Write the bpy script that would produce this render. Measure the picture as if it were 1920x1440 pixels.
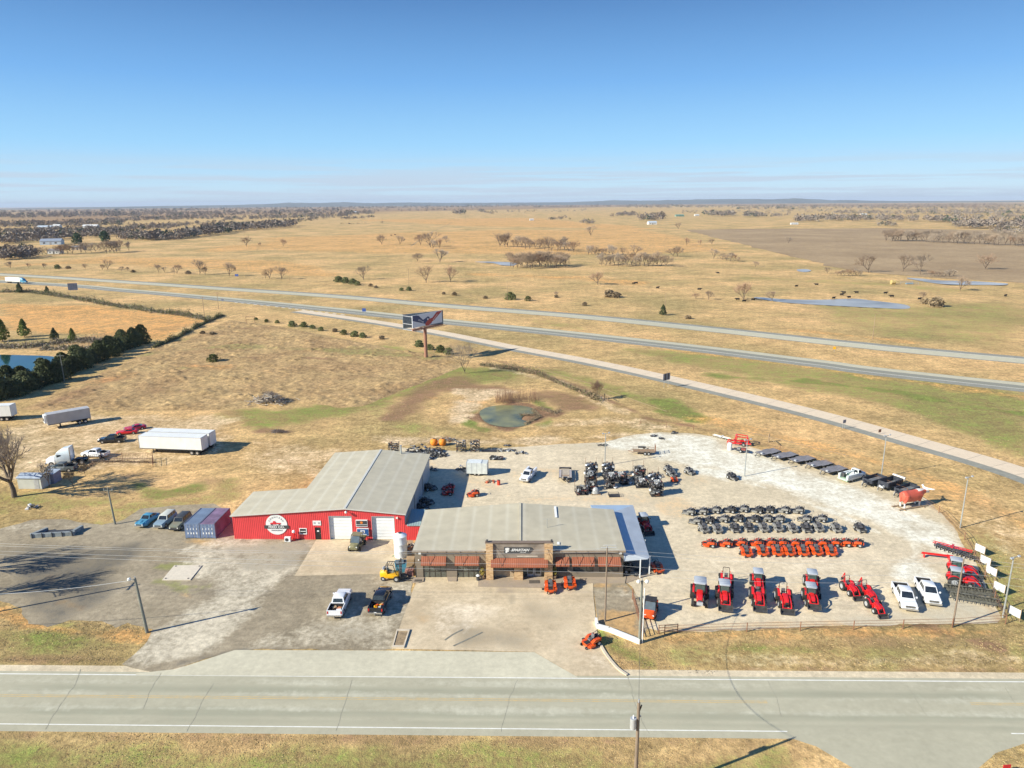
import bpy, bmesh, math, random
import numpy as np
from mathutils import Vector, Matrix, geometry
for o in list(bpy.data.objects): bpy.data.objects.remove(o)
SC = bpy.context.scene
COL = SC.collection
R_ = math.radians
# ---------------------------------------------------------------- camera
FPX, PITCH, ROLL, CH = 1333.0, R_(14.31), R_(0.42), 52.0
sp, cp, sr, cr = math.sin(PITCH), math.cos(PITCH), math.sin(ROLL), math.cos(ROLL)
FV = Vector((0, cp, -sp)); _U0 = Vector((0, sp, cp)); _R0 = Vector((1, 0, 0))
RV = _R0*cr - _U0*sr; UV = _U0*cr + _R0*sr
cam = bpy.data.cameras.new('camera'); cam_o = bpy.data.objects.new('camera', cam); COL.objects.link(cam_o)
cam_o.matrix_world = Matrix(((RV.x, UV.x, -FV.x, 0), (RV.y, UV.y, -FV.y, 0), (RV.z, UV.z, -FV.z, CH), (0, 0, 0, 1)))
cam.sensor_fit = 'HORIZONTAL'; cam.sensor_width = 36.0; cam.lens = 36.0*FPX/1920.0
cam.clip_start = 0.5; cam.clip_end = 90000
SC.camera = cam_o
# ---------------------------------------------------------------- sun, sky, exposure
SUN_EL, SUN_AZ = R_(29.0), R_(23.5)       # light travels towards AZ (from +X) on the ground
SUN_STRENGTH, SKY_STRENGTH, EXPO = 5.0, 0.108, 0.76
d = Vector((-math.cos(SUN_EL)*math.cos(SUN_AZ), -math.cos(SUN_EL)*math.sin(SUN_AZ), math.sin(SUN_EL)))
sl = bpy.data.lights.new('sun', 'SUN'); sl.energy = SUN_STRENGTH; sl.angle = R_(0.5); sl.color = (1.0, 0.935, 0.78)
so = bpy.data.objects.new('sun', sl); COL.objects.link(so); so.rotation_euler = d.to_track_quat('Z', 'Y').to_euler(); so.location = (0, 0, 300)
W = bpy.data.worlds.new('World'); SC.world = W; W.use_nodes = True
nt = W.node_tree; nt.nodes.clear()
N = nt.nodes.new; L = nt.links.new
out = N('ShaderNodeOutputWorld'); bg = N('ShaderNodeBackground'); sky = N('ShaderNodeTexSky')
sky.sky_type = 'NISHITA'; sky.sun_disc = False; sky.sun_elevation = SUN_EL; sky.sun_rotation = math.atan2(d.x, d.y)
sky.altitude = 300; sky.air_density = 1.0; sky.dust_density = 0.25; sky.ozone_density = 2.5
tc = N('ShaderNodeTexCoord'); sx = N('ShaderNodeSeparateXYZ'); L(tc.outputs['Generated'], sx.inputs[0])
mp = N('ShaderNodeMapping'); mp.inputs['Scale'].default_value = (4.0, 4.0, 150.0); L(tc.outputs['Generated'], mp.inputs[0])
nz = N('ShaderNodeTexNoise'); nz.inputs['Scale'].default_value = 1.0; nz.inputs['Detail'].default_value = 7; nz.inputs['Roughness'].default_value = 0.55
L(mp.outputs[0], nz.inputs['Vector'])
r1 = N('ShaderNodeMapRange'); r1.inputs[1].default_value = 0.44; r1.inputs[2].default_value = 0.54; r1.clamp = True; L(nz.outputs['Fac'], r1.inputs[0])
r2 = N('ShaderNodeMapRange'); r2.inputs[1].default_value = 0.062; r2.inputs[2].default_value = 0.03; r2.clamp = True; L(sx.outputs['Z'], r2.inputs[0])
mm = N('ShaderNodeMath'); mm.operation = 'MULTIPLY'; L(r1.outputs[0], mm.inputs[0]); L(r2.outputs[0], mm.inputs[1])
m2 = N('ShaderNodeMath'); m2.operation = 'MULTIPLY'; L(mm.outputs[0], m2.inputs[0]); m2.inputs[1].default_value = 0.8
mx = N('ShaderNodeMix'); mx.data_type = 'RGBA'; L(m2.outputs[0], mx.inputs[0]); L(sky.outputs[0], mx.inputs[6]); mx.inputs[7].default_value = (3.15, 3.75, 4.5, 1)
rz_ = N('ShaderNodeMapRange'); rz_.inputs[1].default_value = 0.0; rz_.inputs[2].default_value = 0.5; rz_.clamp = True; L(sx.outputs['Z'], rz_.inputs[0])
cr0 = N('ShaderNodeValToRGB'); cr0.color_ramp.elements[0].color = (3.3, 4.4, 5.3, 1); cr0.color_ramp.elements[1].position = 1.0; cr0.color_ramp.elements[1].color = (.22, .8, 2.4, 1)
for p_, c_ in ((.05, (2.75, 4.2, 5.4, 1)), (.15, (1.75, 3.6, 5.5, 1)), (.30, (.95, 2.45, 4.8, 1)), (.5, (.42, 1.25, 2.95, 1))): e_ = cr0.color_ramp.elements.new(p_); e_.color = c_
L(rz_.outputs[0], cr0.inputs[0]); ms_ = N('ShaderNodeMix'); ms_.data_type = 'RGBA'; ms_.inputs[0].default_value = .9; L(sky.outputs[0], ms_.inputs[6]); L(cr0.outputs[0], ms_.inputs[7]); L(ms_.outputs[2], mx.inputs[6])
hs = N('ShaderNodeHueSaturation'); hs.inputs['Saturation'].default_value = 1.0; L(mx.outputs[2], hs.inputs['Color'])
L(hs.outputs[0], bg.inputs[0]); bg.inputs[1].default_value = SKY_STRENGTH; L(bg.outputs[0], out.inputs[0])
SC.view_settings.view_transform = 'Standard'; SC.view_settings.look = 'None'
SC.view_settings.exposure = EXPO; SC.view_settings.gamma = 1.0; SC.view_settings.use_curve_mapping = False
SC.render.engine = 'CYCLES'
SC.cycles.max_bounces = 5; SC.cycles.diffuse_bounces = 2; SC.cycles.glossy_bounces = 2; SC.cycles.transparent_max_bounces = 8; SC.cycles.volume_bounces = 0
# ---------------------------------------------------------------- positions on the ground
def G(px, py, z=0.0):
    dd = FV*FPX + RV*(px-960) + UV*(720-py)
    t = (z-CH)/dd.z
    return Vector((dd.x*t, dd.y*t, z))
def Gs(pts, z=0.0): return [G(p[0], p[1], z) for p in pts]
def height_at(px, py, ty):
    p = G(px, py); lo, hi = 0., 45.
    for _ in range(40):
        m = (lo+hi)/2; v = Vector((p.x, p.y, m-CH)); f = v.dot(FV); y = 720-FPX*v.dot(UV)/f
        if y > ty: lo = m
        else: hi = m
    return lo
# ---------------------------------------------------------------- object helpers
def tag(o, label=None, cat=None, group=None, kind=None):
    if label: o['label'] = label
    if cat: o['category'] = cat
    if group: o['group'] = group
    if kind: o['kind'] = kind
    return o
def thing(name, label=None, cat=None, loc=(0, 0, 0), rz=0, group=None):
    o = bpy.data.objects.new(name, None); o.empty_display_size = 0.3; COL.objects.link(o)
    o.location = loc; o.rotation_euler = (0, 0, rz)
    return tag(o, label, cat, group)
class MB:
    def __init__(s): s.v = []; s.f = []; s.m = []; s.mats = []
    def mi(s, m):
        if m not in s.mats: s.mats.append(m)
        return s.mats.index(m)
    def add(s, vs, fs, m):
        k = len(s.v); i = s.mi(m); s.v += [tuple(v) for v in vs]
        s.f += [tuple(a+k for a in f) for f in fs]; s.m += [i]*len(fs); return s
    def box(s, c, size, m, rz=0, ry=0, rx=0, tx=1, ty=1):
        hx, hy, hz = size[0]/2, size[1]/2, size[2]/2
        vs = [(-hx, -hy, -hz), (hx, -hy, -hz), (hx, hy, -hz), (-hx, hy, -hz), (-hx*tx, -hy*ty, hz), (hx*tx, -hy*ty, hz), (hx*tx, hy*ty, hz), (-hx*tx, hy*ty, hz)]
        if rz or ry or rx:
            M = Matrix.Rotation(rz, 3, 'Z') @ Matrix.Rotation(ry, 3, 'Y') @ Matrix.Rotation(rx, 3, 'X')
            vs = [M @ Vector(v) for v in vs]
        vs = [(v[0]+c[0], v[1]+c[1], v[2]+c[2]) for v in vs]
        return s.add(vs, [(0, 3, 2, 1), (4, 5, 6, 7), (0, 1, 5, 4), (1, 2, 6, 5), (2, 3, 7, 6), (3, 0, 4, 7)], m)
    def cyl(s, p0, p1, r, m, n=10, r1=None, caps=True):
        r1 = r if r1 is None else r1
        p0 = Vector(p0); p1 = Vector(p1); a = (p1-p0)
        if a.length < 1e-6: return s
        a.normalize(); b = a.orthogonal().normalized(); c = a.cross(b)
        vs = []
        for p, q in ((p0, r), (p1, r1)):
            for i in range(n):
                t = 2*math.pi*i/n; vs.append(p+b*math.cos(t)*q+c*math.sin(t)*q)
        fs = [(i, (i+1) % n, n+(i+1) % n, n+i) for i in range(n)]
        if caps: fs += [tuple(range(n-1, -1, -1)), tuple(range(n, 2*n))]
        return s.add(vs, fs, m)
    def tube(s, pts, r, m, n=6):
        for a, b in zip(pts[:-1], pts[1:]): s.cyl(a, b, r, m, n)
        return s
    def prism(s, poly, y0, y1, m, ax='y'):      # polygon in xz (ax y), xy (ax z) or yz (ax x), pushed from y0 to y1
        f = {'y': lambda p, t: (p[0], t, p[1]), 'z': lambda p, t: (p[0], p[1], t), 'x': lambda p, t: (t, p[0], p[1])}[ax]
        n = len(poly); vs = [f(p, y0) for p in poly]+[f(p, y1) for p in poly]
        ar = sum(poly[i][0]*poly[(i+1) % n][1]-poly[(i+1) % n][0]*poly[i][1] for i in range(n))
        fs = [tuple(range(n)), tuple(range(2*n-1, n-1, -1))]+[(i, n+i, n+(i+1) % n, (i+1) % n) for i in range(n)]
        flip = (ar < 0) ^ (y1 < y0) ^ (ax in 'zx')
        if flip: fs = [tuple(reversed(q)) for q in fs]
        return s.add(vs, fs, m)
    def loft(s, rings, m, caps=True, closed=True):
        n = len(rings[0]); vs = [p for r in rings for p in r]; fs = []
        for k in range(len(rings)-1):
            for i in range(n if closed else n-1):
                j = (i+1) % n; fs.append((k*n+i, k*n+j, (k+1)*n+j, (k+1)*n+i))
        if caps: fs += [tuple(range(n-1, -1, -1)), tuple(range((len(rings)-1)*n, len(rings)*n))]
        return s.add(vs, fs, m)
    def ball(s, c, r, m, nu=10, nv=6, sc=(1, 1, 1)):
        rings = []
        for j in range(nv+1):
            ph = math.pi*(j+0.02*(j == 0)-0.02*(j == nv))/nv
            rings.append([(c[0]+r*sc[0]*math.sin(ph)*math.cos(-2*math.pi*i/nu), c[1]+r*sc[1]*math.sin(ph)*math.sin(-2*math.pi*i/nu), c[2]+r*sc[2]*math.cos(ph)) for i in range(nu)])
        return s.loft(rings, m)
    def build(s, name, parent=None, smooth=None):
        me = bpy.data.meshes.new(name); me.from_pydata(s.v, [], s.f); me.update()
        for m in s.mats: me.materials.append(m)
        me.polygons.foreach_set('material_index', s.m)
        if smooth is not None:
            me.shade_smooth(); me.set_sharp_from_angle(angle=R_(smooth))
        o = bpy.data.objects.new(name, me); COL.objects.link(o)
        if parent: o.parent = parent
        return o
def copy_tree(o, parent=None):
    c = o.copy(); COL.objects.link(c); c.parent = parent
    for ch in KIDS.get(o, []) or [x for x in o.children]: copy_tree(ch, c)
    return c
KIDS = {}
class Proto:                                  # the first placing moves the thing itself, later ones copy it with its parts
    def __init__(s, root): s.root = root; s.used = False
    def place(s, loc, rz, label, cat=None, group=None, sc=None, z=0.0):
        o = copy_tree(s.root) if s.used else s.root
        s.used = True
        o.location = (loc[0], loc[1], z); o.rotation_euler = (0, 0, rz)
        if sc: o.scale = (sc, sc, sc) if not isinstance(sc, tuple) else sc
        tag(o, label, cat, group)
        return o
def between(front, rear):                     # centre and heading from two ground points given in the photograph
    a, b = G(*front), G(*rear); c = (a+b)/2; h = a-b
    return c, math.atan2(h.y, h.x), h.length
ORD = ['first', 'second', 'third', 'fourth', 'fifth', 'sixth', 'seventh', 'eighth', 'ninth', 'tenth', 'eleventh', 'twelfth', 'thirteenth', 'fourteenth', 'fifteenth', 'sixteenth', 'seventeenth', 'eighteenth', 'nineteenth', 'twentieth', 'twenty-first', 'twenty-second', 'twenty-third', 'twenty-fourth', 'twenty-fifth', 'twenty-sixth', 'twenty-seventh', 'twenty-eighth', 'twenty-ninth', 'thirtieth']
def nth(i, n=None): return 'leftmost' if i == 0 else ('rightmost' if n and i == n-1 else ORD[i]+' from the left')
# ---------------------------------------------------------------- materials
MATS = {}
def mat(name, col, rough=0.6, metal=0.0, var=0.12, vs=2.0, bump=0.0, bs=20.0, spec=0.5, col2=None, stretch=None, alpha=1.0, coat=0.0):
    if name in MATS: return MATS[name]
    m = bpy.data.materials.new(name); m.use_nodes = True; t = m.node_tree; b = t.nodes['Principled BSDF']
    b.inputs['Roughness'].default_value = rough; b.inputs['Metallic'].default_value = metal; b.inputs['Specular IOR Level'].default_value = spec
    if coat: b.inputs['Coat Weight'].default_value = coat
    if alpha < 1: b.inputs['Alpha'].default_value = alpha
    c = t.nodes.new('ShaderNodeTexCoord'); mpg = t.nodes.new('ShaderNodeMapping'); t.links.new(c.outputs['Object'], mpg.inputs[0])
    if stretch: mpg.inputs['Scale'].default_value = stretch
    n = t.nodes.new('ShaderNodeTexNoise'); n.inputs['Scale'].default_value = vs; n.inputs['Detail'].default_value = 5; t.links.new(mpg.outputs[0], n.inputs['Vector'])
    x = t.nodes.new('ShaderNodeMix'); x.data_type = 'RGBA'
    mr = t.nodes.new('ShaderNodeMapRange'); mr.inputs[1].default_value = 0.3; mr.inputs[2].default_value = 0.7; t.links.new(n.outputs['Fac'], mr.inputs[0]); t.links.new(mr.outputs[0], x.inputs[0])
    c2 = col2 or [min(1, q*(1+var)) for q in col]
    x.inputs[6].default_value = (*(col if col2 else [q*(1-var) for q in col]), 1); x.inputs[7].default_value = (*c2, 1)
    t.links.new(x.outputs[2], b.inputs['Base Color'])
    if bump:
        n2 = t.nodes.new('ShaderNodeTexNoise'); n2.inputs['Scale'].default_value = bs; n2.inputs['Detail'].default_value = 4; t.links.new(mpg.outputs[0], n2.inputs['Vector'])
        bp = t.nodes.new('ShaderNodeBump'); bp.inputs['Strength'].default_value = bump; bp.inputs['Distance'].default_value = 0.05; t.links.new(n2.outputs['Fac'], bp.inputs['Height']); t.links.new(bp.outputs[0], b.inputs['Normal'])
    MATS[name] = m; return m
def ridged(name, col, axis, period, depth=0.03, rough=0.45, var=0.08, rust=None, metal=0.0, seams=None):   # corrugated or seamed sheet metal, ribs repeating along one object axis
    m = mat(name, col, rough, metal, var, 0.6); t = m.node_tree; b = t.nodes['Principled BSDF']
    c = t.nodes.new('ShaderNodeTexCoord'); s = t.nodes.new('ShaderNodeSeparateXYZ'); t.links.new(c.outputs['Object'], s.inputs[0])
    a = t.nodes.new('ShaderNodeMath'); a.operation = 'MULTIPLY'; a.inputs[1].default_value = 1.0/period; t.links.new(s.outputs[axis], a.inputs[0])
    f = t.nodes.new('ShaderNodeMath'); f.operation = 'FRACT'; t.links.new(a.outputs[0], f.inputs[0])
    pk = t.nodes.new('ShaderNodeMath'); pk.operation = 'PINGPONG'; pk.inputs[1].default_value = 0.5; t.links.new(f.outputs[0], pk.inputs[0])
    mr = t.nodes.new('ShaderNodeMapRange'); mr.inputs[1].default_value = 0.0; mr.inputs[2].default_value = 0.16; t.links.new(pk.outputs[0], mr.inputs[0])
    bp = t.nodes.new('ShaderNodeBump'); bp.inputs['Strength'].default_value = 1.0; bp.inputs['Distance'].default_value = depth; bp.invert = True
    t.links.new(mr.outputs[0], bp.inputs['Height']); t.links.new(bp.outputs[0], b.inputs['Normal'])
    return m
M = dict(
 black=mat('black_paint', (.018, .018, .02), .35, var=.3), rubber=mat('tyre_rubber', (.028, .027, .026), .9, bump=.5, bs=30),
 rim=mat('rim_metal', (.55, .55, .56), .35, .6), glass=mat('dark_glass', (.02, .026, .032), .08, spec=.9, var=.3),
 white=mat('white_paint', (.78, .79, .8), .35, var=.04, coat=.3), whitematt=mat('white_plastic', (.78, .8, .8), .5, var=.04),
 red=mat('red_paint', (.62, .018, .02), .3, var=.1, coat=.4), orange=mat('orange_paint', (.66, .085, .012), .35, var=.1, coat=.3),
 grey=mat('grey_paint', (.20, .205, .20), .5, var=.15), dgrey=mat('charcoal_metal', (.06, .06, .062), .5, var=.3),
 lgrey=mat('light_grey_metal', (.42, .44, .46), .4, .2), steel=mat('galvanised_steel', (.42, .45, .45), .45, .5, var=.12),
 chrome=mat('chrome', (.7, .7, .7), .15, .9), blackp=mat('black_plastic', (.03, .03, .032), .7, var=.3),
 brown=mat('rusty_pipe', (.24, .12, .07), .75, var=.3, vs=4), wood=mat('weathered_wood', (.30, .22, .14), .85, var=.3, vs=6, stretch=(1, 1, .15)),
 pole=mat('pole_wood', (.22, .17, .125), .9, var=.25, vs=3, stretch=(4, 4, .3), bump=.4), poleg=mat('treated_pole_wood', (.20, .21, .18), .9, var=.25, vs=3, stretch=(4, 4, .3), bump=.4),
 yellow=mat('yellow_paint', (.85, .45, .01), .35, var=.08, coat=.3), blue=mat('blue_paint', (.06, .28, .45), .45, var=.15),
 tail=mat('tail_lamp', (.45, .01, .01), .3), lamp=mat('lamp_lens', (.75, .76, .72), .15, var=.05), seat=mat('seat_vinyl', (.12, .12, .13), .55, var=.2),
 concrete=mat('plain_concrete', (.46, .42, .35), .85, var=.12, vs=.9, bump=.2), cardboard=mat('cardboard', (.42, .30, .18), .8),
)
# ================================================================ ground, roads, water
rng = np.random.default_rng(7)
_lat = rng.random((257, 257))
def vnoise(x, y, s, off=0.0):
    u = (x/s+off*17.3+1000.0); v = (y/s+off*9.1+1000.0)
    i = np.floor(u).astype(int); j = np.floor(v).astype(int); fu = u-i; fv = v-j
    fu = fu*fu*(3-2*fu); fv = fv*fv*(3-2*fv); i %= 256; j %= 256
    return (_lat[i, j]*(1-fu)+_lat[i+1, j]*fu)*(1-fv)+(_lat[i, j+1]*(1-fu)+_lat[i+1, j+1]*fu)*fv
def fbm(x, y, s, off=0.0, oct=4):
    t = 0; a = 1; n = 0
    for k in range(oct): t = t+a*vnoise(x, y, s/2**k, off+k*3.7); n += a; a *= .55
    return t/n
def dist_poly(X, Y, pts, closed=True):
    D = np.full(X.shape, 1e9); n = len(pts)
    for k in range(n if closed else n-1):
        ax, ay = pts[k][0], pts[k][1]; bx, by = pts[(k+1) % n][0], pts[(k+1) % n][1]
        dx, dy = bx-ax, by-ay; l2 = dx*dx+dy*dy+1e-9
        t = np.clip(((X-ax)*dx+(Y-ay)*dy)/l2, 0, 1)
        D = np.minimum(D, np.hypot(X-ax-t*dx, Y-ay-t*dy))
    if closed:
        ins = np.zeros(X.shape, bool)
        for k in range(n):
            ax, ay = pts[k][0], pts[k][1]; bx, by = pts[(k+1) % n][0], pts[(k+1) % n][1]
            c = ((ay > Y) != (by > Y)) & (X < (bx-ax)*(Y-ay)/((by-ay) if abs(by-ay) > 1e-9 else 1e-9)+ax)
            ins ^= c
        D = np.where(ins, -D, D)
    return D
def paint(X, Y, jobs):                         # jobs: (channel, pts in photo px, closed, width, softness, strength)
    A = np.zeros((len(X), 4), np.float32)
    for ch, pts, closed, wid, soft, st in jobs:
        w = [(G(*p).x, G(*p).y) for p in pts]
        xs = [p[0] for p in w]; ys = [p[1] for p in w]; mg = wid+soft*3
        sel = np.where((X > min(xs)-mg) & (X < max(xs)+mg) & (Y > min(ys)-mg) & (Y < max(ys)+mg))[0]
        if not len(sel): continue
        x, y = X[sel], Y[sel]
        D = dist_poly(x, y, w, closed)-wid+(fbm(x, y, soft*2.5+1, ch+len(pts))-.5)*soft*3.0
        m = np.clip(.5-D/(soft*1.2), 0, 1)*st
        A[sel, ch] = np.maximum(A[sel, ch], m)
    return A
def set_mask(me, A):
    at = me.color_attributes.new('mask', 'FLOAT_COLOR', 'POINT'); at.data.foreach_set('color', A.astype(np.float32).ravel())
def ground_mat(name, base, chans, fine=1.0, contrast=.22, bump=.35, streak=0.0, base2=None, bigs=.012, rough=.95, fs=1.4, speck=0.0):
    m = bpy.data.materials.new(name); m.use_nodes = True; t = m.node_tree; b = t.nodes['Principled BSDF']; N = t.nodes.new; K = t.links.new
    b.inputs['Roughness'].default_value = rough; b.inputs['Specular IOR Level'].default_value = .15
    tc = N('ShaderNodeTexCoord'); P = tc.outputs['Object']
    def noise(scale, det=5, ro=.6, vec=None, sc=None):
        q = N('ShaderNodeTexNoise'); q.inputs['Scale'].default_value = scale; q.inputs['Detail'].default_value = det; q.inputs['Roughness'].default_value = ro
        if sc:
            mp = N('ShaderNodeMapping'); mp.inputs['Scale'].default_value = sc; K(P, mp.inputs[0]); K(mp.outputs[0], q.inputs['Vector'])
        else: K(P, q.inputs['Vector'])
        return q.outputs['Fac']
    def rng_(v, a, b_, c=0., d_=1.):
        q = N('ShaderNodeMapRange'); q.inputs[1].default_value = a; q.inputs[2].default_value = b_; q.inputs[3].default_value = c; q.inputs[4].default_value = d_; K(v, q.inputs[0]); return q.outputs[0]
    def mix(f, a, b_, mode='MIX'):
        q = N('ShaderNodeMix'); q.data_type = 'RGBA'; q.blend_type = mode
        for sk, v in ((0, f), (6, a), (7, b_)):
            if hasattr(v, 'default_value') or hasattr(v, 'is_linked'): K(v, q.inputs[sk])
            else: q.inputs[sk].default_value = v if sk == 0 else (*v, 1)
        return q.outputs[2]
    def math_(op, a, b_):
        q = N('ShaderNodeMath'); q.operation = op
        for sk, v in ((0, a), (1, b_)):
            if hasattr(v, 'is_linked'): K(v, q.inputs[sk])
            else: q.inputs[sk].default_value = v
        return q.outputs[0]
    big = noise(bigs, 6, .62); med = noise(.11*fine, 5, .6); fin = noise(fs*fine, 6, .7); fin2 = noise(.45*fine, 4, .65)
    col = mix(rng_(big, .38, .62), base, base2 or base)
    at = N('ShaderNodeAttribute'); at.attribute_name = 'mask'; sp_ = N('ShaderNodeSeparateColor'); K(at.outputs['Color'], sp_.inputs[0])
    src = [sp_.outputs[0], sp_.outputs[1], sp_.outputs[2], at.outputs['Alpha']]
    # the mask is broken up by the fine noise so that patches have ragged edges
    for k, cc in enumerate(chans):
        if cc is None: continue
        f = math_('ADD', src[k], math_('MULTIPLY', math_('SUBTRACT', math_('ADD', med, math_('ADD', fin, fin2)), 1.5), 1.5))
        f = rng_(f, .12, 1.05)
        f = math_('MULTIPLY', f, rng_(src[k], 0., .3))
        col = mix(f, col, cc)
    v1 = rng_(med, .33, .67, 1-contrast*.7, 1+contrast*.7); v2 = math_('MULTIPLY', rng_(fin, .33, .67, 1-contrast*1.5, 1+contrast*1.5), rng_(fin2, .33, .67, 1-contrast, 1+contrast))
    v = math_('MULTIPLY', v1, v2)
    if streak:
        st = noise(1., 5, .6, sc=(.16, .5, 1)); v = math_('MULTIPLY', v, rng_(st, .3, .7, 1-streak, 1+streak))
    if speck:
        vf = noise(9.0, 3, .8); v = math_('MULTIPLY', v, rng_(vf, .3, .7, 1-speck, 1+speck))
    cv = N('ShaderNodeCombineColor'); K(v, cv.inputs[0]); K(v, cv.inputs[1]); K(v, cv.inputs[2])
    col = mix(1.0, col, cv.outputs[0], 'MULTIPLY')
    K(col, b.inputs['Base Color'])
    bp = N('ShaderNodeBump'); bp.inputs['Strength'].default_value = bump; bp.inputs['Distance'].default_value = .25
    K(math_('ADD', fin, math_('MULTIPLY', noise(5.0*fine, 4, .7), .5)), bp.inputs['Height']); K(bp.outputs[0], b.inputs['Normal'])
    return m
TAN = (.50, .335, .165); GREEN = (.19, .22, .055); BROWN = (.25, .15, .085); SAND = (.60, .455, .28); ORNG = (.62, .33, .115)
m_ground = ground_mat('dry_grass', (.375, .28, .12), [GREEN, BROWN, SAND, ORNG], base2=(.62, .405, .185), streak=.12, contrast=.26, bump=.7, speck=.22, bigs=.02)
m_gravel = ground_mat('pale_gravel', (.575, .49, .335), [(.40, .37, .285), (.36, .24, .13), (.70, .68, .57), (.56, .39, .21)], contrast=.12, bump=.25, base2=(.635, .54, .385), speck=.18)
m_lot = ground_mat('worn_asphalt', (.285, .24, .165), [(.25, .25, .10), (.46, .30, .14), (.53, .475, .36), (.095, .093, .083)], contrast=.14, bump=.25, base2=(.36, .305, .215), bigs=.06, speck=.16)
m_conc = ground_mat('stained_concrete', (.60, .50, .345), [(.30, .26, .19), (.42, .30, .17), (.66, .57, .43), (.33, .27, .21)], contrast=.09, bump=.05, base2=(.50, .405, .27), bigs=.12, streak=.05, speck=.08)
m_road = ground_mat('road_concrete', (.405, .385, .285), [(.33, .325, .24), (.48, .465, .36), None, (.15, .15, .13)], contrast=.04, bump=.04, base2=(.43, .41, .305), streak=.05)
m_apron = ground_mat('apron_concrete', (.52, .49, .37), [None, None, None, None], contrast=.06, bump=.05, base2=(.56, .53, .40))
m_hwy = ground_mat('highway_concrete', (.46, .44, .33), [(.20, .21, .18), (.55, .46, .33), None, None], contrast=.05, bump=.02, base2=(.50, .475, .355))
m_ramp = ground_mat('ramp_concrete', (.66, .55, .41), [None, None, None, None], contrast=.04, bump=.02)
m_shoulder = ground_mat('shoulder_asphalt', (.27, .27, .23), [None]*4, contrast=.08, bump=.05)
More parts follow.
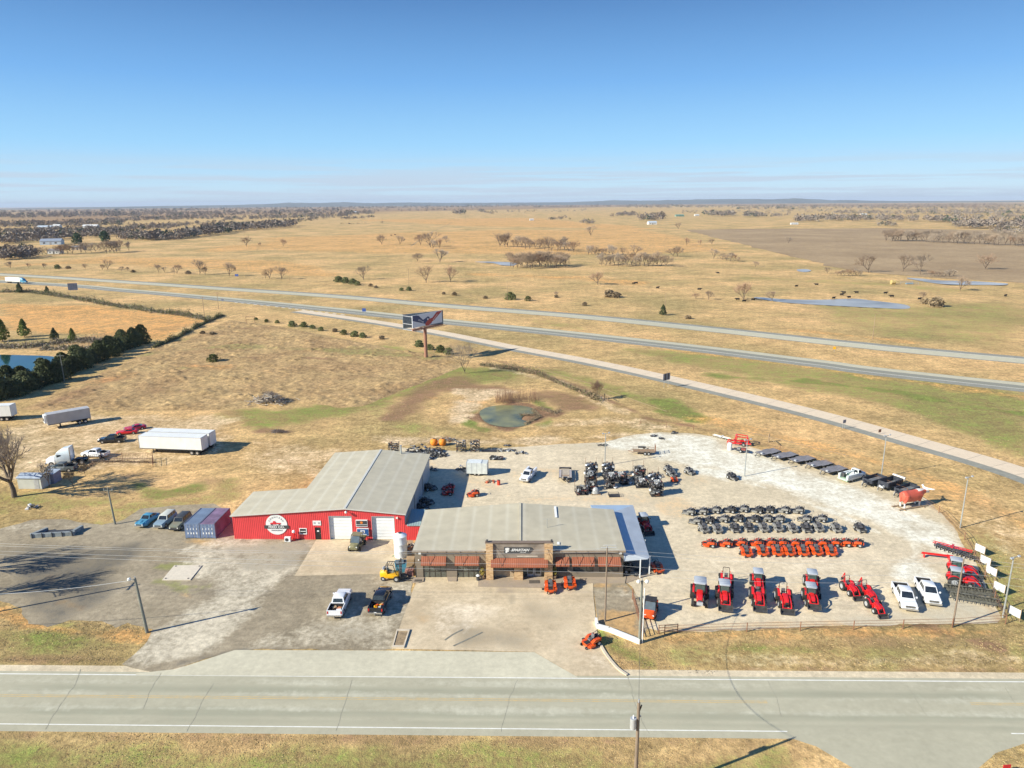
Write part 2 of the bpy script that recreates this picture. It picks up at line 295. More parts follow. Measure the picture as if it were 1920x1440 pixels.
# jobs on the big ground sheet: 0 green, 1 brown, 2 sandy, 3 orange
GJ = [
 (0, [(440, 768), (560, 765), (700, 735), (860, 690), (930, 690), (1010, 700), (960, 715), (860, 720), (720, 760), (600, 790), (450, 800)], True, 0, 4, .75),
 (0, [(890, 770), (880, 790), (890, 800), (905, 805)], False, 1.5, 1.5, 1.), (0, [(1000, 750), (1040, 775), (1020, 800)], False, 1.2, 1.5, .8),
 (0, [(1180, 655), (1300, 690), (1450, 715), (1600, 745), (1750, 790), (1920, 850), (1920, 740), (1700, 700), (1500, 680), (1300, 660)], True, 0, 5, .62),
 (0, [(1340, 705), (1450, 712), (1550, 718), (1680, 735), (1830, 765), (1920, 775)], False, 3.0, 3.5, 1.0),
 (0, [(1240, 755), (1300, 785)], False, 4.0, 2.5, 1.), (0, [(1000, 690), (1120, 720), (1230, 760), (1290, 780)], False, 3, 3, .6),
 (0, [(250, 905), (300, 930), (360, 915)], False, 1.5, 2, .9), (0, [(0, 930), (120, 950), (200, 940)], False, 2, 3, .5), (0, [(200, 960), (420, 935), (430, 900)], False, 2, 3, .5),
 (0, [(300, 640), (560, 625), (760, 660), (860, 680)], False, 4, 5, .55), (0, [(20, 1195), (150, 1200)], False, 1.5, 2, .8),
 (0, [(1130, 1200), (1170, 1225), (1200, 1240)], False, 1.5, 1.2, .9), (0, [(1380, 1215), (1560, 1220)], False, .8, 1.3, .75), (0, [(1600, 1222), (1700, 1225)], False, .5, 1, .6),
 (0, [(0, 1390), (1000, 1400), (1450, 1410), (1500, 1500), (-100, 1500)], True, 0, 2, .58),
 (0, [(1500, 560), (1750, 575), (1920, 560), (1920, 660), (1700, 640)], True, 0, 12, .42), (0, [(1400, 520), (1600, 530), (1800, 545)], False, 10, 10, .4),
 (0, [(700, 455), (1000, 430), (1250, 425), (1500, 408), (1500, 400), (1100, 405)], True, 0, 30, .12), (0, [(100, 545), (380, 560), (700, 600)], False, 2, 5, .3),
 (1, [(860, 705), (900, 722), (1100, 745), (1140, 775), (1040, 772), (980, 730), (820, 735), (760, 790), (720, 790), (740, 755), (800, 720)], True, 0, 3, .85),
 (1, [(925, 675), (1000, 695), (1100, 730), (1150, 755), (1220, 785), (1300, 800)], False, 1.0, 1.5, .9), (1, [(420, 770), (460, 785)], False, 1, 2, .5),
 (1, [(957, 755), (1040, 775), (957, 804), (888, 782)], True, 1.6, 1.6, 1.3), (1, [(1740, 1180), (1870, 1215)], False, 1.0, 1.5, .9), (1, [(1560, 1195), (1700, 1205)], False, .8, 2, .5),
 (1, [(495, 806), (540, 810)], False, 1.2, 1.5, .8), (1, [(840, 900), (870, 880)], False, .5, 1, .3), (1, [(0, 1380), (700, 1385), (1400, 1392)], False, .3, 1.0, .6),
 (1, [(1250, 1200), (1500, 1205), (1900, 1195)], False, .5, 1.5, .45), (1, [(1340, 1255), (1900, 1258)], False, .3, .8, .6), (1, [(0, 1236), (240, 1238)], False, .3, .8, .6),
 (1, [(0, 420), (640, 400), (1280, 385), (1920, 390), (1920, 380.4), (0, 388)], True, 0, 300, .75), (1, [(0, 660), (280, 640), (380, 600), (100, 640)], True, 0, 5, .5),
 (1, [(420, 1000), (440, 1012), (430, 985)], True, 1, 1, 1.), (1, [(1870, 700), (1920, 560)], False, 3, 10, .2),
 (2, [(860, 730), (960, 735), (900, 760), (870, 790), (840, 800), (850, 770)], True, 0, 3, .9), (2, [(700, 820), (1000, 822), (1230, 812), (1000, 835), (760, 835)], True, 0, 3, .8),
 (2, [(1020, 800), (1150, 790), (1240, 800)], False, 2, 3, .6), (2, [(0, 800), (120, 770), (300, 775), (440, 790), (420, 850), (250, 880), (100, 900), (0, 890)], True, 0, 4, .62),
 (2, [(460, 820), (600, 830), (700, 850), (600, 900), (480, 900)], True, 0, 5, .5), (2, [(930, 690), (1060, 720), (1200, 790)], False, 1.5, 2, .5),
 (2, [(1250, 1232), (1600, 1240), (1900, 1236)], False, .8, 1.5, .4), (2, [(1850, 940), (1920, 1100)], False, 3, 4, .3),
 (3, [(0, 570), (200, 575), (390, 600), (300, 640), (100, 625), (0, 620)], True, 0, 5, .75), (3, [(0, 500), (200, 495), (640, 520), (560, 490), (200, 480)], True, 0, 12, .5),
 (1, [(500, 850), (560, 870)], False, 2, 4, .35), (1, [(250, 890), (420, 905)], False, 2, 4, .35), (0, [(430, 780), (560, 800), (700, 780), (780, 800)], False, 3, 5, .5), (0, [(1000, 600), (1200, 640), (1500, 680)], False, 3, 5, .35), (0, [(0, 960), (200, 990), (250, 970)], False, 1.5, 3, .45), (1, [(760, 690), (860, 640), (900, 660)], False, 2, 5, .3), (3, [(400, 470), (1100, 478), (1400, 470), (1200, 430), (900, 432), (500, 445)], True, 0, 30, .5), (3, [(640, 412), (1000, 408), (1250, 430), (900, 425)], True, 0, 40, .55),
 (3, [(900, 515), (1080, 520), (1180, 530)], False, 10, 10, .6), (3, [(560, 548), (800, 565), (1100, 588)], False, 2, 4, .5), (3, [(700, 590), (1000, 620), (1300, 660), (1600, 700), (1920, 745)], False, 3, 3, .5),
 (3, [(900, 755), (800, 745)], False, 1.5, 2, .3), (3, [(430, 500), (620, 515)], False, 8, 10, .5), (3, [(1250, 1200), (1400, 1190), (1880, 1185)], False, .7, 1, .5), (3, [(450, 690), (600, 660), (760, 680)], False, 4, 5, .4), (0, [(1130, 1225), (1500, 1230), (1920, 1225)], False, 1.2, 3, .45), (0, [(0, 1205), (250, 1210)], False, 1.2, 2, .6), (3, [(1300, 780), (1500, 830), (1700, 880), (1920, 980)], False, 2, 3, .45), (0, [(1850, 1000), (1920, 1150)], False, 2, 4, .5),
 (3, [(1500, 620), (1700, 640)], False, 3, 4, .5), (3, [(1300, 850), (1500, 850), (1750, 930)], False, 2, 4, .4), (3, [(0, 1145), (90, 1180), (280, 1195)], False, .8, 1, .8),
]
def axis(lo, hi, step, far, growth):
    a = list(np.arange(lo, hi+.01, step)); s = step; x = lo
    left = []
    while x > -far: s *= growth; x -= s; left.append(x)
    s = step; x = hi; right = []
    while x < far: s *= growth; x += s; right.append(x)
    return np.array(left[::-1]+a+right)
ax_ = axis(-150, 135, .62, 32000, 1.055); ay_ = axis(40, 285, .62, 32000, 1.035); ay_ = ay_[ay_ > -3000]
XX, YY = np.meshgrid(ax_, ay_, indexing='ij'); X = XX.ravel(); Y = YY.ravel()
LAKES = {  # outlines in the photograph
 'pond': [(899, 774), (908, 766), (927, 761), (950, 760), (980, 761), (1002, 767), (1006, 774), (985, 778), (978, 786), (996, 793), (980, 799), (955, 801), (928, 798), (908, 790)],
 'farm_pond': [(1413, 558), (1430, 557.5), (1470, 561), (1540, 562), (1600, 560), (1640, 564), (1690, 570), (1706, 575), (1698, 579), (1650, 577.5), (1560, 573), (1480, 568), (1440, 563)],
 'creek_pool': [(1700, 522), (1722, 522), (1760, 526), (1810, 527), (1850, 529), (1888, 532), (1880, 535), (1840, 534.5), (1790, 534), (1750, 531)],
 'grove_pond': [(890, 491), (915, 490.5), (955, 491.5), (970, 494), (962, 498), (940, 497), (925, 493.5)],
 'small_pond': [(1494, 505.5), (1510, 504.5), (1521, 507), (1512, 510), (1499, 509)],
 'lake': [(-120, 662), (0, 665), (40, 666), (95, 668), (120, 675), (100, 690), (60, 705), (20, 715), (-60, 730), (-160, 740)],
}
Z = np.zeros_like(X)
for k, pts in LAKES.items():
    w = [(G(*p).x, G(*p).y) for p in pts]; sel = np.where((np.abs(X-w[0][0]) < 120) & (np.abs(Y-w[0][1]) < 150))[0]
    D = dist_poly(X[sel], Y[sel], w); Z[sel] = np.minimum(Z[sel], -np.clip((-D+.2)*.35, 0, .6))
near = (X > -150) & (X < 135) & (Y < 285)
me = bpy.data.meshes.new('ground'); nx, ny = len(ax_), len(ay_)
idx = np.arange(nx*ny).reshape(nx, ny)
quads = np.stack([idx[:-1, :-1], idx[1:, :-1], idx[1:, 1:], idx[:-1, 1:]], -1).reshape(-1, 4)
me.vertices.add(nx*ny); me.vertices.foreach_set('co', np.stack([X, Y, Z], -1).astype(np.float32).ravel())
me.loops.add(quads.size); me.loops.foreach_set('vertex_index', quads.ravel().astype(np.int32)); me.polygons.add(len(quads)); me.polygons.foreach_set('loop_start', np.arange(0, quads.size, 4, dtype=np.int32)); me.update(calc_edges=True)
set_mask(me, paint(X, Y, GJ)); me.materials.append(m_ground); me.shade_smooth()
go = bpy.data.objects.new('ground', me); COL.objects.link(go); tag(go, kind='structure')
def ragged(poly, amp, step=.8, seed=0):
    out = []
    n = len(poly)
    for k in range(n):
        a, b = Vector(poly[k][:2]), Vector(poly[(k+1) % n][:2]); m_ = max(1, int((b-a).length/step)); nr = Vector((-(b-a).y, (b-a).x)).normalized()
        for i in range(m_):
            p = a.lerp(b, i/m_)
            e = (float(fbm(np.array([p.x]), np.array([p.y]), 3.0, seed, 4)[0])-.5)*2*amp if amp else 0
            out.append(p+nr*e)
    return out
def sheet(name, poly, z, m, res=1.5, amp=0.0, jobs=None, kind='structure', step=.8, relief=None):
    if amp: poly = ragged(poly, amp, step, len(name))
    poly = [Vector(p[:2]) for p in poly]
    xs = [p.x for p in poly]; ys = [p.y for p in poly]
    gx, gy = np.meshgrid(np.arange(min(xs), max(xs), res), np.arange(min(ys), max(ys), res)); gx = gx.ravel(); gy = gy.ravel()
    D = dist_poly(gx, gy, [(p.x, p.y) for p in poly]); s_ = D < -res*.45; gx, gy = gx[s_], gy[s_]
    pts = poly+[Vector((a+.01*math.sin(b*3), b+.01*math.cos(a*5))) for a, b in zip(gx, gy)]
    vs, es, fs, *_ = geometry.delaunay_2d_cdt(pts, [], [list(range(len(poly)))], 1, 1e-4)
    A = np.array([(v.x, v.y) for v in vs])
    zz = np.full(len(A), z)
    if relief is not None: zz = zz+relief(A[:, 0], A[:, 1], -dist_poly(A[:, 0], A[:, 1], [(p.x, p.y) for p in poly]))
    me = bpy.data.meshes.new(name); me.from_pydata([(a[0], a[1], q) for a, q in zip(A, zz)], [], [f if geometry.normal([(*vs[i], 0) for i in f]).z > 0 else f[::-1] for f in fs]); me.update()
    set_mask(me, paint(A[:, 0], A[:, 1], jobs or [])); me.materials.append(m)
    if relief is not None: me.shade_smooth()
    o = bpy.data.objects.new(name, me); COL.objects.link(o)
    if kind: tag(o, kind=kind)
    return o
def strip(name, line, w0, w1, z, m, jobs=None, res=None, dash=None):     # a ribbon along a world polyline, from offset w0 to w1 (left positive)
    P = [Vector((p[0], p[1])) for p in line]
    if res:
        Q = []
        for a, b in zip(P[:-1], P[1:]):
            k = max(1, int((b-a).length/res)); Q += [a.lerp(b, i/k) for i in range(k)]
        P = Q+[P[-1]]
    nr = []
    for i in range(len(P)):
        t = (P[min(i+1, len(P)-1)]-P[max(i-1, 0)]).normalized(); nr.append(Vector((-t.y, t.x)))
    vs = []; fs = []
    K = max(1, int(abs(w1-w0)/.45)) if res else 1
    for p, n in zip(P, nr):
        for j in range(K+1): q = p+n*(w0+(w1-w0)*j/K); vs.append((q.x, q.y, z))
    for i in range(len(P)-1):
        for j in range(K): a = i*(K+1)+j; fs.append((a, a+K+1, a+K+2, a+1) if w1 < w0 else (a, a+1, a+K+2, a+K+1)[::-1])
    me = bpy.data.meshes.new(name); me.from_pydata(vs, [], fs); me.update()
    A = np.array(vs); set_mask(me, paint(A[:, 0], A[:, 1], jobs or [])); me.materials.append(m)
    o = bpy.data.objects.new(name, me); COL.objects.link(o); tag(o, kind='structure'); return o
def smooth_line(pts, n=12):                    # Catmull-Rom through world points
    P = [Vector(p[:2]) for p in pts]; P = [P[0]*2-P[1]]+P+[P[-1]*2-P[-2]]; out = []
    for i in range(1, len(P)-2):
        for k in range(n):
            t = k/n; a, b, c, e = P[i-1], P[i], P[i+1], P[i+2]
            out.append(.5*((2*b)+(-a+c)*t+(2*a-5*b+4*c-e)*t*t+(-a+3*b-3*c+e)*t**3))
    return out+[P[-2]]
# near road (straight, 1.5 degrees off the picture plane)
ra, rb = G(0, 1258), G(1920, 1273); rdir = (rb-ra).normalized(); rn = Vector((-rdir.y, rdir.x, 0))
r0 = ra-rdir*900; r1_ = ra+rdir*1100; road_w = (ra-G(0, 1371)).dot(rn)
def rpt(px, py, off=0): p = G(px, py); return ra+rdir*((p-ra).dot(rdir))-rn*off
LINE_Y = 0.72
cracks = []
strip('gravel_verge', [r0, r1_], 1.1, -.3, .006, m_gravel, res=3)
# side road at the lower right
sheet('side_road', Gs([(1430, 1366), (1480, 1384), (1530, 1400), (1600, 1440), (1640, 1500), (1820, 1500), (1835, 1440), (1865, 1412), (1920, 1394), (1960, 1380), (1900, 1366)]), .004, m_road, 1.5, .1)
RJ = []
yy = [0.28, 0.36, 0.64, 0.74]
strip('road', [r0, r1_], 0, -road_w, .012, m_road, res=9, jobs=[
 (0, [(0, 1290), (1920, 1306)], False, .55, .5, .95), (0, [(0, 1302), (1920, 1318)], False, .35, .8, .4), (0, [(0, 1332), (1920, 1348)], False, .55, .5, .95), (0, [(0, 1350), (1920, 1366)], False, .35, .5, .6), (1, [(0, 1297), (1920, 1313)], False, .2, .5, .9), (1, [(0, 1325), (1920, 1341)], False, .2, .5, .9), (1, [(0, 1276), (1920, 1292)], False, .2, .5, .8)])
m_wl = mat('road_line_white', (.72, .72, .66), .8, var=.1, vs=1.5); m_yl = mat('road_line_yellow', (.60, .42, .17), .8, var=.2, vs=1.5, col2=(.42, .38, .26))
def rline(name, off, x0, x1, w, m): strip(name, [ra+rdir*x0-rn*off, ra+rdir*x1-rn*off], w/2, -w/2, .02, m)
offw = (ra-G(0, 1263.5)).dot(rn); offy = (ra-G(0, 1304)).dot(rn); offb = (ra-G(0, 1357.5)).dot(rn)
def rx(px, py): return (G(px, py)-ra).dot(rdir)
rline('edge_line', offw, -500, 700, .16, m_wl); rline('edge_line', offb, -500, rx(1472, 1363), .14, m_wl); rline('edge_line', offb, rx(1890, 1369), 500, .14, m_wl)
rline('centre_line', offy-.12, -500, rx(1440, 1319), .12, m_yl); rline('centre_line', offy+.14, -500, rx(1440, 1319), .12, m_yl)
rline('centre_line', offy-.12, rx(1822, 1322), 500, .12, m_yl); rline('centre_line', offy+.14, rx(1822, 1322), 500, .12, m_yl)
m_crack = mat('crack_seal', (.335, .32, .24), .9, var=.2); m_skid = mat('skid_rubber', (.20, .195, .16), .9, var=.2)
def crack(px, w=.05, z=.024, m=m_crack, amp=.35, nm='crack_seal'):
    P = [G(*p) for p in px]; Q = []
    for a, b in zip(P[:-1], P[1:]):
        k = max(2, int((b-a).length/.6))
        for i in range(k):
            p = a.lerp(b, i/k); e = (float(fbm(np.array([p.x*2]), np.array([p.y*2]), 2.0, 5)[0])-.5)*amp; Q.append(p+Vector((e, 0, 0)))
    Q.append(P[-1]); return strip(nm, Q, w/2, -w/2, z, m)
crack([(152, 1255), (145, 1275), (122, 1310), (100, 1340), (85, 1368)], .07); crack([(303, 1262), (290, 1280), (280, 1300), (268, 1330)]); crack([(660, 1275), (650, 1310), (630, 1370)], .06)
crack([(400, 1282), (382, 1310), (365, 1345), (350, 1372)], .06); crack([(1178, 1268), (1185, 1300), (1200, 1345), (1218, 1376)], .05); crack([(1440, 1276), (1455, 1310), (1466, 1345)], .05); crack([(1700, 1285), (1722, 1318), (1740, 1345)], .05); crack([(1885, 1290), (1905, 1320)], .05)
crack([(970, 1275), (955, 1310), (940, 1372)], .04)
for a_ in ([(868, 1181), (850, 1190), (834, 1201)], [(905, 1186), (880, 1198), (850, 1212)]): strip('skid_mark', smooth_line(Gs(a_)), .11, -.11, .072, m_skid)
# lots
lot = Gs([(-60, 1000), (0, 992), (60, 975), (120, 972), (190, 985), (230, 975), (262, 955), (330, 948), (400, 944), (432, 960), (444, 1011), (592, 1012), (772, 1012), (776, 1092), (745, 1215), (740, 1219), (440, 1219), (300, 1262), (228, 1246), (268, 1212), (285, 1180), (240, 1168), (215, 1178), (190, 1165), (130, 1162), (90, 1175), (52, 1170), (40, 1140), (0, 1125), (-60, 1120)])
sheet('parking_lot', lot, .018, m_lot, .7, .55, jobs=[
 (2, [(340, 1040), (440, 1018), (560, 1040), (540, 1085), (480, 1130), (420, 1180), (330, 1235), (270, 1240), (290, 1190), (380, 1120), (400, 1080), (350, 1060)], True, 0, 2.0, .95),
 (2, [(300, 1040), (420, 1015), (580, 1020), (550, 1080)], True, 0, 2, .8), (2, [(560, 1082), (740, 1085), (735, 1130), (600, 1160), (480, 1215), (740, 1216), (760, 1100)], True, 0, 2.2, .42),
 (2, [(0, 990), (120, 985)], False, .8, 1.5, .4), (1, [(360, 1014), (430, 1022)], False, .8, .8, 1.), (1, [(120, 1128), (150, 1140)], False, .5, .8, .8), (1, [(80, 1070), (110, 1095)], False, .5, .8, .4),
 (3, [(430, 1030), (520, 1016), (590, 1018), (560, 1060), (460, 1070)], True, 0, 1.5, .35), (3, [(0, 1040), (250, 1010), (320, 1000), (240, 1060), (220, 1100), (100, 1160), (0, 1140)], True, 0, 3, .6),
 (0, [(290, 1062), (380, 1060), (325, 1095), (350, 1103), (390, 1098), (360, 1115), (300, 1090)], False, .45, .8, 1.), (3, [(330, 1245), (440, 1222), (600, 1220)], False, .5, .8, .6), (1, [(340, 1115), (360, 1120)], False, .4, .8, .6),
 (3, [(600, 1175), (700, 1190)], False, 1, 1.5, .2), (1, [(540, 1052), (600, 1045)], False, .2, .5, .6)])
sheet('road_apron', Gs([(255, 1263), (330, 1255), (440, 1219), (740, 1220), (1002, 1223), (1080, 1268), (1085, 1271), (255, 1266)]), .024, m_apron, 2.0)
sheet('concrete_pad', Gs([(593, 1012.5), (764, 1013), (749, 1075.5), (552, 1080.5)]), .045, m_conc, .8, jobs=[(0, [(590, 1030), (660, 1050), (720, 1060)], False, .6, 1.5, .5), (3, [(600, 1070), (730, 1068)], False, .5, 1.5, .4), (3, [(700, 1014), (741, 1014)], False, .3, .5, .5)])
yard = Gs([(735, 838), (800, 842), (850, 846), (960, 839), (1060, 832), (1130, 829), (1190, 815), (1240, 810), (1300, 813), (1350, 820), (1420, 842), (1520, 868), (1650, 902), (1740, 935), (1785, 985), (1800, 1010), (1830, 1055), (1855, 1110), (1880, 1160), (1870, 1168), (1500, 1176), (1240, 1186), (1215, 1178), (1205, 1130), (1185, 1100), (1172, 1092), (1160, 1040), (900, 960), (760, 960), (740, 900)])
sheet('gravel_yard', yard, .014, m_gravel, .7, .6, jobs=[
 (2, [(1130, 832), (1240, 812), (1330, 822), (1420, 850), (1500, 880), (1650, 930), (1760, 985), (1790, 1040), (1700, 1010), (1600, 960), (1450, 900), (1300, 870)], True, 0, 3, .8),
 (2, [(1300, 880), (1400, 895), (1500, 915), (1620, 945), (1700, 985), (1720, 1040), (1700, 1080)], False, 2.0, 2.5, .85), (2, [(1668, 958), (1700, 974)], False, .6, .3, 1.3), (2, [(1420, 910), (1560, 960), (1650, 1000)], False, .6, 1, .7),
 (0, [(1780, 1120), (1880, 1160), (1700, 1170), (1560, 1168)], True, 0, 2.5, .45), (0, [(800, 850), (1130, 835), (1250, 860)], False, 1, 2, .35), (0, [(800, 900), (890, 905), (860, 950)], True, 0, 2, .35), (0, [(1180, 1000), (1260, 1040), (1270, 1070)], False, 2, 2.5, .25),
 (1, [(1745, 945), (1800, 985), (1815, 1010)], False, .8, 1.5, .6), (1, [(1800, 1090), (1880, 1160)], False, .6, 1.5, .6), (3, [(960, 890), (1100, 880), (1300, 900)], False, 1.2, 3, .4), (3, [(1000, 935), (1250, 940), (1280, 960)], False, 2, 3, .35), (3, [(1240, 1180), (1500, 1170), (1560, 1170)], False, .6, 1, .6),
 (3, [(800, 872), (880, 895), (960, 930)], False, 1, 2, .4), (3, [(1360, 840), (1380, 850)], False, 1, 2, .5), (2, [(1320, 1060), (1500, 1060), (1640, 1080)], False, 2, 4, .25)])
sheet('side_gravel', Gs([(1112, 1094), (1172, 1092), (1205, 1130), (1215, 1178), (1200, 1200), (1122, 1176)]), .016, m_lot, .6, .1, jobs=[(1, [(1115, 1098), (1170, 1098), (1172, 1110)], False, .5, .6, .9), (1, [(1120, 1140), (1190, 1150), (1200, 1200), (1120, 1180)], True, 0, .8, 1.), (2, [(1172, 1100), (1200, 1150)], False, .4, .7, .5), (2, [(1120, 1110), (1180, 1115)], False, .6, .8, .5)])
curve = Gs([(1112, 1095), (1113, 1120), (1117, 1160), (1120, 1190), (1127, 1212), (1140, 1233), (1158, 1254), (1176, 1267)])
lotc = Gs([(784, 1086), (775, 1105), (735, 1217)])+Gs([(1002, 1223), (1080, 1268), (1176, 1268)])+[p for p in reversed(curve[:-1])]+Gs([(1112, 1088)])
sheet('forecourt', lotc, .05, m_conc, .8, jobs=[
 (0, [(860, 1180), (960, 1190), (1000, 1215), (860, 1215)], True, 0, 2, .8), (0, [(990, 1130), (1080, 1150), (1060, 1175), (990, 1160)], True, 0, 3, .5), (3, [(940, 1106), (965, 1108)], False, .4, .7, .8), (3, [(1000, 1060), (1100, 1120)], False, 1, 3, .2),
 (1, [(770, 1145), (800, 1165)], False, .5, 1, .5), (0, [(960, 1110), (955, 1160), (950, 1215)], False, .05, .1, .7), (2, [(800, 1120), (930, 1150), (820, 1190)], True, 0, 3, .6), (3, [(1040, 1200), (1090, 1230)], False, 1, 2, .25), (2, [(1110, 1230), (1150, 1262)], False, 1, 1.5, .4)])
m_kerb = mat('kerb_concrete', (.58, .50, .38), .9, var=.15, vs=.8)
def kerb(name, line, w, h, z0=0.05, m=m_kerb):
    b = MB(); P = [Vector((p[0], p[1])) for p in line]
    vs = []
    for i, p in enumerate(P):
        t = (P[min(i+1, len(P)-1)]-P[max(i-1, 0)]).normalized(); n = Vector((-t.y, t.x))*w/2
        for q, zz in ((p-n, 0), (p-n, h), (p+n, h), (p+n, 0)): vs.append((q.x, q.y, z0+zz-(.05 if zz == 0 else 0)))
    fs = [(0, 1, 2, 3)[::-1]]
    for i in range(len(P)-1):
        for j in range(4): a = i*4+j; c = i*4+(j+1) % 4; fs.append((a, c, c+4, a+4))
    k = (len(P)-1)*4; fs.append((k, k+1, k+2, k+3)); b.add(vs, fs, m); o = b.build(name); tag(o, kind='structure'); return o
kerb('kerb', smooth_line(curve[3:], 8), .32, .12)
# walk along the showroom front
sheet('walkway', Gs([(784, 1083), (784, 1086.5), (1112, 1087), (1112, 1092), (1172, 1094), (1174, 1082)]), .075, m_conc, .8)
walk = MB()
for pts, h in ((Gs([(776, 1084), (796, 1084), (794, 1092), (785, 1094), (772, 1093)]), .16), (Gs([(838, 1083), (857, 1083), (856, 1091), (840, 1091)]), .16), (Gs([(897, 1085), (896, 1101), (992, 1103), (1014, 1103), (1040, 1099), (1112, 1094), (1172, 1094.5), (1174, 1082), (1100, 1083)]), .13)):
    walk.prism([(p.x, p.y) for p in pts], .0, h, m_conc, 'z')
o = walk.build('raised_walk'); tag(o, kind='structure')
# slab with bolts and the raised planter
sb = MB(); sb.prism([(p.x, p.y) for p in Gs([(327, 1061), (379, 1061), (357, 1088.5), (304, 1088.5)])], 0, .12, mat('pale_slab', (.62, .56, .45), .9, var=.08), 'z')
for p in Gs([(330, 1063), (374, 1063), (311, 1086), (353, 1086)]): sb.cyl((p.x, p.y, .1), (p.x, p.y, .17), .12, M['dgrey'], 8)
tag(sb.build('concrete_slab'), 'flat pale concrete slab with four anchor bolts on the grey lot', 'slab')
pl = Gs([(744, 1182), (769, 1182), (758, 1216), (735, 1216)]); pb = MB()
pc = sum(pl, Vector())/4; inner = [pc+(p-pc)*.80 for p in pl]
for i in range(4):
    a, b_, c, e = pl[i], pl[(i+1) % 4], inner[(i+1) % 4], inner[i]
    pb.prism([(a.x, a.y), (b_.x, b_.y), (c.x, c.y), (e.x, e.y)], .03, .22, m_kerb, 'z')
pt = tag(pb.build('planter_kerb'), 'narrow concrete kerbed planter filled with brown dirt beside the road', 'planter')
sd = MB(); sd.prism([(p.x, p.y) for p in inner], .03, .15, mat('planter_soil', (.30, .22, .13), .95, var=.3, vs=3, bump=.5), 'z'); sd.build('soil', pt)
# highway carriageways and ramp
far_c = [(-1400, 975), (-700, 690)]+[tuple(G(*p)[:2]) for p in [(0, 515), (200, 527), (400, 540.5), (640, 557), (820, 573), (1070, 592.5), (1320, 617), (1600, 647), (1920, 677)]]+[(430, 65)]
near_c = [(-1400, 925), (-700, 655)]+[tuple(G(*p)[:2]) for p in [(57, 530), (233, 543.5), (400, 558), (640, 581), (820, 600), (1070, 625), (1320, 653), (1530, 679), (1920, 724)]]+[(400, 40)]
fl = smooth_line(far_c, 10); nl = smooth_line(near_c, 10)
strip('highway_shoulder', fl, 8.2, -5.2, .012, m_shoulder); strip('highway', fl, 4.0, -4.2, .03, m_hwy)
strip('highway_shoulder', nl, 4.6, -8.0, .012, m_shoulder); strip('highway', nl, 4.2, -3.6, .03, m_hwy); strip('worn_lane', nl, .3, -3.4, .04, mat('worn_lane', (.24, .24, .195), .9, var=.08))
strip('edge_line', nl, -4.0, -4.3, .045, m_wl); strip('edge_line', fl, 3.9, 3.6, .045, m_wl)
rampl = smooth_line([G(*p) for p in [(560, 583), (700, 603), (830, 625), (960, 651), (1100, 677), (1250, 709), (1500, 768), (1700, 823), (1920, 888), (2150, 985)]], 14)
strip('ramp_shoulder', rampl, -2.3, -5.2, .02, m_shoulder); strip('ramp', rampl, 3.3, -2.4, .034, m_ramp)
m_j = mat('joint_seal', (.30, .26, .2), .9); nj = 0; acc = 0
for a, b in zip(rampl[:-1], rampl[1:]):
    acc += (b-a).length
    if acc > 4.8 and a.x < 140:
        acc = 0; t = (b-a).normalized(); n = Vector((-t.y, t.x)); strip('ramp_joint', [a+n*3.3, a-n*2.4], .045, -.045, .042, m_j)
# gore stripes between ramp and highway
def dashes(name, pts, n, length, w, m):
    b = MB()
    P = smooth_line(pts, 20)
    L_ = [0]
    for a, c in zip(P[:-1], P[1:]): L_.append(L_[-1]+(c-a).length)
    for k in range(n):
        s0 = L_[-1]*k/n
        for i in range(len(P)-1):
            if L_[i] <= s0 <= L_[i+1]:
                t = (P[i+1]-P[i]).normalized(); p = P[i]; q = p+t*length; nn = Vector((-t.y, t.x))*w/2
                b.add([(*(p-nn), .05), (*(q-nn), .05), (*(q+nn), .05), (*(p+nn), .05)], [(0, 1, 2, 3)], m); break
    tag(b.build(name), kind='structure')
dashes('lane_dashes', [G(*p) for p in [(440, 567), (520, 575.5), (600, 585), (655, 591.5)]], 16, 2.6, .8, m_wl)
# brown ploughed-looking field and others far out
m_bf = ground_mat('brown_field', (.30, .215, .125), [None]*4, contrast=.12, bump=.3, base2=(.39, .285, .165), bigs=.012, streak=.12)
sheet('brown_field', Gs([(1283, 431), (1400, 429), (1660, 428), (2100, 436), (2100, 545), (1900, 530), (1760, 522), (1640, 512), (1568, 502)]), .12, m_bf, 30, 9, step=20)
strip('field_track', [G(848, 417), G(800, 440), (G(770, 462))], .8, -.8, .05, mat('field_track', (.3, .22, .12), .95))
# water
def water(name, pts, col, z, rough=.06, col2=None, bump=.015, vs=.05):
    m = mat('water_'+name, col, rough, var=.35, vs=vs, bump=bump, bs=2.5, spec=.5, col2=col2)
    o = sheet(name, smooth_closed(Gs(pts)), z, m, 60); return o
def smooth_closed(P, n=6):
    P = [Vector(p[:2]) for p in P]; out = []; k = len(P)
    for i in range(k):
        for j in range(n):
            t = j/n; a, b, c, e = P[i-1], P[i], P[(i+1) % k], P[(i+2) % k]
            out.append(.5*((2*b)+(-a+c)*t+(2*a-5*b+4*c-e)*t*t+(-a+3*b-3*c+e)*t**3))
    return out
# ================================================================ water surfaces
water('pond', LAKES['pond'], (.06, .08, .055), .02, .22, (.30, .28, .10), .06, .16)
[water(k_, LAKES[k_], (.36, .36, .34), z_, .35) for k_, z_ in (('farm_pond', .02), ('creek_pool', .14), ('grove_pond', .02), ('small_pond', .02))]
water('lake', LAKES['lake'], (.012, .06, .06), .02)
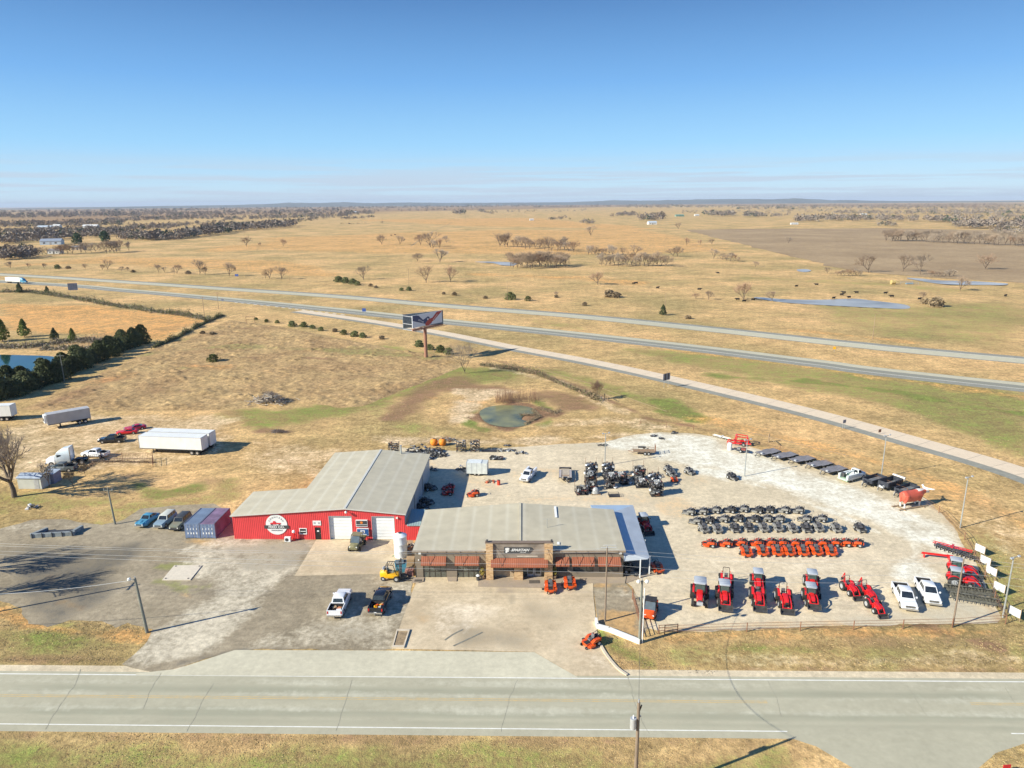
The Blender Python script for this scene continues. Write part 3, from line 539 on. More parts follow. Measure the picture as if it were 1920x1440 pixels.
# ================================================================ helpers for buildings
def textm(name, s, size, m, parent, loc, rot, ext=.012, sx=1.0, shear=0.0, align='CENTER', bold=0.0):
    c = bpy.data.curves.new(name, 'FONT'); c.body = s; c.size = size; c.extrude = ext; c.align_x = align; c.align_y = 'CENTER'; c.shear = shear; c.offset = bold; c.resolution_u = 3
    t = bpy.data.objects.new(name, c); COL.objects.link(t); bpy.context.view_layer.update()
    me = bpy.data.meshes.new_from_object(t.evaluated_get(bpy.context.evaluated_depsgraph_get())); bpy.data.objects.remove(t)
    for v in me.vertices: v.co.x *= sx
    me.materials.clear(); me.materials.append(m); o = bpy.data.objects.new(name, me); COL.objects.link(o); o.parent = parent; o.location = loc; o.rotation_euler = rot; return o
FRONT = (R_(90), 0, 0)
def wall(b, x0, x1, top, ops, y0, y1, m, brk=()):
    xs = sorted(set([x0, x1]+[q for o in ops for q in (o[0], o[1]) if x0 < q < x1]+[q for q in brk if x0 < q < x1]))
    for a, c in zip(xs[:-1], xs[1:]):
        mid = (a+c)/2; cur = 0.0
        for o in sorted([o for o in ops if o[0] < mid < o[1]], key=lambda o: o[2]):
            if o[2] > cur+.001: b.prism([(a, cur), (c, cur), (c, o[2]), (a, o[2])], y0, y1, m)
            cur = o[3]
        b.prism([(a, cur), (c, cur), (c, top(c)), (a, top(a))], y0, y1, m)
def panel(b, q, u0, u1, v0, v1, off, m, th=.01):       # q: 4 corners (u across, v up); a thin plate lying on that face
    a, c, d_, e = [Vector(p) for p in q]; n = (c-a).cross(e-a).normalized()
    f = lambda u, v: (a*(1-u)+c*u)*(1-v)+(e*(1-u)+d_*u)*v
    P = [f(u0, v0), f(u1, v0), f(u1, v1), f(u0, v1)]
    b.add([p+n*off for p in P]+[p+n*(off+th) for p in P], [(4, 5, 6, 7), (0, 1, 5, 4), (1, 2, 6, 5), (2, 3, 7, 6), (3, 0, 4, 7), (3, 2, 1, 0)], m)
def roofmat(name, col, rib_axis, seam_axis, period=.35, seam=2.6, seamcol=(.66, .65, .56)):
    m = ridged(name, col, rib_axis, period, .03, .65, .08); t = m.node_tree; b = t.nodes['Principled BSDF']; b.inputs['Specular IOR Level'].default_value = .2; N = t.nodes.new; K = t.links.new
    src = b.inputs['Base Color'].links[0].from_socket
    s = [n for n in t.nodes if n.type == 'SEPXYZ'][0]; a = N('ShaderNodeMath'); a.operation = 'DIVIDE'; a.inputs[1].default_value = seam; K(s.outputs[seam_axis], a.inputs[0])
    f = N('ShaderNodeMath'); f.operation = 'FRACT'; K(a.outputs[0], f.inputs[0]); p = N('ShaderNodeMath'); p.operation = 'PINGPONG'; p.inputs[1].default_value = .5; K(f.outputs[0], p.inputs[0])
    r = N('ShaderNodeMapRange'); r.inputs[1].default_value = .0; r.inputs[2].default_value = .16; r.inputs[3].default_value = .75; r.inputs[4].default_value = 0; K(p.outputs[0], r.inputs[0])
    ns = N('ShaderNodeTexNoise'); ns.inputs['Scale'].default_value = .5; mu = N('ShaderNodeMath'); mu.operation = 'MULTIPLY'; K(r.outputs[0], mu.inputs[0]); K(ns.outputs['Fac'], mu.inputs[1])
    x = N('ShaderNodeMix'); x.data_type = 'RGBA'; K(mu.outputs[0], x.inputs[0]); K(src, x.inputs[6]); x.inputs[7].default_value = (*seamcol, 1); K(x.outputs[2], b.inputs['Base Color']); return m
m_redwall = mat('red_sheet_wall', (.78, .075, .08), .45, var=.08, vs=.5); m_redrib = mat('red_sheet_rib', (.52, .035, .04), .45, var=.08)
m_roof1 = roofmat('barn_roof_sheet', (.51, .47, .355), 1, 0); m_roof2 = roofmat('showroom_roof_sheet', (.475, .435, .325), 1, 0, seam=2.6, seamcol=(.60, .58, .48))
m_trim = mat('pale_trim', (.55, .55, .5), .5, var=.06); m_greywall = ridged('grey_sheet_wall', (.42, .45, .47), 1, .3, .03); m_door = ridged('white_sectional_door', (.78, .80, .80), 2, .55, .03, .4)
m_taup = ridged('brown_siding', (.235, .195, .145), 2, .22, .02, .7); m_awn = ridged('terracotta_awning', (.29, .09, .042), 0, .3, .03, .6, .15)
m_void = mat('dark_interior', (.03, .03, .03), .9)
# ---------------------------------------------------------------- red metal barn
TH = math.atan2(G(787, 1013).y-G(440, 1010.5).y, G(787, 1013).x-G(440, 1010.5).x)
O1 = G(440, 1010.5); barn = thing('feed_store_barn', 'long red metal barn with pale grey roof and two white overhead doors', 'building', O1, TH)
bt = lambda x: 4.13+(5.5-4.13)*x/18.2 if x < 18.2 else 5.5-(5.5-4.6)*(x-18.2)/9.4
ops = [(15.45, 19.15, 0, 4.1), (22.3, 25.95, 0, 4.1), (13.1, 14.1, 0, 2.12), (10.7, 11.75, 1.0, 1.9)]
b = MB(); wall(b, 0, 27.6, lambda x: bt(x)-.06, ops, 0, .16, m_redwall, brk=(18.2,))
for i in range(92):
    x = .15+i*.3; cur = 0.02
    for o_ in sorted([q for q in ops if q[0]-.05 < x < q[1]+.05], key=lambda q: q[2]):
        if o_[2] > .1: b.box((x, -.016, (cur+o_[2])/2), (.045, .03, o_[2]-cur-.04), m_redrib)
        cur = o_[3]+.03
    b.box((x, -.016, (cur+bt(x)-.1)/2), (.045, .03, bt(x)-.12-cur), m_redrib)
b.build('front_wall', barn)
b = MB(); b.box((.08, 4.8, 2.0), (.16, 9.25, 4.0), m_redwall); b.build('side_wall', barn)
b = MB(); b.box((4.7, 9.35, 2.0), (9.2, .16, 4.1), m_redwall); b.build('side_wall', barn); b = MB(); b.box((9.28, 18.2, 2.35), (.16, 17.4, 4.7), m_redwall); b.build('side_wall', barn)
b = MB(); b.box((27.52, 13.6, 2.25), (.16, 27.0, 4.5), m_greywall)
for y in (9.0, 18.0): b.box((27.62, y, 2.2), (.06, .15, 4.4), M['dgrey'])
b.build('grey_side_wall', barn)
b = MB(); wall(b, 9.2, 27.6, lambda x: bt(x)-.06, [], 27.1, 27.26, m_greywall, brk=(18.2,)); b.build('back_wall', barn)
def slab(b, pts, th, m): # pts ccw seen from above
    n = len(pts); vs = [(p[0], p[1], p[2]) for p in pts]+[(p[0], p[1], p[2]-th) for p in pts]
    b.add(vs, [tuple(range(n)), tuple(range(2*n-1, n-1, -1))]+[(i, i+n, (i+1) % n+n, (i+1) % n)[::1] for i in range(n)], m)
b = MB(); e = .25
slab(b, [(-e, -e, bt(0)-.02), (9.2, -e, bt(9.2)), (9.2, 9.55, bt(9.2)), (-e, 9.55, bt(0)-.02)], .1, m_roof1)
slab(b, [(9.2, -e, bt(9.2)), (18.2, -e, 5.5), (18.2, 27.4, 5.5), (9.2-.12, 27.4, bt(9.1)), (9.2-.12, 9.56, bt(9.1)), (9.2, 9.55, bt(9.2))], .1, m_roof1)
slab(b, [(18.2, -e, 5.5), (27.6+e, -e, 4.58), (27.6+e, 27.4, 4.58), (18.2, 27.4, 5.5)], .1, m_roof1)
rf = b.build('roof', barn)
b = MB(); b.box((18.2, 13.6, 5.53), (.35, 27.6, .05), m_trim); b.build('ridge_cap', rf)
b = MB(); b.cyl((22.3, 26.3, 5.0), (22.3, 26.3, 6.6), .16, M['steel'], 10); b.cyl((22.3, 26.3, 6.6), (22.3, 26.3, 6.75), .24, M['steel'], 10); b.build('flue', rf)
b = MB()
for x0, x1 in ((-.25, 18.2), (18.2, 27.85)):
    z0, z1 = bt(max(0, x0)), (5.5 if x1 < 19 else 4.58); a = math.atan2(z1-z0, x1-x0); b.box(((x0+x1)/2, -.29, (z0+z1)/2-.06), (math.hypot(x1-x0, z1-z0), .06, .16), m_trim, ry=-a)
b.build('eave_trim', barn)
for x0, x1 in ((15.45, 19.15), (22.3, 25.95)):
    b = MB(); b.box(((x0+x1)/2, .32, 2.02), (x1-x0-.04, .06, 4.04), m_door); dd = b.build('overhead_door', barn)
    b = MB(); b.box((x0+.03, .15, 2.04), (.05, .34, 4.08), M['lgrey']); b.box((x1-.03, .15, 2.04), (.05, .34, 4.08), M['lgrey']); b.box(((x0+x1)/2, .15, 4.075), (x1-x0-.12, .34, .05), M['lgrey']); b.build('frame', dd)
b = MB(); b.box((13.6, .10, 1.05), (.94, .06, 2.08), M['black']); dd = b.build('door', barn); b = MB(); b.box((13.6, .06, 1.45), (.32, .012, .22), M['whitematt']); b.build('notice', dd); b = MB(); b.box((13.95, .05, 1.05), (.04, .05, .14), M['chrome']); b.build('handle', dd)
b = MB(); b.box((11.22, .06, 1.45), (.9, .04, .78), M['glass']); dd = b.build('window', barn)
b = MB(); b.box((11.22, -.02, 1.93), (1.2, .1, .1), M['whitematt']); b.box((11.22, -.02, .98), (1.2, .1, .1), M['whitematt']); b.box((10.68, -.02, 1.45), (.1, .1, .84), M['whitematt']); b.box((11.77, -.02, 1.45), (.1, .1, .84), M['whitematt']); b.box((11.2, -.01, 1.42), (.9, .03, .1), M['whitematt']); b.build('frame', dd)
# round sign
m_sw = mat('sign_white', (.74, .75, .74), .5, var=.05); m_sb = mat('sign_charcoal', (.055, .06, .065), .5); m_sr = mat('sign_red', (.62, .03, .04), .5); m_snavy = mat('sign_navy', (.02, .06, .22), .5)
b = MB(); b.cyl((7.05, -.04, 2.58), (7.05, -.09, 2.58), 1.72, m_sw, 48); sg = b.build('round_sign', barn)
b = MB(); b.box((7.05, -.11, 2.18), (3.9, .04, .56), m_sb); b.build('sign_band', sg)
textm('lettering', 'FEED CO.', .56, m_sw, sg, (7.05, -.14, 2.18), FRONT, sx=1.1, bold=.012)
textm('lettering', 'WHOLESALE', .30, m_sb, sg, (7.05, -.10, 1.58), FRONT, sx=1.05)
tl = 'CHOUTEAU'
for i, ch in enumerate(tl):
    a = R_(150-i*120/7); textm('lettering', ch, .36, m_sb, sg, (7.05+1.25*math.cos(a), -.10, 2.62+1.25*math.sin(a)), (R_(90), R_(-(math.degrees(a)-90)), 0))
b = MB(); b.prism([(6.05, 2.62), (7.0, 2.62), (7.0, 3.02), (6.85, 3.2), (6.55, 3.2), (6.5, 2.95), (6.1, 2.9)], -.10, -.13, m_sr); b.prism([(7.02, 2.68), (7.75, 2.68), (7.75, 2.9), (7.02, 2.9)], -.10, -.13, m_sr)
for x in (6.3, 7.5): b.cyl((x, -.10, 2.62), (x, -.14, 2.62), .13, m_sb, 12)
b.build('pickup_emblem', sg)
# sign boxes between the doors
b = MB(); b.box((20.75, -.14, 2.95), (1.85, .22, 1.15), m_sw); s1 = b.build('sign_box', barn); b = MB(); b.box((20.75, -.265, 3.12), (1.7, .02, .62), m_sb); b.box((20.75, -.265, 2.6), (1.7, .02, .22), m_sb); b.build('sign_face', s1)
b = MB(); b.cyl((20.75, -.27, 3.12), (20.75, -.30, 3.12), .22, mat('sign_orange', (.7, .2, .03), .5), 14); b.build('sign_emblem', s1)
b = MB(); b.box((20.85, -.14, 1.45), (1.9, .22, 1.22), m_sw); s2 = b.build('sign_box', barn); b = MB(); b.box((20.85, -.265, 1.45), (1.78, .02, 1.1), mat('sign_blue', (.025, .10, .30), .5)); b.build('sign_face', s2)
b = MB()
b.prism([(20.5, 1.35), (20.62, 1.28), (20.85, 1.22), (21.08, 1.28), (21.2, 1.35), (21.2, 1.75), (21.14, 1.88), (21.05, 1.7), (20.97, 1.9), (20.85, 1.75), (20.73, 1.9), (20.65, 1.7), (20.56, 1.88), (20.5, 1.75)], -.275, -.30, m_sw); b.box((20.85, -.285, 1.07), (1.2, .02, .1), m_sw); e1 = b.build('crown_emblem', s2)
b = MB(); b.cyl((20.85, -.30, 1.5), (20.85, -.32, 1.5), .2, MATS['sign_blue'], 16); b.build('emblem_centre', e1); textm('lettering', 'H', .32, m_sw, e1, (20.85, -.33, 1.5), FRONT)
b = MB(); b.box((13.55, -.06, 2.9), (1.3, .05, .8), m_sw); s3 = b.build('notice_board', barn)
for x in (13.2, 13.9): b = MB(); b.box((x, -.09, 2.9), (.35, .01, .3), M['lgrey']); b.build('print', s3)
b = MB(); b.cyl((18.4, 0, 4.95), (18.4, -.45, 5.05), .06, M['steel'], 6); b.ball((18.45, -.55, 5.0), .22, M['lamp'], 8, 6); b.build('flood_light', barn)
b = MB(); b.box((26.4, -.12, 3.9), (.3, .25, .25), M['lamp']); b.build('flood_light', barn)
# annex linking to the showroom
ax_o = barn
b = MB(); b.box((28.8, .08, 1.3), (2.3, .16, 2.6), m_redwall)
for i in range(7): b.box((27.85+i*.3, -.016, 1.3), (.045, .03, 2.5), m_redrib)
b.build('annex_wall', barn); b = MB(); m_anx = ridged('green_grey_roof', (.26, .36, .37), 0, .38, .04)
slab(b, [(27.9, -.15, 2.62), (30.2, -.15, 2.62), (30.2, 4.6, 3.3), (27.9, 4.6, 3.3)], .1, m_anx); b.build('annex_roof', barn)
# things at the foot of the barn wall
def local(o, x, y, z=0): return Vector(o.location)+Matrix.Rotation(o.rotation_euler.z, 3, 'Z') @ Vector((x, y, z))
ac = thing('air_conditioner', 'small white air conditioning unit on the ground below the round sign', 'air conditioner', local(barn, 8.9, -.75), TH)
b = MB(); b.box((0, 0, .42), (.95, .45, .75), M['whitematt']); b.build('casing', ac); b = MB(); b.cyl((-.1, -.225, .42), (-.1, -.26, .42), .27, M['dgrey'], 14); b.build('fan_grille', ac); b = MB(); b.box((-.35, 0, .025), (.1, .5, .05), M['dgrey']); b.build('foot', ac); b = MB(); b.box((.35, 0, .025), (.1, .5, .05), M['dgrey']); b.build('foot', ac)
gp = thing('hose_reel_stand', 'white and red old pump stand against the red wall beside the little window', 'pump', local(barn, 9.85, -.5), TH)
b = MB(); b.box((0, 0, .7), (.32, .3, 1.4), M['red'], ty=.8, tx=.8); b.build('column', gp); b = MB(); b.ball((0, 0, 1.6), .26, M['whitematt'], 10, 6); b.build('globe', gp); b = MB(); b.tube([(.16, 0, 1.2), (.4, 0, .9), (.45, 0, .2), (.3, -.1, .1)], .03, M['blackp']); b.build('hose', gp)
# ---------------------------------------------------------------- showroom
O2 = G(775, 1083.5); TH2 = math.atan2(G(1172, 1083.5).y-O2.y, G(1172, 1083.5).x-O2.x)
sh = thing('tractor_showroom', 'low brown showroom with grey metal roof, stone entrance tower and orange red awnings', 'building', (O2.x+.35, O2.y, 0), TH2)
WX, DP = 29.6, 13.2; SX = -O2.x-.35                       # local x of world x
lx = lambda px, py=1083.5: (G(px, py).x-(O2.x+.35))
ops = [(1.1, 4.45, 0, 2.45), (5.95, 9.15, 0, 2.45), (20.15, 21.7, .95, 2.4), (22.5, 25.4, .95, 2.4), (26.2, 29.0, .95, 2.4), (10.9, 18.5, 0, 3.2)]
b = MB(); wall(b, 0, WX, lambda x: 4.34, ops, 0, .2, m_taup); b.build('front_wall', sh)
b = MB(); b.box((.1, DP/2+.1, 2.15), (.2, DP-.2, 4.3), m_taup); b.build('side_wall', sh); b = MB(); b.box((WX-.1, DP/2+.1, 2.15), (.2, DP-.2, 4.3), m_taup); b.build('side_wall', sh)
b = MB(); b.box((WX/2, DP+.1, 2.15), (WX, .2, 4.3), m_taup); b.build('back_wall', sh)
b = MB(); b.box((WX/2, 2.5, .06), (WX-.4, 4.6, .03), mat('shop_floor', (.28, .26, .22), .4)); b.box((WX/2, 4.6, 2.1), (WX-.4, .1, 4.1), m_void); b.build('interior', sh)
b = MB(); e = .25; mx_, zc, zb = 14.95, 4.42, 5.6
for xa, xc in ((-e, mx_), (mx_, WX+e)):
    NN = 12; zt_ = lambda x, y: zc+.05*(1-abs(x-mx_)/15.2)+(zb-zc-.05)*((y+e)/(DP+.3+e))*(1-abs(x-mx_)/15.2)
    vs = []; 
    for i in range(NN+1):
        for j in range(NN+1): x_, y_ = xa+(xc-xa)*i/NN, -e+(DP+.3+e)*j/NN; vs.append((x_, y_, max(zc, zt_(x_, y_))))
    b.add(vs, [(i*(NN+1)+j, (i+1)*(NN+1)+j, (i+1)*(NN+1)+j+1, i*(NN+1)+j+1) for i in range(NN) for j in range(NN)], m_roof2)
b.box((WX/2, -e, zc-.02), (WX+2*e, .04, .12), m_trim)
rf = b.build('roof', sh, 25)
b = MB(); b.box((mx_, (DP)/2, (zc+zb)/2+.10), (.36, DP+.5, .06), m_roof1, rx=math.atan2(zb-zc-.05, DP+.55)); b.build('ridge_cap', rf)
b = MB()
for (x, y0, y1) in ((20.5, 9.3, 12.9), (20.45, 1.2, 1.9)):
    zf = lambda y: zc+(zb-zc)*(y/DP)*(1-(x-mx_)/(WX-mx_))+.12
    b = MB(); b.box((x, (y0+y1)/2, zf((y0+y1)/2)), (.35, y1-y0, .05), m_sw, rx=math.atan2(zf(y1)-zf(y0), y1-y0)); b.build('flashing', rf)
for x, y in ((15.8, 1.6), (17.3, 1.4), (19, 1.2), (16.3, .6)): b = MB(); b.cyl((x, y, 4.4), (x, y, 5.05), .05, m_sw, 6); b.build('vent_pipe', rf)
b = MB()
b.box((27.5, .4, 4.56), (2.2, .05, .03), m_sw); b.build('flashing', rf); b = MB(); b.box((27.7, 1.0, 4.6), (1.8, .05, .03), m_sw); b.build('flashing', rf)
b = MB(); b.cyl((19.0, 6.2, 4.6), (19.0, 6.2, 6.3), .04, M['steel'], 6); b.cyl((18.4, 6.2, 6.2), (19.6, 6.2, 6.2), .02, M['steel'], 5); b.build('aerial', rf)
m_fascia = mat('brown_fascia', (.30, .24, .18), .6, var=.1)
b = MB(); b.box((4.8, -.3, 4.3), (10.3, .1, .3), m_fascia); b.build('fascia', sh); b = MB(); b.box((24.9, -.3, 4.3), (9.9, .1, .3), m_fascia); b.build('fascia', sh)
def windows(name, x0, x1, z0, z1, nmull, y=.12, tr=None):
    b = MB(); b.box(((x0+x1)/2, y, (z0+z1)/2), (x1-x0-.02, .03, z1-z0-.02), mat('shop_glass', (.05, .06, .055), .06, spec=1., var=.5, vs=1.2, col2=(.13, .14, .12))); w = b.build(name, sh)
    b = MB(); mf = mat('bronze_frame', (.06, .05, .04), .5)
    for i in range(nmull+1): b.box((x0+.04+(x1-x0-.08)*i/nmull, y-.04, (z0+z1)/2), (.06, .06, z1-z0), mf)
    for z in [z0+.04, z1-.04]+([tr] if tr else []): b.box(((x0+x1)/2, y-.075, z), (x1-x0, .02, .07), mf)
    b.build('frame', w); return w
windows('storefront_window', 1.1, 4.45, 0, 2.45, 4, tr=1.0); windows('storefront_window', 5.95, 9.15, 0, 2.45, 4, tr=1.0)
windows('window', 20.15, 21.7, .95, 2.4, 2); windows('window', 22.5, 25.4, .95, 2.4, 3); windows('window', 26.2, 29.0, .95, 2.4, 3)
def awning(x0, x1, z0=2.42, z1=3.42, dep=1.0, y=0):
    b = MB(); b.prism([(y-.01, z1), (y-dep, z0+.12), (y-dep, z0), (y-.01, z1-.14)], x0, x1, m_awn, 'x'); 
    for x in (x0+.02, x1-.02): b.prism([(y-.01, z1-.13), (y-dep+.02, z0+.02), (y-.01, z0+.02)], x-.02, x+.02, m_awn, 'x')
    return b.build('awning', sh)
for x0, x1 in ((.95, 4.45), (5.7, 9.15)):
    awning(x0, x1)
for x0, x1 in ((20.0, 21.9), (22.3, 25.45), (26.0, 29.2)): awning(x0, x1, 2.3, 3.3)
mr_ = mat('support_rod', (.07, .05, .04), .5)
for x, z in ((1.9, 3.4), (4.6, 3.4), (6.6, 3.4), (8.8, 3.4), (20.9, 3.3), (22.9, 3.3), (24.6, 3.3), (27, 3.3), (28.9, 3.3)): b = MB(); b.cyl((x+.4, -1.0, z-.9), (x-.1, -.37, 4.35), .03, mr_, 5); b.build('awning_rod', sh)
# stone tower at the entrance
def brickmat():
    m = mat('ledge_stone', (.60, .38, .18), .85, var=.2, vs=1); t = m.node_tree; bs = t.nodes['Principled BSDF']; br = t.nodes.new('ShaderNodeTexBrick'); c = t.nodes.new('ShaderNodeTexCoord'); mp = t.nodes.new('ShaderNodeMapping'); mp.inputs['Rotation'].default_value = (R_(90), 0, 0)
    t.links.new(c.outputs['Object'], mp.inputs[0]); t.links.new(mp.outputs[0], br.inputs[0]); br.inputs['Scale'].default_value = 1.0; br.inputs['Brick Width'].default_value = .42; br.inputs['Row Height'].default_value = .13; br.inputs['Mortar Size'].default_value = .012
    br.inputs['Color1'].default_value = (.74, .50, .26, 1); br.inputs['Color2'].default_value = (.42, .24, .11, 1); br.inputs['Mortar'].default_value = (.60, .45, .28, 1); t.links.new(br.outputs[0], bs.inputs['Base Color'])
    bp = t.nodes.new('ShaderNodeBump'); bp.inputs['Strength'].default_value = .8; bp.inputs['Distance'].default_value = .04; t.links.new(br.outputs['Fac'], bp.inputs['Height']); bp.invert = True; t.links.new(bp.outputs[0], bs.inputs['Normal']); return m
m_brick = brickmat(); ty = -.75
cx = [(10.15, 11.15), (14.1, 15.35), (18.4, 19.55)]
for i, (a, c) in enumerate(cx):
    h = 5.72 if i != 1 else 3.3; b = MB(); b.box(((a+c)/2, ty/2+.1-.05, h/2), (c-a, -ty+.25, h), m_brick); b.build('stone_pillar', sh)
def plankmat():
    m = ridged('weathered_planks', (.26, .22, .18), 2, .28, .02, .8, .35); return m
b = MB(); b.box((14.78, -.45, 4.52), (7.22, .3, 2.1), plankmat()); pnl = b.build('plank_panel', sh)
b = MB(); b.box((14.85, -.35, 5.78), (9.6, .75, .08), mat('parapet_cap', (.20, .15, .11), .6)); b.box((14.78, -.3, 3.4), (7.22, .5, .1), MATS['parapet_cap']); b.build('parapet_cap', sh)
b = MB(); b.box((10.35, -.4, 5.98), (.25, .25, .35), M['dgrey']); b.build('spot_light', sh); b = MB(); b.box((19.4, -.4, 5.98), (.25, .25, .35), M['dgrey']); b.build('spot_light', sh)
b = MB(); b.prism([(12.7, 4.22), (16.15, 4.22), (16.75, 4.9), (16.5, 5.12), (12.7, 5.12)], -.6, -.70, m_sb); bd = b.build('name_board', sh)
textm('lettering', 'SPARTAN', .52, m_sw, bd, (14.95, -.72, 4.72), FRONT, sx=1.12, shear=.35, bold=.014)
textm('lettering', 'MOWERS', .17, m_sw, bd, (15.35, -.72, 4.36), FRONT, sx=1.2, shear=.3)
b = MB(); b.prism([(12.9, 4.32), (13.15, 4.3), (13.2, 4.5), (13.35, 4.45), (13.4, 4.65), (13.42, 4.85), (13.25, 5.0), (13.0, 5.05), (12.85, 4.9), (12.95, 4.7)], -.71, -.73, m_sw); b.prism([(13.2, 4.62), (13.5, 4.9), (13.42, 5.06), (13.05, 5.1), (13.3, 4.95)], -.735, -.745, m_sw); b.build('helmet_emblem', bd)
b = MB(); b.box((16.0, -.62, 3.72), (2.9, .04, .12), mat('pale_plank', (.6, .55, .46), .8)); b.build('pale_board', pnl)
awning(10.85, 18.85, 2.5, 3.45, 1.05, -.62)
for x, zt in ((11.3, 5.5), (18.6, 5.5)): b = MB(); b.cyl((x+1.1, -1.6, 2.75), (x, -.62, zt), .03, mr_, 5); b.build('awning_rod', sh)
windows('storefront_window', 11.2, 14.05, 1.05, 3.2, 3, y=.32)
b = MB(); b.box((12.62, .3, .52), (2.85, .12, 1.04), mat('knee_wall', (.42, .33, .22), .8)); b.build('knee_wall', sh)
b = MB(); b.box((16.85, .42, 1.6), (3.0, .04, 3.2), MATS['shop_glass']); b.build('entrance_glass', sh)
for x in (16.45, 17.5):
    b = MB(); b.box((x, .33, 1.2), (.96, .06, 2.3), M['lgrey']); dr = b.build('entrance_door', sh); b = MB(); b.box((x, .285, 1.35), (.7, .02, 1.7), M['glass']); b.build('pane', dr)
    b = MB(); b.box((x-.05, .265, 1.85), (.55, .012, .42), m_sw); b.build('poster', dr); b = MB(); b.box((x+(.4 if x < 17 else -.4), .26, 1.1), (.05, .06, .5), M['steel']); b.build('handle', dr)
for x, z in ((.75, 4.0), (29.1, 4.0), (.55, 2.9)):
    b = MB(); b.box((x, -.2 if z > 3 else -.15, z), (.35, .3, .25) if z > 3 else (.15, .2, .15), M['lamp']); b.build('wall_light', sh)
for px, py in ((1163, 1040), (1174, 1050)): pass
# canopy round the right rear corner
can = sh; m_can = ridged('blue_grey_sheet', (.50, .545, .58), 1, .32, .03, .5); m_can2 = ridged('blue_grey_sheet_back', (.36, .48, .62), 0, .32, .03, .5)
Lp = lambda v: (Matrix.Rotation(-TH2, 3, 'Z') @ (Vector((v[0], v[1], 0))-Vector((O2.x+.35, O2.y, 0))))
oc = Lp(G(1218, 1045, 2.95)); ob = Lp(G(1187, 947, 2.95)); ol = Lp(G(1107, 947, 2.95)); xi = WX+.02; yi = DP+.25
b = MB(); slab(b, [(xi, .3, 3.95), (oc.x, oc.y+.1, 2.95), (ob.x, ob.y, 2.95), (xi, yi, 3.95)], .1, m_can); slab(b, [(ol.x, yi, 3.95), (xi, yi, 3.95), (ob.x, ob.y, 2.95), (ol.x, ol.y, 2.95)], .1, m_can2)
slab(b, [(xi, .3, 3.95), (xi, -.45, 2.9), (oc.x-.3, oc.y-.35, 2.9), (oc.x, oc.y+.1, 2.95)], .08, m_can)
cr_ = b.build('canopy_roof', sh)
for p in [Lp(G(1199.5, 1084)), Lp(G(1217, 1077)), Vector((ob.x-.2, ob.y-.25, 0)), Vector((ol.x+.2, ol.y-.25, 0)), Vector((ob.x-.1, 12, 0)), Vector((ob.x-.1, 6, 0))]:
    b = MB(); b.box((p.x, p.y, 1.45), (.14, .14, 2.9), M['whitematt']); b.build('canopy_post', sh)
sl_ = MB(); sl_.prism([tuple(Lp(G(*p))[:2]) for p in [(1172, 1085), (1174, 1094), (1218, 1078), (1222, 1074), (1205, 1000), (1172, 1000)]], 0, .06, m_conc, 'z'); sl_.build('canopy_slab', sh)
# topiary pots and small things by the entrance
for px, nm in ((904, 'left'), (1040, 'right')):
    p = G(px, 1087); t = thing('potted_shrub', 'golden green potted shrub standing by the %s stone pillar of the entrance' % nm, 'potted plant', (p.x, p.y+.1, .13), 0, 'potted shrubs at the entrance')
    b = MB(); b.cyl((0, 0, 0), (0, 0, .5), .22, M['cardboard'], 10, .32); b.build('pot', t)
    b = MB(); rr = random.Random(3)
    for i in range(260):
        z = rr.random()*1.4; q = .36*math.sin(math.pi*(z/1.4)*.9+.25); a = rr.random()*6.28; r = q*rr.random()**.4; c = Vector((r*math.cos(a), r*math.sin(a), .5+z)); u = Vector((rr.uniform(-1, 1), rr.uniform(-1, 1), rr.uniform(-1, 1))).normalized()*.09; v = u.orthogonal().normalized()*.06
        b.add([c-u, c+v, c+u, c-v], [(0, 1, 2, 3)], mat('golden_leaf', (.26, .21, .035), .8, var=.4, vs=5))
    b.build('foliage', t)
p = G(899, 1089); t = thing('outdoor_bin', 'small grey bin with white lid beside the left potted shrub', 'bin', (p.x-.2, p.y, .13)); b = MB(); b.cyl((0, 0, 0), (0, 0, .7), .24, M['dgrey'], 10, .28); b.build('bin_body', t); b = MB(); b.cyl((0, 0, .7), (0, 0, .85), .3, M['whitematt'], 10, .12); b.build('lid', t)
p = G(1002, 1092.5); b = MB(); b.box((p.x, p.y, .145), (1.5, .85, .03), mat('door_mat', (.10, .085, .07), .95)); tag(b.build('door_mat'), 'dark rectangular door mat lying in front of the entrance doors', 'mat')
p = G(784, 1090.5); b = MB(); b.box((p.x, p.y, .175), (1.0, .55, .03), MATS['door_mat']); tag(b.build('floor_grate'), 'small dark grate in the kerbed step at the left showroom corner', 'grate')
# low white wall at the yard corner
wl = [G(*p) for p in [(1117.5, 1166), (1120, 1178), (1142, 1184), (1199, 1207)]]
b = MB(); mw = mat('whitewashed_wall', (.72, .72, .68), .8, var=.06)
for a, c in zip(wl[:-1], wl[1:]):
    m_ = (a+c)/2; l = (c-a).length; b.box((m_.x, m_.y, .3), (l+.1, .3, .6), mw, rz=math.atan2(c.y-a.y, c.x-a.x))
tag(b.build('low_wall'), 'low whitewashed wall angling from the forecourt to the tall pole', 'wall')
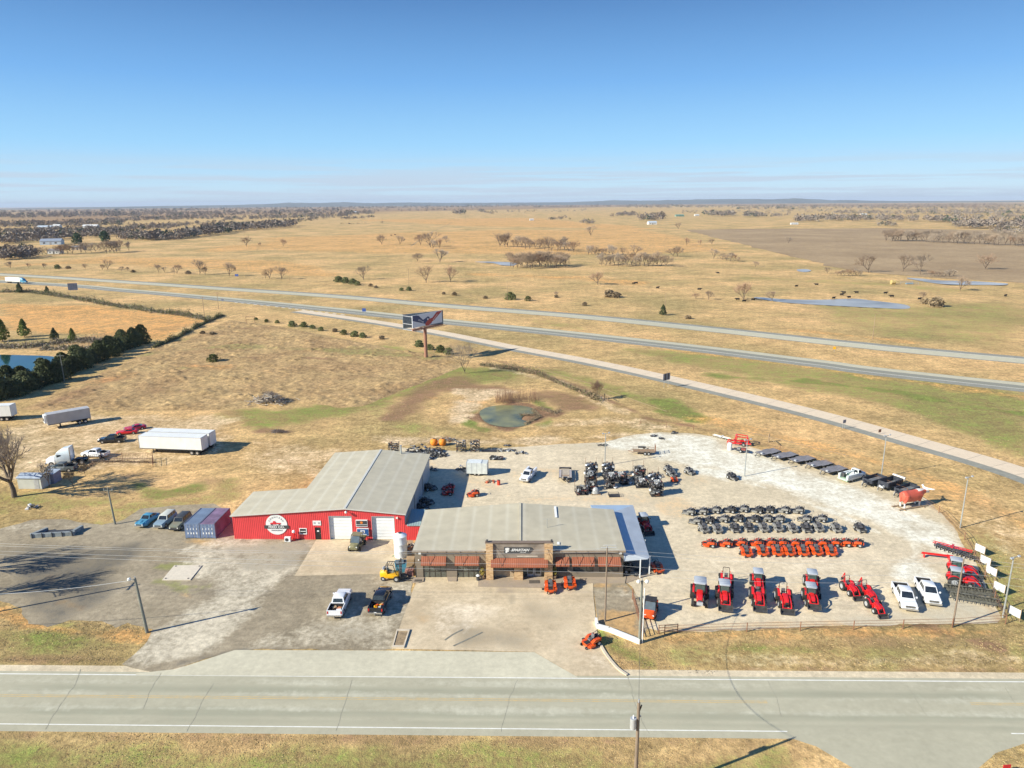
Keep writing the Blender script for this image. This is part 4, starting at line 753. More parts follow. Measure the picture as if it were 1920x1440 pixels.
# ================================================================ road vehicles (nose towards +x)
def ring(x, wb, wt, zb, zt, zm=None, wm=None, r=.06):
    wm = wm or wb; zm = zm if zm is not None else (zb+zt)/2
    h = [(wb*.93, zb), (wb, zb+r), (wm, zm), (wt+.0, zt-r), (wt-r, zt)]
    return [(x, -y, z) for y, z in h]+[(x, y, z) for y, z in reversed(h)]
def wheel(parent, x, y, r, w, rimm=None, name='wheel', side=None):
    b = MB(); s = 1 if y > 0 else -1
    b.cyl((x, y-w/2, r), (x, y+w/2, r), r, M['rubber'], 16); o = b.build(name, parent, 40)
    b = MB(); b.cyl((x, y+s*w*.3, r), (x, y+s*(w/2+.012), r), r*.62, rimm or M['rim'], 14, r*.5); b.build('rim', o); return o
def cab_glass(root, xf, xw, xr, xrb, wl, wr_, z0, z1, doors=2, gm=None):   # greenhouse: windscreen from xf to xw, roof xw..xr, rear glass xr..xrb
    g = gm or M['glass']
    b = MB(); panel(b, [(xf, -wl, z0), (xf, wl, z0), (xw, wr_, z1), (xw, -wr_, z1)], .07, .93, .08, .92, .004, g); b.build('windscreen', root)
    b = MB(); panel(b, [(xrb, wl, z0), (xrb, -wl, z0), (xr, -wr_, z1), (xr, wr_, z1)], .1, .9, .15, .88, .004, g); b.build('rear_window', root)
    for s in (1, -1):
        if s > 0: q = [(xf, wl, z0), (xrb, wl, z0), (xr, wr_, z1), (xw, wr_, z1)]
        else: q = [(xrb, -wl, z0), (xf, -wl, z0), (xw, -wr_, z1), (xr, -wr_, z1)]
        for k in range(doors):
            u0 = .07+.86*k/doors+.015; u1 = .07+.86*(k+1)/doors-.015
            b = MB(); panel(b, q, u0, u1, .12, .88, .004, g); b.build('side_window', root)
def make_pickup(nm, pm, crew=True, lwb=True, cargo=None, old=False, cover=None, rear_dark=None):
    t = thing(nm); x0, x1 = 2.9, -2.9; W_ = .99
    b = MB()
    b.loft([ring(2.92, .86, .80, .45, .98, .75, .88), ring(2.75, .97, .88, .40, 1.10, .8, .98), ring(2.1, W_, .90, .36, 1.16, .85, 1.0), ring(1.25, W_, .93, .36, 1.22, .85, 1.0), ring(1.2, W_, .94, .36, 1.24, .85, 1.0), ring(-1.02, W_, .94, .36, 1.26, .85, 1.0)], pm)
    xw, xr, xf, xb = .62, -.85, 1.42, -1.05
    if not crew: xr, xb = -.45, -.62
    b.loft([[(xf, -.86, 1.2), (xf, .86, 1.2), (xb, .86, 1.22), (xb, -.86, 1.22)], [(xw, -.72, 1.84), (xw, .72, 1.84), (xr, .72, 1.87), (xr, -.72, 1.87)], [(xw-.15, -.62, 1.91), (xw-.15, .62, 1.91), (xr+.1, .62, 1.93), (xr+.1, -.62, 1.93)]][::-1], pm)
    b.build('body', t, 35)
    b = MB(); pts = [(-1.06, .38), (-1.35, .38), (-1.42, .62), (-1.62, .82), (-1.85, .86), (-2.08, .82), (-2.28, .62), (-2.35, .42), (-2.88, .5), (-2.9, 1.26), (-1.06, 1.26)]
    for s in (1, -1): b.prism(pts, s*.90, s*1.0, pm)
    b.box((-2.86, 0, .93), (.08, 1.8, .62), pm); b.box((-1.09, 0, .9), (.06, 1.8, .7), pm); bed = b.build('bed', t, 30)
    b = MB(); b.box((-1.98, 0, .62), (1.72, 1.79, .06), M['blackp'])
    for s in (1, -1): b.box((-1.85, s*.80, .78), (.8, .18, .26), M['blackp'])
    b.box((-2.8, 0, .95), (.02, 1.76, .5), M['blackp']); b.box((-1.13, 0, .95), (.02, 1.76, .5), M['blackp'])
    for s in (1, -1): b.box((-1.97, s*.885, .95), (1.66, .02, .54), M['blackp'])
    b.build('bed_floor', bed)
    if cover: b = MB(); b.box((-1.98, 0, 1.28), (1.78, 1.84, .05), cover); b.build('bed_cover', bed)
    cab_glass(t, xf, xw, xr, xb, .86, .72, 1.2, 1.85, 2 if crew else 1)
    for x in (1.85, -1.85):
        for s in (1, -1):
            wheel(t, x, s*.87, .40, .27)
    for s in (1, -1): b = MB(); b.cyl((1.85, s*.80, .42), (1.85, s*1.006, .42), .47, M['black'], 16); b.build('wheel_well', t)
    bm = M['chrome'] if not old else M['dgrey']
    b = MB(); b.box((2.97, 0, .55), (.16, 1.9, .22), bm, tx=.8); b.build('bumper', t); b = MB(); b.box((-2.98, 0, .55), (.16, 1.8, .2), bm); b.box((-2.97, 0, .62), (.02, .32, .14), M['whitematt']); b.build('bumper', t)
    b = MB(); b.box((2.925, 0, .86), (.06, 1.15, .26), M['blackp']); b.box((2.95, 0, .87), (.04, 1.15, .05), M['chrome']); b.build('grille', t)
    for s in (1, -1):
        b = MB(); b.box((2.88, s*.74, .88), (.1, .28, .2), M['lamp']); b.build('headlight', t)
        b = MB(); b.box((-2.885, s*.87, .95), (.06, .16, .38), M['tail']); b.build('tail_lamp', t)
        b = MB(); b.box((1.12, s*1.1, 1.32), (.12, .2, .22), pm if not old else M['blackp']); b.build('mirror', t)
    b = MB(); b.cyl((-3.05, 0, .42), (-3.2, 0, .42), .03, M['black'], 6); b.ball((-3.22, 0, .47), .05, M['chrome'], 6, 4); b.build('tow_ball', t)
    if cargo: cargo(bed)
    return t
def cargo_white(bed):
    b = MB(); b.box((-2.3, -.4, .82), (.55, .6, .35), M['whitematt'], rz=.2); b.box((-1.5, .35, .80), (.5, .55, .3), M['cardboard'], rz=.5); b.box((-1.6, -.35, .78), (.4, .5, .25), mat('terracotta_scrap', (.5, .2, .1), .8), rz=-.3); o = b.build('cargo', bed); o['kind'] = 'stuff'
def cargo_black(bed):
    rr = random.Random(5); b = MB(); ms = [M['orange'], M['whitematt'], M['cardboard'], M['lgrey'], M['yellow'], M['blackp'], M['red']]
    for i in range(26): b.box((rr.uniform(-2.65, -1.3), rr.uniform(-.7, .25), rr.uniform(.72, 1.05)), (rr.uniform(.1, .35), rr.uniform(.1, .4), rr.uniform(.08, .25)), rr.choice(ms), rz=rr.random()*3, rx=rr.uniform(-.4, .4))
    o = b.build('cargo', bed); o['kind'] = 'stuff'
m_wp = mat('pickup_white', (.74, .76, .78), .28, var=.03, coat=.5); m_bp = mat('pickup_black', (.012, .014, .018), .2, var=.2, coat=.6)
def put(t, front, rear, label, cat='pickup truck', group=None, L0=5.85, z=.0, sc=None):
    c, rz, L = between(front, rear); t.location = (c.x, c.y, z); t.rotation_euler = (0, 0, rz)
    if sc: t.scale = (sc,)*3
    tag(t, label, cat, group); return t
put(make_pickup('pickup_truck', m_wp, cargo=cargo_white), (648, 1117), (628, 1161), 'white pickup with boxes in its bed, parked left of the black pickup', z=.04)
put(make_pickup('pickup_truck', m_bp, cargo=cargo_black), (724, 1112), (704, 1157), 'black pickup with a bed full of coloured clutter on the lot', z=.04)
put(make_pickup('pickup_truck', m_wp), (1706, 1150), (1684, 1106), 'white pickup at the right of the yard, left one of the side by side pair', z=.03)
put(make_pickup('pickup_truck', m_wp), (1751, 1141), (1726, 1096), 'white pickup at the right of the yard, nearest the long black rollers', z=.03)
put(make_pickup('pickup_truck', m_wp), (155, 855), (205, 857), 'white pickup side on in the dirt lot between truck tractor and white trailers', sc=.96)
put(make_pickup('pickup_truck', m_bp), (188, 830), (234, 828), 'black pickup with chrome bumper beside the red sports car', sc=.96)
put(make_pickup('pickup_truck', mat('pickup_faded', (.10, .12, .13), .5, var=.3), old=True), (92, 884), (141, 882), 'faded dark grey old pickup beside the grey shed on the dirt lot', sc=.96)
def make_service_pickup():
    t = make_pickup('service_truck', m_wp, crew=False); 
    b = MB()
    for s in (1, -1): b.box((-1.95, s*.84, 1.12), (2.2, .36, .78), m_wp)
    b.build('tool_body', t); return t
put(make_service_pickup(), (980, 908), (1000, 886), 'white service pickup with tool boxes alone in the middle of the yard', z=.02, sc=.93)
# cars
def make_car(nm, pm, roofm=None, L_=4.6, W_=.9, hood=.92, trunk=.95, roof=1.42, xs=(.95, .25, -1.1, -1.75), doors=2, zb=.32, r=.33, fenders=False, boxy=False, chrome=True):
    t = thing(nm); h = L_/2; b = MB()
    k = .04 if boxy else .10
    b.loft([ring(h, W_*.80, W_*.72, zb+.12, hood-.12, None, W_*.82, k*.8), ring(h-.25, W_*.95, W_*.85, zb, hood-.03, None, W_*.97, k), ring(xs[0], W_, W_*.9, zb, hood+.06, .65, W_, k), ring(xs[3], W_, W_*.9, zb, trunk+.04, .65, W_, k), ring(-h+.25, W_*.95, W_*.83, zb, trunk-.02, None, W_*.95, k), ring(-h, W_*.78, W_*.7, zb+.15, trunk-.14, None, W_*.8, k*.8)], pm)
    rm = roofm or pm; wl, wr_ = W_*.88, W_*.70; z0 = hood+.02
    b.loft([[(xs[1]-.12, -wr_*.85, roof+.05), (xs[1]-.12, wr_*.85, roof+.05), (xs[2]+.12, wr_*.85, roof+.05), (xs[2]+.12, -wr_*.85, roof+.05)], [(xs[1], -wr_, roof), (xs[1], wr_, roof), (xs[2], wr_, roof), (xs[2], -wr_, roof)], [(xs[0], -wl, z0), (xs[0], wl, z0), (xs[3], wl, z0), (xs[3], -wl, z0)]], rm)
    if fenders:
        for x in (h-.85, -h+.9):
            for s in (1, -1): b.ball((x, s*(W_-.02), .55), .52, pm, 12, 6, (1.25, .34, .72))
        b.ball((h-.75, 0, .72), .6, pm, 12, 6, (1.3, .72, .55))
    b.build('body', t, 40)
    cab_glass(t, xs[0], xs[1], xs[2], xs[3], wl, wr_, z0, roof, doors)
    for x in (h-.85, -h+.9):
        for s in (1, -1): wheel(t, x, s*(W_-.09), r, .2)
    if not fenders:
        b = MB()
        for x in (h-.85, -h+.9):
            for s in (1, -1): b.cyl((x, s*(W_-.2), r+.02), (x, s*(W_+.006), r+.02), r+.06, M['black'], 14)
        b.build('wheel_well', t)
    bm = M['chrome'] if chrome else M['blackp']
    b = MB(); b.box((h+.05, 0, .48), (.12, W_*1.8, .14), bm); b.build('bumper', t); b = MB(); b.box((-h-.05, 0, .5), (.12, W_*1.8, .14), bm); b.build('bumper', t)
    b = MB(); b.box((h-.0, 0, .68), (.06, W_*1.1, .18), M['dgrey']); b.build('grille', t)
    for s in (1, -1):
        b = MB(); b.cyl((h-.12, s*W_*.68, .70), (h+.03, s*W_*.68, .70), .1, M['lamp'], 10); b.build('headlight', t)
        b = MB(); b.box((-h+.01, s*W_*.68, .72), (.08, .18, .14), M['tail']); b.build('tail_lamp', t)
    return t
put(make_car('vintage_coupe', mat('faded_sky_blue', (.075, .26, .40), .3, var=.12, coat=.4), L_=4.7, hood=.95, trunk=.92, roof=1.5, xs=(.75, .2, -.75, -1.75), fenders=True), (263, 990), (292, 970), 'rounded light blue vintage coupe at the left end of the three old vehicles', 'car')
put(make_car('station_wagon', mat('pale_blue_grey', (.22, .31, .38), .4, var=.15), roofm=mat('faded_white_roof', (.52, .54, .48), .5, var=.1), L_=4.7, W_=.95, hood=1.05, trunk=1.1, roof=1.72, xs=(.85, .45, -2.1, -2.25), doors=3, boxy=True, r=.36), (297, 993), (324, 971), 'grey blue old sport utility wagon with faded white roof between two other old vehicles', 'car')
put(make_car('station_wagon', mat('faded_tan_paint', (.24, .20, .13), .6, var=.3, col2=(.16, .20, .16)), roofm=mat('dark_roof', (.05, .055, .06), .5, var=.2), L_=4.7, W_=.95, hood=1.08, trunk=1.1, roof=1.74, xs=(.85, .5, -2.1, -2.25), doors=3, boxy=True, r=.37, chrome=False), (327, 997), (352, 975), 'faded tan and black old off road wagon next to the blue containers', 'car')
put(make_car('sports_car', M['red'], L_=4.7, hood=.82, trunk=.9, roof=1.25, xs=(.7, .0, -1.0, -1.7)), (221, 815), (258, 812), 'shiny red sports car parked beside the black pickup', 'car')
t_ = put(make_car('sports_car', mat('crimson_paint', (.5, .015, .04), .25, coat=.5), L_=4.7, hood=.82, trunk=.9, roof=1.25, xs=(.7, .0, -1.0, -1.7)), (236, 808), (272, 803), 'crimson car parked behind the shiny red sports car', 'car')
# containers
def make_container(label, mside, front):
    t = thing('shipping_container', label, 'container'); L_ = 6.06; b = MB()
    b.box((0, 0, 1.36), (L_, 2.36, 2.46), mside); 
    for x in (-L_/2+.06, L_/2-.06):
        for y in (-1.16, 1.16): b.box((x, y, 1.33), (.14, .14, 2.6), MATS['container_frame'])
    for z in (.08, 2.58):
        for y in (-1.17, 1.17): b.box((0, y, z), (L_-.28, .12, .14), MATS['container_frame'])
    for i in range(24):
        for s in (1, -1): b.box((-L_/2+.25+i*.242, s*1.19, 1.33), (.11, .04, 2.3), mside)
    b.build('shell', t)
    for s in (1, -1):
        b = MB(); b.box((L_/2-.02, s*.57, 1.33), (.07, 1.1, 2.36), front)
        for y in (.3, .8): b.box((L_/2+.025, s*y, 1.33), (.02, .05, 2.3), M['lgrey']); b.box((L_/2+.03, s*(y-.1), .95), (.02, .16, .3), M['whitematt']); b.box((L_/2+.03, s*(y-.05), 1.7), (.02, .14, .2), M['whitematt'])
        b.build('door', t)
    return t
mat('container_frame', (.13, .16, .23), .6, var=.2)
m_c1 = ridged('container_blue', (.16, .22, .32), 0, .24, .03, .6, .2); m_c2 = ridged('container_purple', (.22, .15, .24), 0, .24, .03, .6, .35)
c1 = make_container('weathered blue shipping container beside the old tan wagon', m_c1, mat('container_door', (.14, .2, .33), .6, var=.35))
c2 = make_container('weathered purple blue shipping container nearest the red barn', m_c2, MATS['container_door'])
dirv = (Vector(G(404, 953, 2.6))-Vector(G(383, 982, 2.6))); an = math.atan2(G(433, 953, 2.6).y-G(404.5, 982, 2.6).y, G(433, 953, 2.6).x-G(404.5, 982, 2.6).x)
for c_, px in ((c1, 362.3), (c2, 391)):
    p = G(px, 1010); h = Vector((math.cos(an), math.sin(an), 0)); c_.location = p+h*3.03; c_.rotation_euler = (0, 0, an+math.pi)
# semi-trailers
def make_trailer(nm, body_m, L_=14.6, reefer=False, door_open=False, H_=2.85):
    t = thing(nm); b = MB(); b.box((0, 0, 1.15+H_/2), (L_, 2.55, H_), body_m); b.build('box_body', t)
    b = MB()
    for s in (1, -1): b.box((0, s*1.27, 1.2), (L_, .05, .14), M['dgrey']); b.box((0, s*1.27, 1.1+H_), (L_, .05, .08), M['lgrey'])
    for x in (-L_/2, L_/2): b.box((x, 0, 1.15+H_/2), (.06, 2.62, H_+.04), M['lgrey'])
    b.build('rails', t)
    b = MB(); b.box((-L_/2+2.3, 0, .85), (3.6, 1.0, .3), M['black']); b.box((0, 0, 1.05), (L_-.6, .9, .16), M['black']); b.build('frame', t)
    for x in (-L_/2+1.2, -L_/2+2.45):
        for s in (1, -1): wheel(t, x, s*1.0, .5, .5)
    for s in (1, -1): b = MB(); b.box((L_/2-2.6, s*.6, .55), (.16, .12, 1.1), M['dgrey']); b.box((L_/2-2.6, s*.6, .03), (.3, .3, .06), M['dgrey']); b.build('landing_leg', t)
    b = MB(); b.box((-L_/2-.05, 0, .6), (.1, 2.2, .12), M['dgrey']); b.box((-L_/2-.05, .6, .85), (.08, .08, .5), M['dgrey']); b.box((-L_/2-.05, -.6, .85), (.08, .08, .5), M['dgrey']); b.build('rear_guard', t)
    for s in (1, -1): b = MB(); b.box((-L_/2-.05, s*.63, 1.15+H_/2), (.04, 1.2, H_-.15), body_m); b.build('rear_door', t)
    if reefer: b = MB(); b.box((L_/2+.32, 0, 2.6), (.55, 1.9, 1.9), M['whitematt'], tx=.8); b.box((L_/2+.62, 0, 2.4), (.04, 1.2, .8), M['dgrey']); b.build('cooling_unit', t)
    return t
m_tw = ridged('trailer_white', (.72, .74, .72), 0, 1.2, .01, .5, .06); m_tg = ridged('trailer_aluminium', (.42, .42, .42), 0, 1.2, .01, .45, .1)
m_roofdirty = mat('trailer_roof', (.42, .44, .38), .7, var=.15)
tr1 = make_trailer('semi_trailer', m_tw, 14.3); c, rz, L = between((258, 850), (388, 855)); tr1.location = (c.x, c.y+1.3, 0); tr1.rotation_euler = (0, 0, rz); tag(tr1, 'long white box trailer with faded lettering, the nearer of the parallel pair', 'semi-trailer')
tr2 = make_trailer('semi_trailer', m_tw, 14.3); tr2.location = (c.x+.5, c.y+4.4, 0); tr2.rotation_euler = (0, 0, rz); tag(tr2, 'long white box trailer parked directly behind the one with faded lettering', 'semi-trailer')
b = MB(); rr = random.Random(2)
for i in range(34): x = -3.5+i*.22+rr.uniform(-.05, .05); z = 2.6+rr.uniform(-.5, .5); b.box((x, 1.285, z), (.05+rr.random()*.06, .012, .2+rr.random()*.9), mat('faded_lettering', (.50, .56, .52), .7))
for w_ in (tr1,):
    o = b.build('faded_marks', w_); o.rotation_euler = (0, 0, math.pi) if rz > 1 or rz < -1 else (0, 0, 0); o['kind'] = 'stuff'
b = MB(); b.box((-5.4, 1.285, 3.55), (1.3, .012, .16), M['dgrey']); o = b.build('faded_name_stripe', tr1); o.rotation_euler = (0, 0, math.pi)
tr3 = make_trailer('semi_trailer', m_tg, 9.0, reefer=True, H_=2.6); p = G(88, 806); h = (G(142, 797)-G(92, 806)).normalized(); tr3.location = (p.x+h.x*4.2, p.y+h.y*4.2+1, 0); tr3.rotation_euler = (0, 0, math.atan2(-h.y, -h.x)); tag(tr3, 'grey refrigerated trailer with white cooling unit on its nose', 'semi-trailer')
tr4 = make_trailer('semi_trailer', m_tw, 12.0); p = G(22, 790); tr4.location = (p.x-6.2, p.y+1.0, 0); tr4.rotation_euler = (0, 0, math.pi+.1); tag(tr4, 'white box trailer cut off by the left edge of the picture', 'semi-trailer')
# truck tractor
def make_truck(nm, cabm, second):
    t = thing(nm); b = MB()
    b.box((0, 0, .85), (7.4, .95, .25), M['black']); b.box((-2.2, 0, 1.1), (1.3, 1.1, .18), M['dgrey']); b.build('frame', t)
    b = MB(); b.loft([ring(3.75, .8, .7, .6, 1.5, 1.1, .85, .1), ring(3.4, 1.0, .8, .5, 1.75, 1.1, 1.0, .12), ring(2.2, 1.15, .95, .5, 1.95, 1.2, 1.15, .1), ring(2.0, 1.2, 1.05, .6, 2.1, 1.4, 1.2, .1)], cabm); b.build('hood', t, 40)
    b = MB(); b.loft([ring(2.05, 1.15, 1.1, .7, 2.1, None, None, .1), ring(1.5, 1.18, 1.05, .7, 2.95, None, 1.18, .1), ring(.7, 1.2, 1.05, .7, 3.5, None, 1.2, .12), ring(-.9, 1.2, 1.08, .7, 3.85, None, 1.2, .12)], second); b.build('cab', t, 40)
    b = MB(); panel(b, [(2.05, -1.05, 2.0), (2.05, 1.05, 2.0), (1.48, .98, 2.9), (1.48, -.98, 2.9)], .05, .95, .1, .9, .03, M['glass']); b.build('windscreen', t)
    for s in (1, -1):
        b = MB(); b.box((1.1, s*1.17, 2.15), (.8, .04, .65), M['glass'], rx=-s*.08); b.build('side_window', t)
        b = MB(); b.cyl((1.2, s*1.0, .75), (-.2, s*1.0, .75), .32, M['chrome'], 12); b.build('fuel_tank', t)
        b = MB(); b.cyl((-1.0, s*1.1, 1.0), (-1.0, s*1.1, 3.9), .08, M['chrome'], 8); b.build('exhaust', t)
        b = MB(); b.box((3.62, s*.75, 1.15), (.15, .3, .25), M['lamp']); b.build('headlight', t)
        wheel(t, 2.7, s*1.0, .52, .3); wheel(t, -1.7, s*.95, .52, .5); wheel(t, -3.0, s*.95, .52, .5)
    b = MB(); b.box((3.83, 0, .62), (.2, 2.2, .35), M['chrome']); b.build('bumper', t); b = MB(); b.box((3.78, 0, 1.15), (.06, .9, .7), M['dgrey']); b.build('grille', t)
    return t
put(make_truck('truck_tractor', M['white'], mat('truck_cab_white', (.66, .75, .80), .3, coat=.4)), (100, 872), (156, 868), 'white and blue truck tractor without trailer on the dirt lot', 'truck')
hw = thing('articulated_lorry', 'white box trailer pulled by a blue truck at far left on the highway', 'truck')
# highway lorry: the trailer and its tractor travel together
tt = make_truck('tractor_unit', M['blue'], M['blue']); 
for ch in list(tt.children):
    ch.parent = hw; ch.location.x += 8.5
bpy.data.objects.remove(tt)
b = MB(); b.box((.5, 0, 2.6), (14.0, 2.55, 2.85), m_tw); b.build('trailer_box', hw)
for x in (-5.6, -4.4):
    for s in (1, -1): wheel(hw, x, s*1.0, .5, .5)
b = MB(); b.box((.5, 0, 1.05), (13.4, .9, .16), M['black']); b.build('trailer_frame', hw)
c, rz, L = between((54, 531.5), (16, 530)); hw.location = (c.x-3, c.y, .05); hw.rotation_euler = (0, 0, rz)
# forklift
fk = thing('forklift', 'yellow forklift with open black cage parked by the blue bin', 'forklift')
b = MB(); b.loft([ring(-1.35, .5, .42, .5, 1.15, None, .52, .08), ring(-1.1, .6, .55, .42, 1.3, None, .62, .1), ring(-.5, .62, .58, .4, 1.28, None, .62, .06), ring(-.35, .62, .6, .4, .95, None, .62, .05), ring(.75, .62, .6, .42, .9, None, .62, .05), ring(.95, .55, .5, .5, .8, None, .55, .05)], M['yellow']); b.build('body', fk, 40)
b = MB()
for s in (1, -1): b.tube([(-.75, s*.5, 1.2), (-.55, s*.48, 2.15), (.35, s*.48, 2.15), (.75, s*.5, .9)], .045, M['black'], 6)
for x in (-.55, -.25, .05, .35): b.cyl((x, -.48, 2.15), (x, .48, 2.15), .03, M['black'], 5)
b.build('overhead_guard', fk); b = MB(); b.box((-.3, 0, 1.1), (.5, .5, .15), M['seat']); b.box((-.52, 0, 1.4), (.12, .5, .5), M['seat'], ry=-.15); b.build('seat', fk)
b = MB()
for s in (1, -1): b.box((1.15, s*.35, 1.4), (.14, .12, 2.6), M['dgrey'])
for z in (.35, 1.5, 2.6): b.box((1.15, 0, z), (.1, .8, .1), M['dgrey'])
b.build('mast', fk)
for s in (1, -1): b = MB(); b.box((1.85, s*.25, .12), (1.2, .12, .05), M['dgrey']); b.box((1.26, s*.25, .4), (.06, .12, .6), M['dgrey']); b.build('fork', fk)
for s in (1, -1): wheel(fk, .75, s*.62, .38, .28, M['lgrey']); wheel(fk, -.95, s*.5, .3, .22, M['lgrey'])
b = MB(); b.cyl((-1.0, -.3, 1.42), (-1.0, .3, 1.42), .16, M['lgrey'], 10); b.build('gas_bottle', fk)
put(fk, (756, 1087), (714, 1085), fk['label'], 'forklift', z=.03, sc=1.15)
# side-by-side buggies
def make_buggy(nm, bodym, roofm, cover=None):
    t = thing(nm); b = MB()
    b.loft([ring(1.5, .5, .42, .45, .8, None, .52, .07), ring(1.2, .66, .55, .38, .98, None, .68, .1), ring(.7, .7, .6, .35, 1.08, None, .72, .08), ring(.6, .7, .66, .35, .62, None, .7, .04), ring(-.5, .7, .68, .35, .62, None, .7, .04)], bodym); b.build('body', t, 40)
    b = MB(); b.box((-1.05, 0, .78), (1.05, 1.4, .1), M['blackp'])
    for s in (1, -1): b.box((-1.05, s*.7, .95), (1.05, .06, .3), bodym)
    b.box((-1.56, 0, .95), (.06, 1.4, .3), bodym); b.build('cargo_bed', t)
    b = MB()
    for s in (1, -1): b.tube([(.75, s*.66, 1.0), (.3, s*.6, 1.88), (-.55, s*.6, 1.9), (-.6, s*.66, .9)], .035, M['black'], 6)
    b.cyl((.3, -.6, 1.88), (.3, .6, 1.88), .035, M['black'], 6); b.cyl((-.55, -.6, 1.9), (-.55, .6, 1.9), .035, M['black'], 6); b.build('roll_cage', t)
    b = MB(); b.box((-.15, 0, 1.94), (1.0, 1.3, .06), roofm); b.build('roof', t)
    b = MB(); panel(b, [(.78, -.62, 1.0), (.78, .62, 1.0), (.33, .56, 1.84), (.33, -.56, 1.84)], .02, .98, .02, .98, 0, mat('clear_windscreen', (.10, .13, .15), .1, spec=.9)); b.build('windscreen', t)
    for s in (.33, -.33): b = MB(); b.box((-.2, s, .78), (.5, .5, .14), M['seat']); b.box((-.45, s, 1.1), (.12, .5, .55), M['seat'], ry=-.15); b.build('seat', t)
    for x in (1.0, -1.0):
        for s in (1, -1): wheel(t, x, s*.66, .34, .26, M['dgrey'])
    for s in (1, -1): b = MB(); b.box((1.42, s*.42, .78), (.1, .22, .12), M['lamp']); b.build('headlight', t)
    return t
put(make_buggy('utility_buggy', mat('camouflage_green', (.12, .12, .055), .8, var=.4, vs=4, col2=(.22, .20, .11)), mat('camouflage_roof', (.16, .145, .09), .9, var=.3, vs=4, col2=(.25, .22, .13))), (665, 1034), (675, 1021), 'camouflage green utility buggy on the concrete pad before the barn doors', 'utility vehicle', z=.05, sc=1.18)
put(make_buggy('utility_buggy', M['orange'], M['blackp']), (1217, 1163), (1221, 1143), 'orange and black utility buggy beside the rusty pipe gate', 'utility vehicle', z=.02, sc=1.15)
# ================================================================ riding mowers and farm tractors
def make_mower(nm, bm, dm, sm=None, hoop=True):
    t = thing(nm); b = MB()
    b.box((-.05, .33, .42), (1.9, .08, .1), bm); b.box((-.05, -.33, .42), (1.9, .08, .1), bm); b.box((.55, 0, .42), (.55, .62, .05), M['blackp']); b.box((.93, 0, .42), (.08, 1.0, .09), bm); b.box((-.95, 0, .55), (.1, .9, .3), bm); b.build('frame', t)
    b = MB(); b.prism([(-.02, -.62), (.1, -.72), (.62, -.74), (.90, -.5), (.96, 0), (.90, .5), (.66, .78), (.05, .76), (-.1, .6)], .16, .40, dm, 'z'); b.cyl((.3, .35, .34), (.3, .35, .44), .14, M['dgrey'], 8); b.cyl((.3, -.35, .34), (.3, -.35, .44), .14, M['dgrey'], 8); dk = b.build('mower_deck', t)
    b = MB(); b.prism([(.1, -.74), (.55, -.74), (.5, -1.05), (.2, -1.05)], .2, .3, M['blackp'], 'z'); b.build('discharge_chute', dk)
    b = MB()
    for s in (1, -1): b.loft([[(.35, s*.30, .5), (.35, s*.68, .5), (.35, s*.68, .62), (.35, s*.30, .62)], [(0, s*.28, .55), (0, s*.7, .55), (0, s*.68, .85), (0, s*.3, .85)], [(-.7, s*.28, .6), (-.7, s*.68, .6), (-.7, s*.66, .82), (-.7, s*.3, .82)]][::(1 if s < 0 else -1)], bm)
    b.build('fenders', t, 35)
    b = MB(); b.box((.12, 0, .68), (.52, .5, .16), sm or M['seat'], tx=.92, ty=.92); b.box((-.18, 0, .95), (.14, .5, .52), sm or M['seat'], ry=-.2, tx=.8, ty=.85)
    for s in (1, -1): b.box((.02, s*.29, .86), (.34, .07, .06), M['blackp'])
    b.build('seat', t)
    b = MB(); b.box((-.68, 0, .66), (.5, .52, .32), M['dgrey'], tx=.9, ty=.9); b.cyl((-.68, 0, .8), (-.68, 0, .98), .2, M['blackp'], 10); b.cyl((-.92, .18, .6), (-.92, -.2, .6), .07, M['chrome'], 8); b.build('engine', t)
    for s in (1, -1):
        wheel(t, -.5, s*.56, .31, .26, M['lgrey']); wheel(t, 1.0, s*.42, .16, .12, M['lgrey'], 'caster_wheel')
        b = MB(); b.tube([(.3, s*.3, .6), (.42, s*.28, 1.05), (.4, s*.06, 1.12)], .018, M['black'], 5); b.build('control_lever', t)
    if hoop: b = MB(); b.tube([(-.4, -.36, .5), (-.5, -.36, 1.0), (-.95, -.36, 1.12), (-.95, .36, 1.12), (-.5, .36, 1.0), (-.4, .36, .5)], .03, M['black'], 6); b.build('roll_bar', t)
    return t
m_mg = mat('mower_grey', (.25, .245, .225), .5, var=.25); m_md = mat('mower_charcoal', (.05, .05, .052), .5, var=.3)
dark = Proto(make_mower('riding_mower', m_mg, m_mg)); dark2 = Proto(make_mower('riding_mower', m_md, m_mg)); orng = Proto(make_mower('riding_mower', M['orange'], M['orange'])); redm = Proto(make_mower('riding_mower', M['red'], M['red'], hoop=False))
q = lambda X_, Y_: (1260+X_/4.8, 930+Y_/4.8)
rr = random.Random(11)
def row(proto, xs, ys, head, rowname, colour, dy=-2.5, alt=None, jit=6, sc=1.06):
    n = len(xs)
    for i, (x, y) in enumerate(zip(xs, ys)):
        p = G(q(x, y)[0], q(x, y)[1]+dy); pr = alt if (alt and rr.random() < .35) else proto
        pr.place(p, R_(head+rr.uniform(-jit, jit)), '%s ride-on mower, %s in the %s' % (colour, nth(i, n), rowname), 'riding mower', 'ride-on mowers in rows on the gravel', sc, z=.02)
row(dark, [155, 270, 385, 520, 635, 768, 868, 1005, 1130], [175, 170, 158, 155, 148, 158, 156, 158, 162], 158, 'rearmost dark row', 'dark grey', alt=dark2)
row(dark, [215, 325, 460, 590, 735, 845, 955, 1195, 1335], [258, 250, 238, 232, 238, 236, 240, 240, 236], 158, 'middle dark row', 'dark grey', alt=dark2)
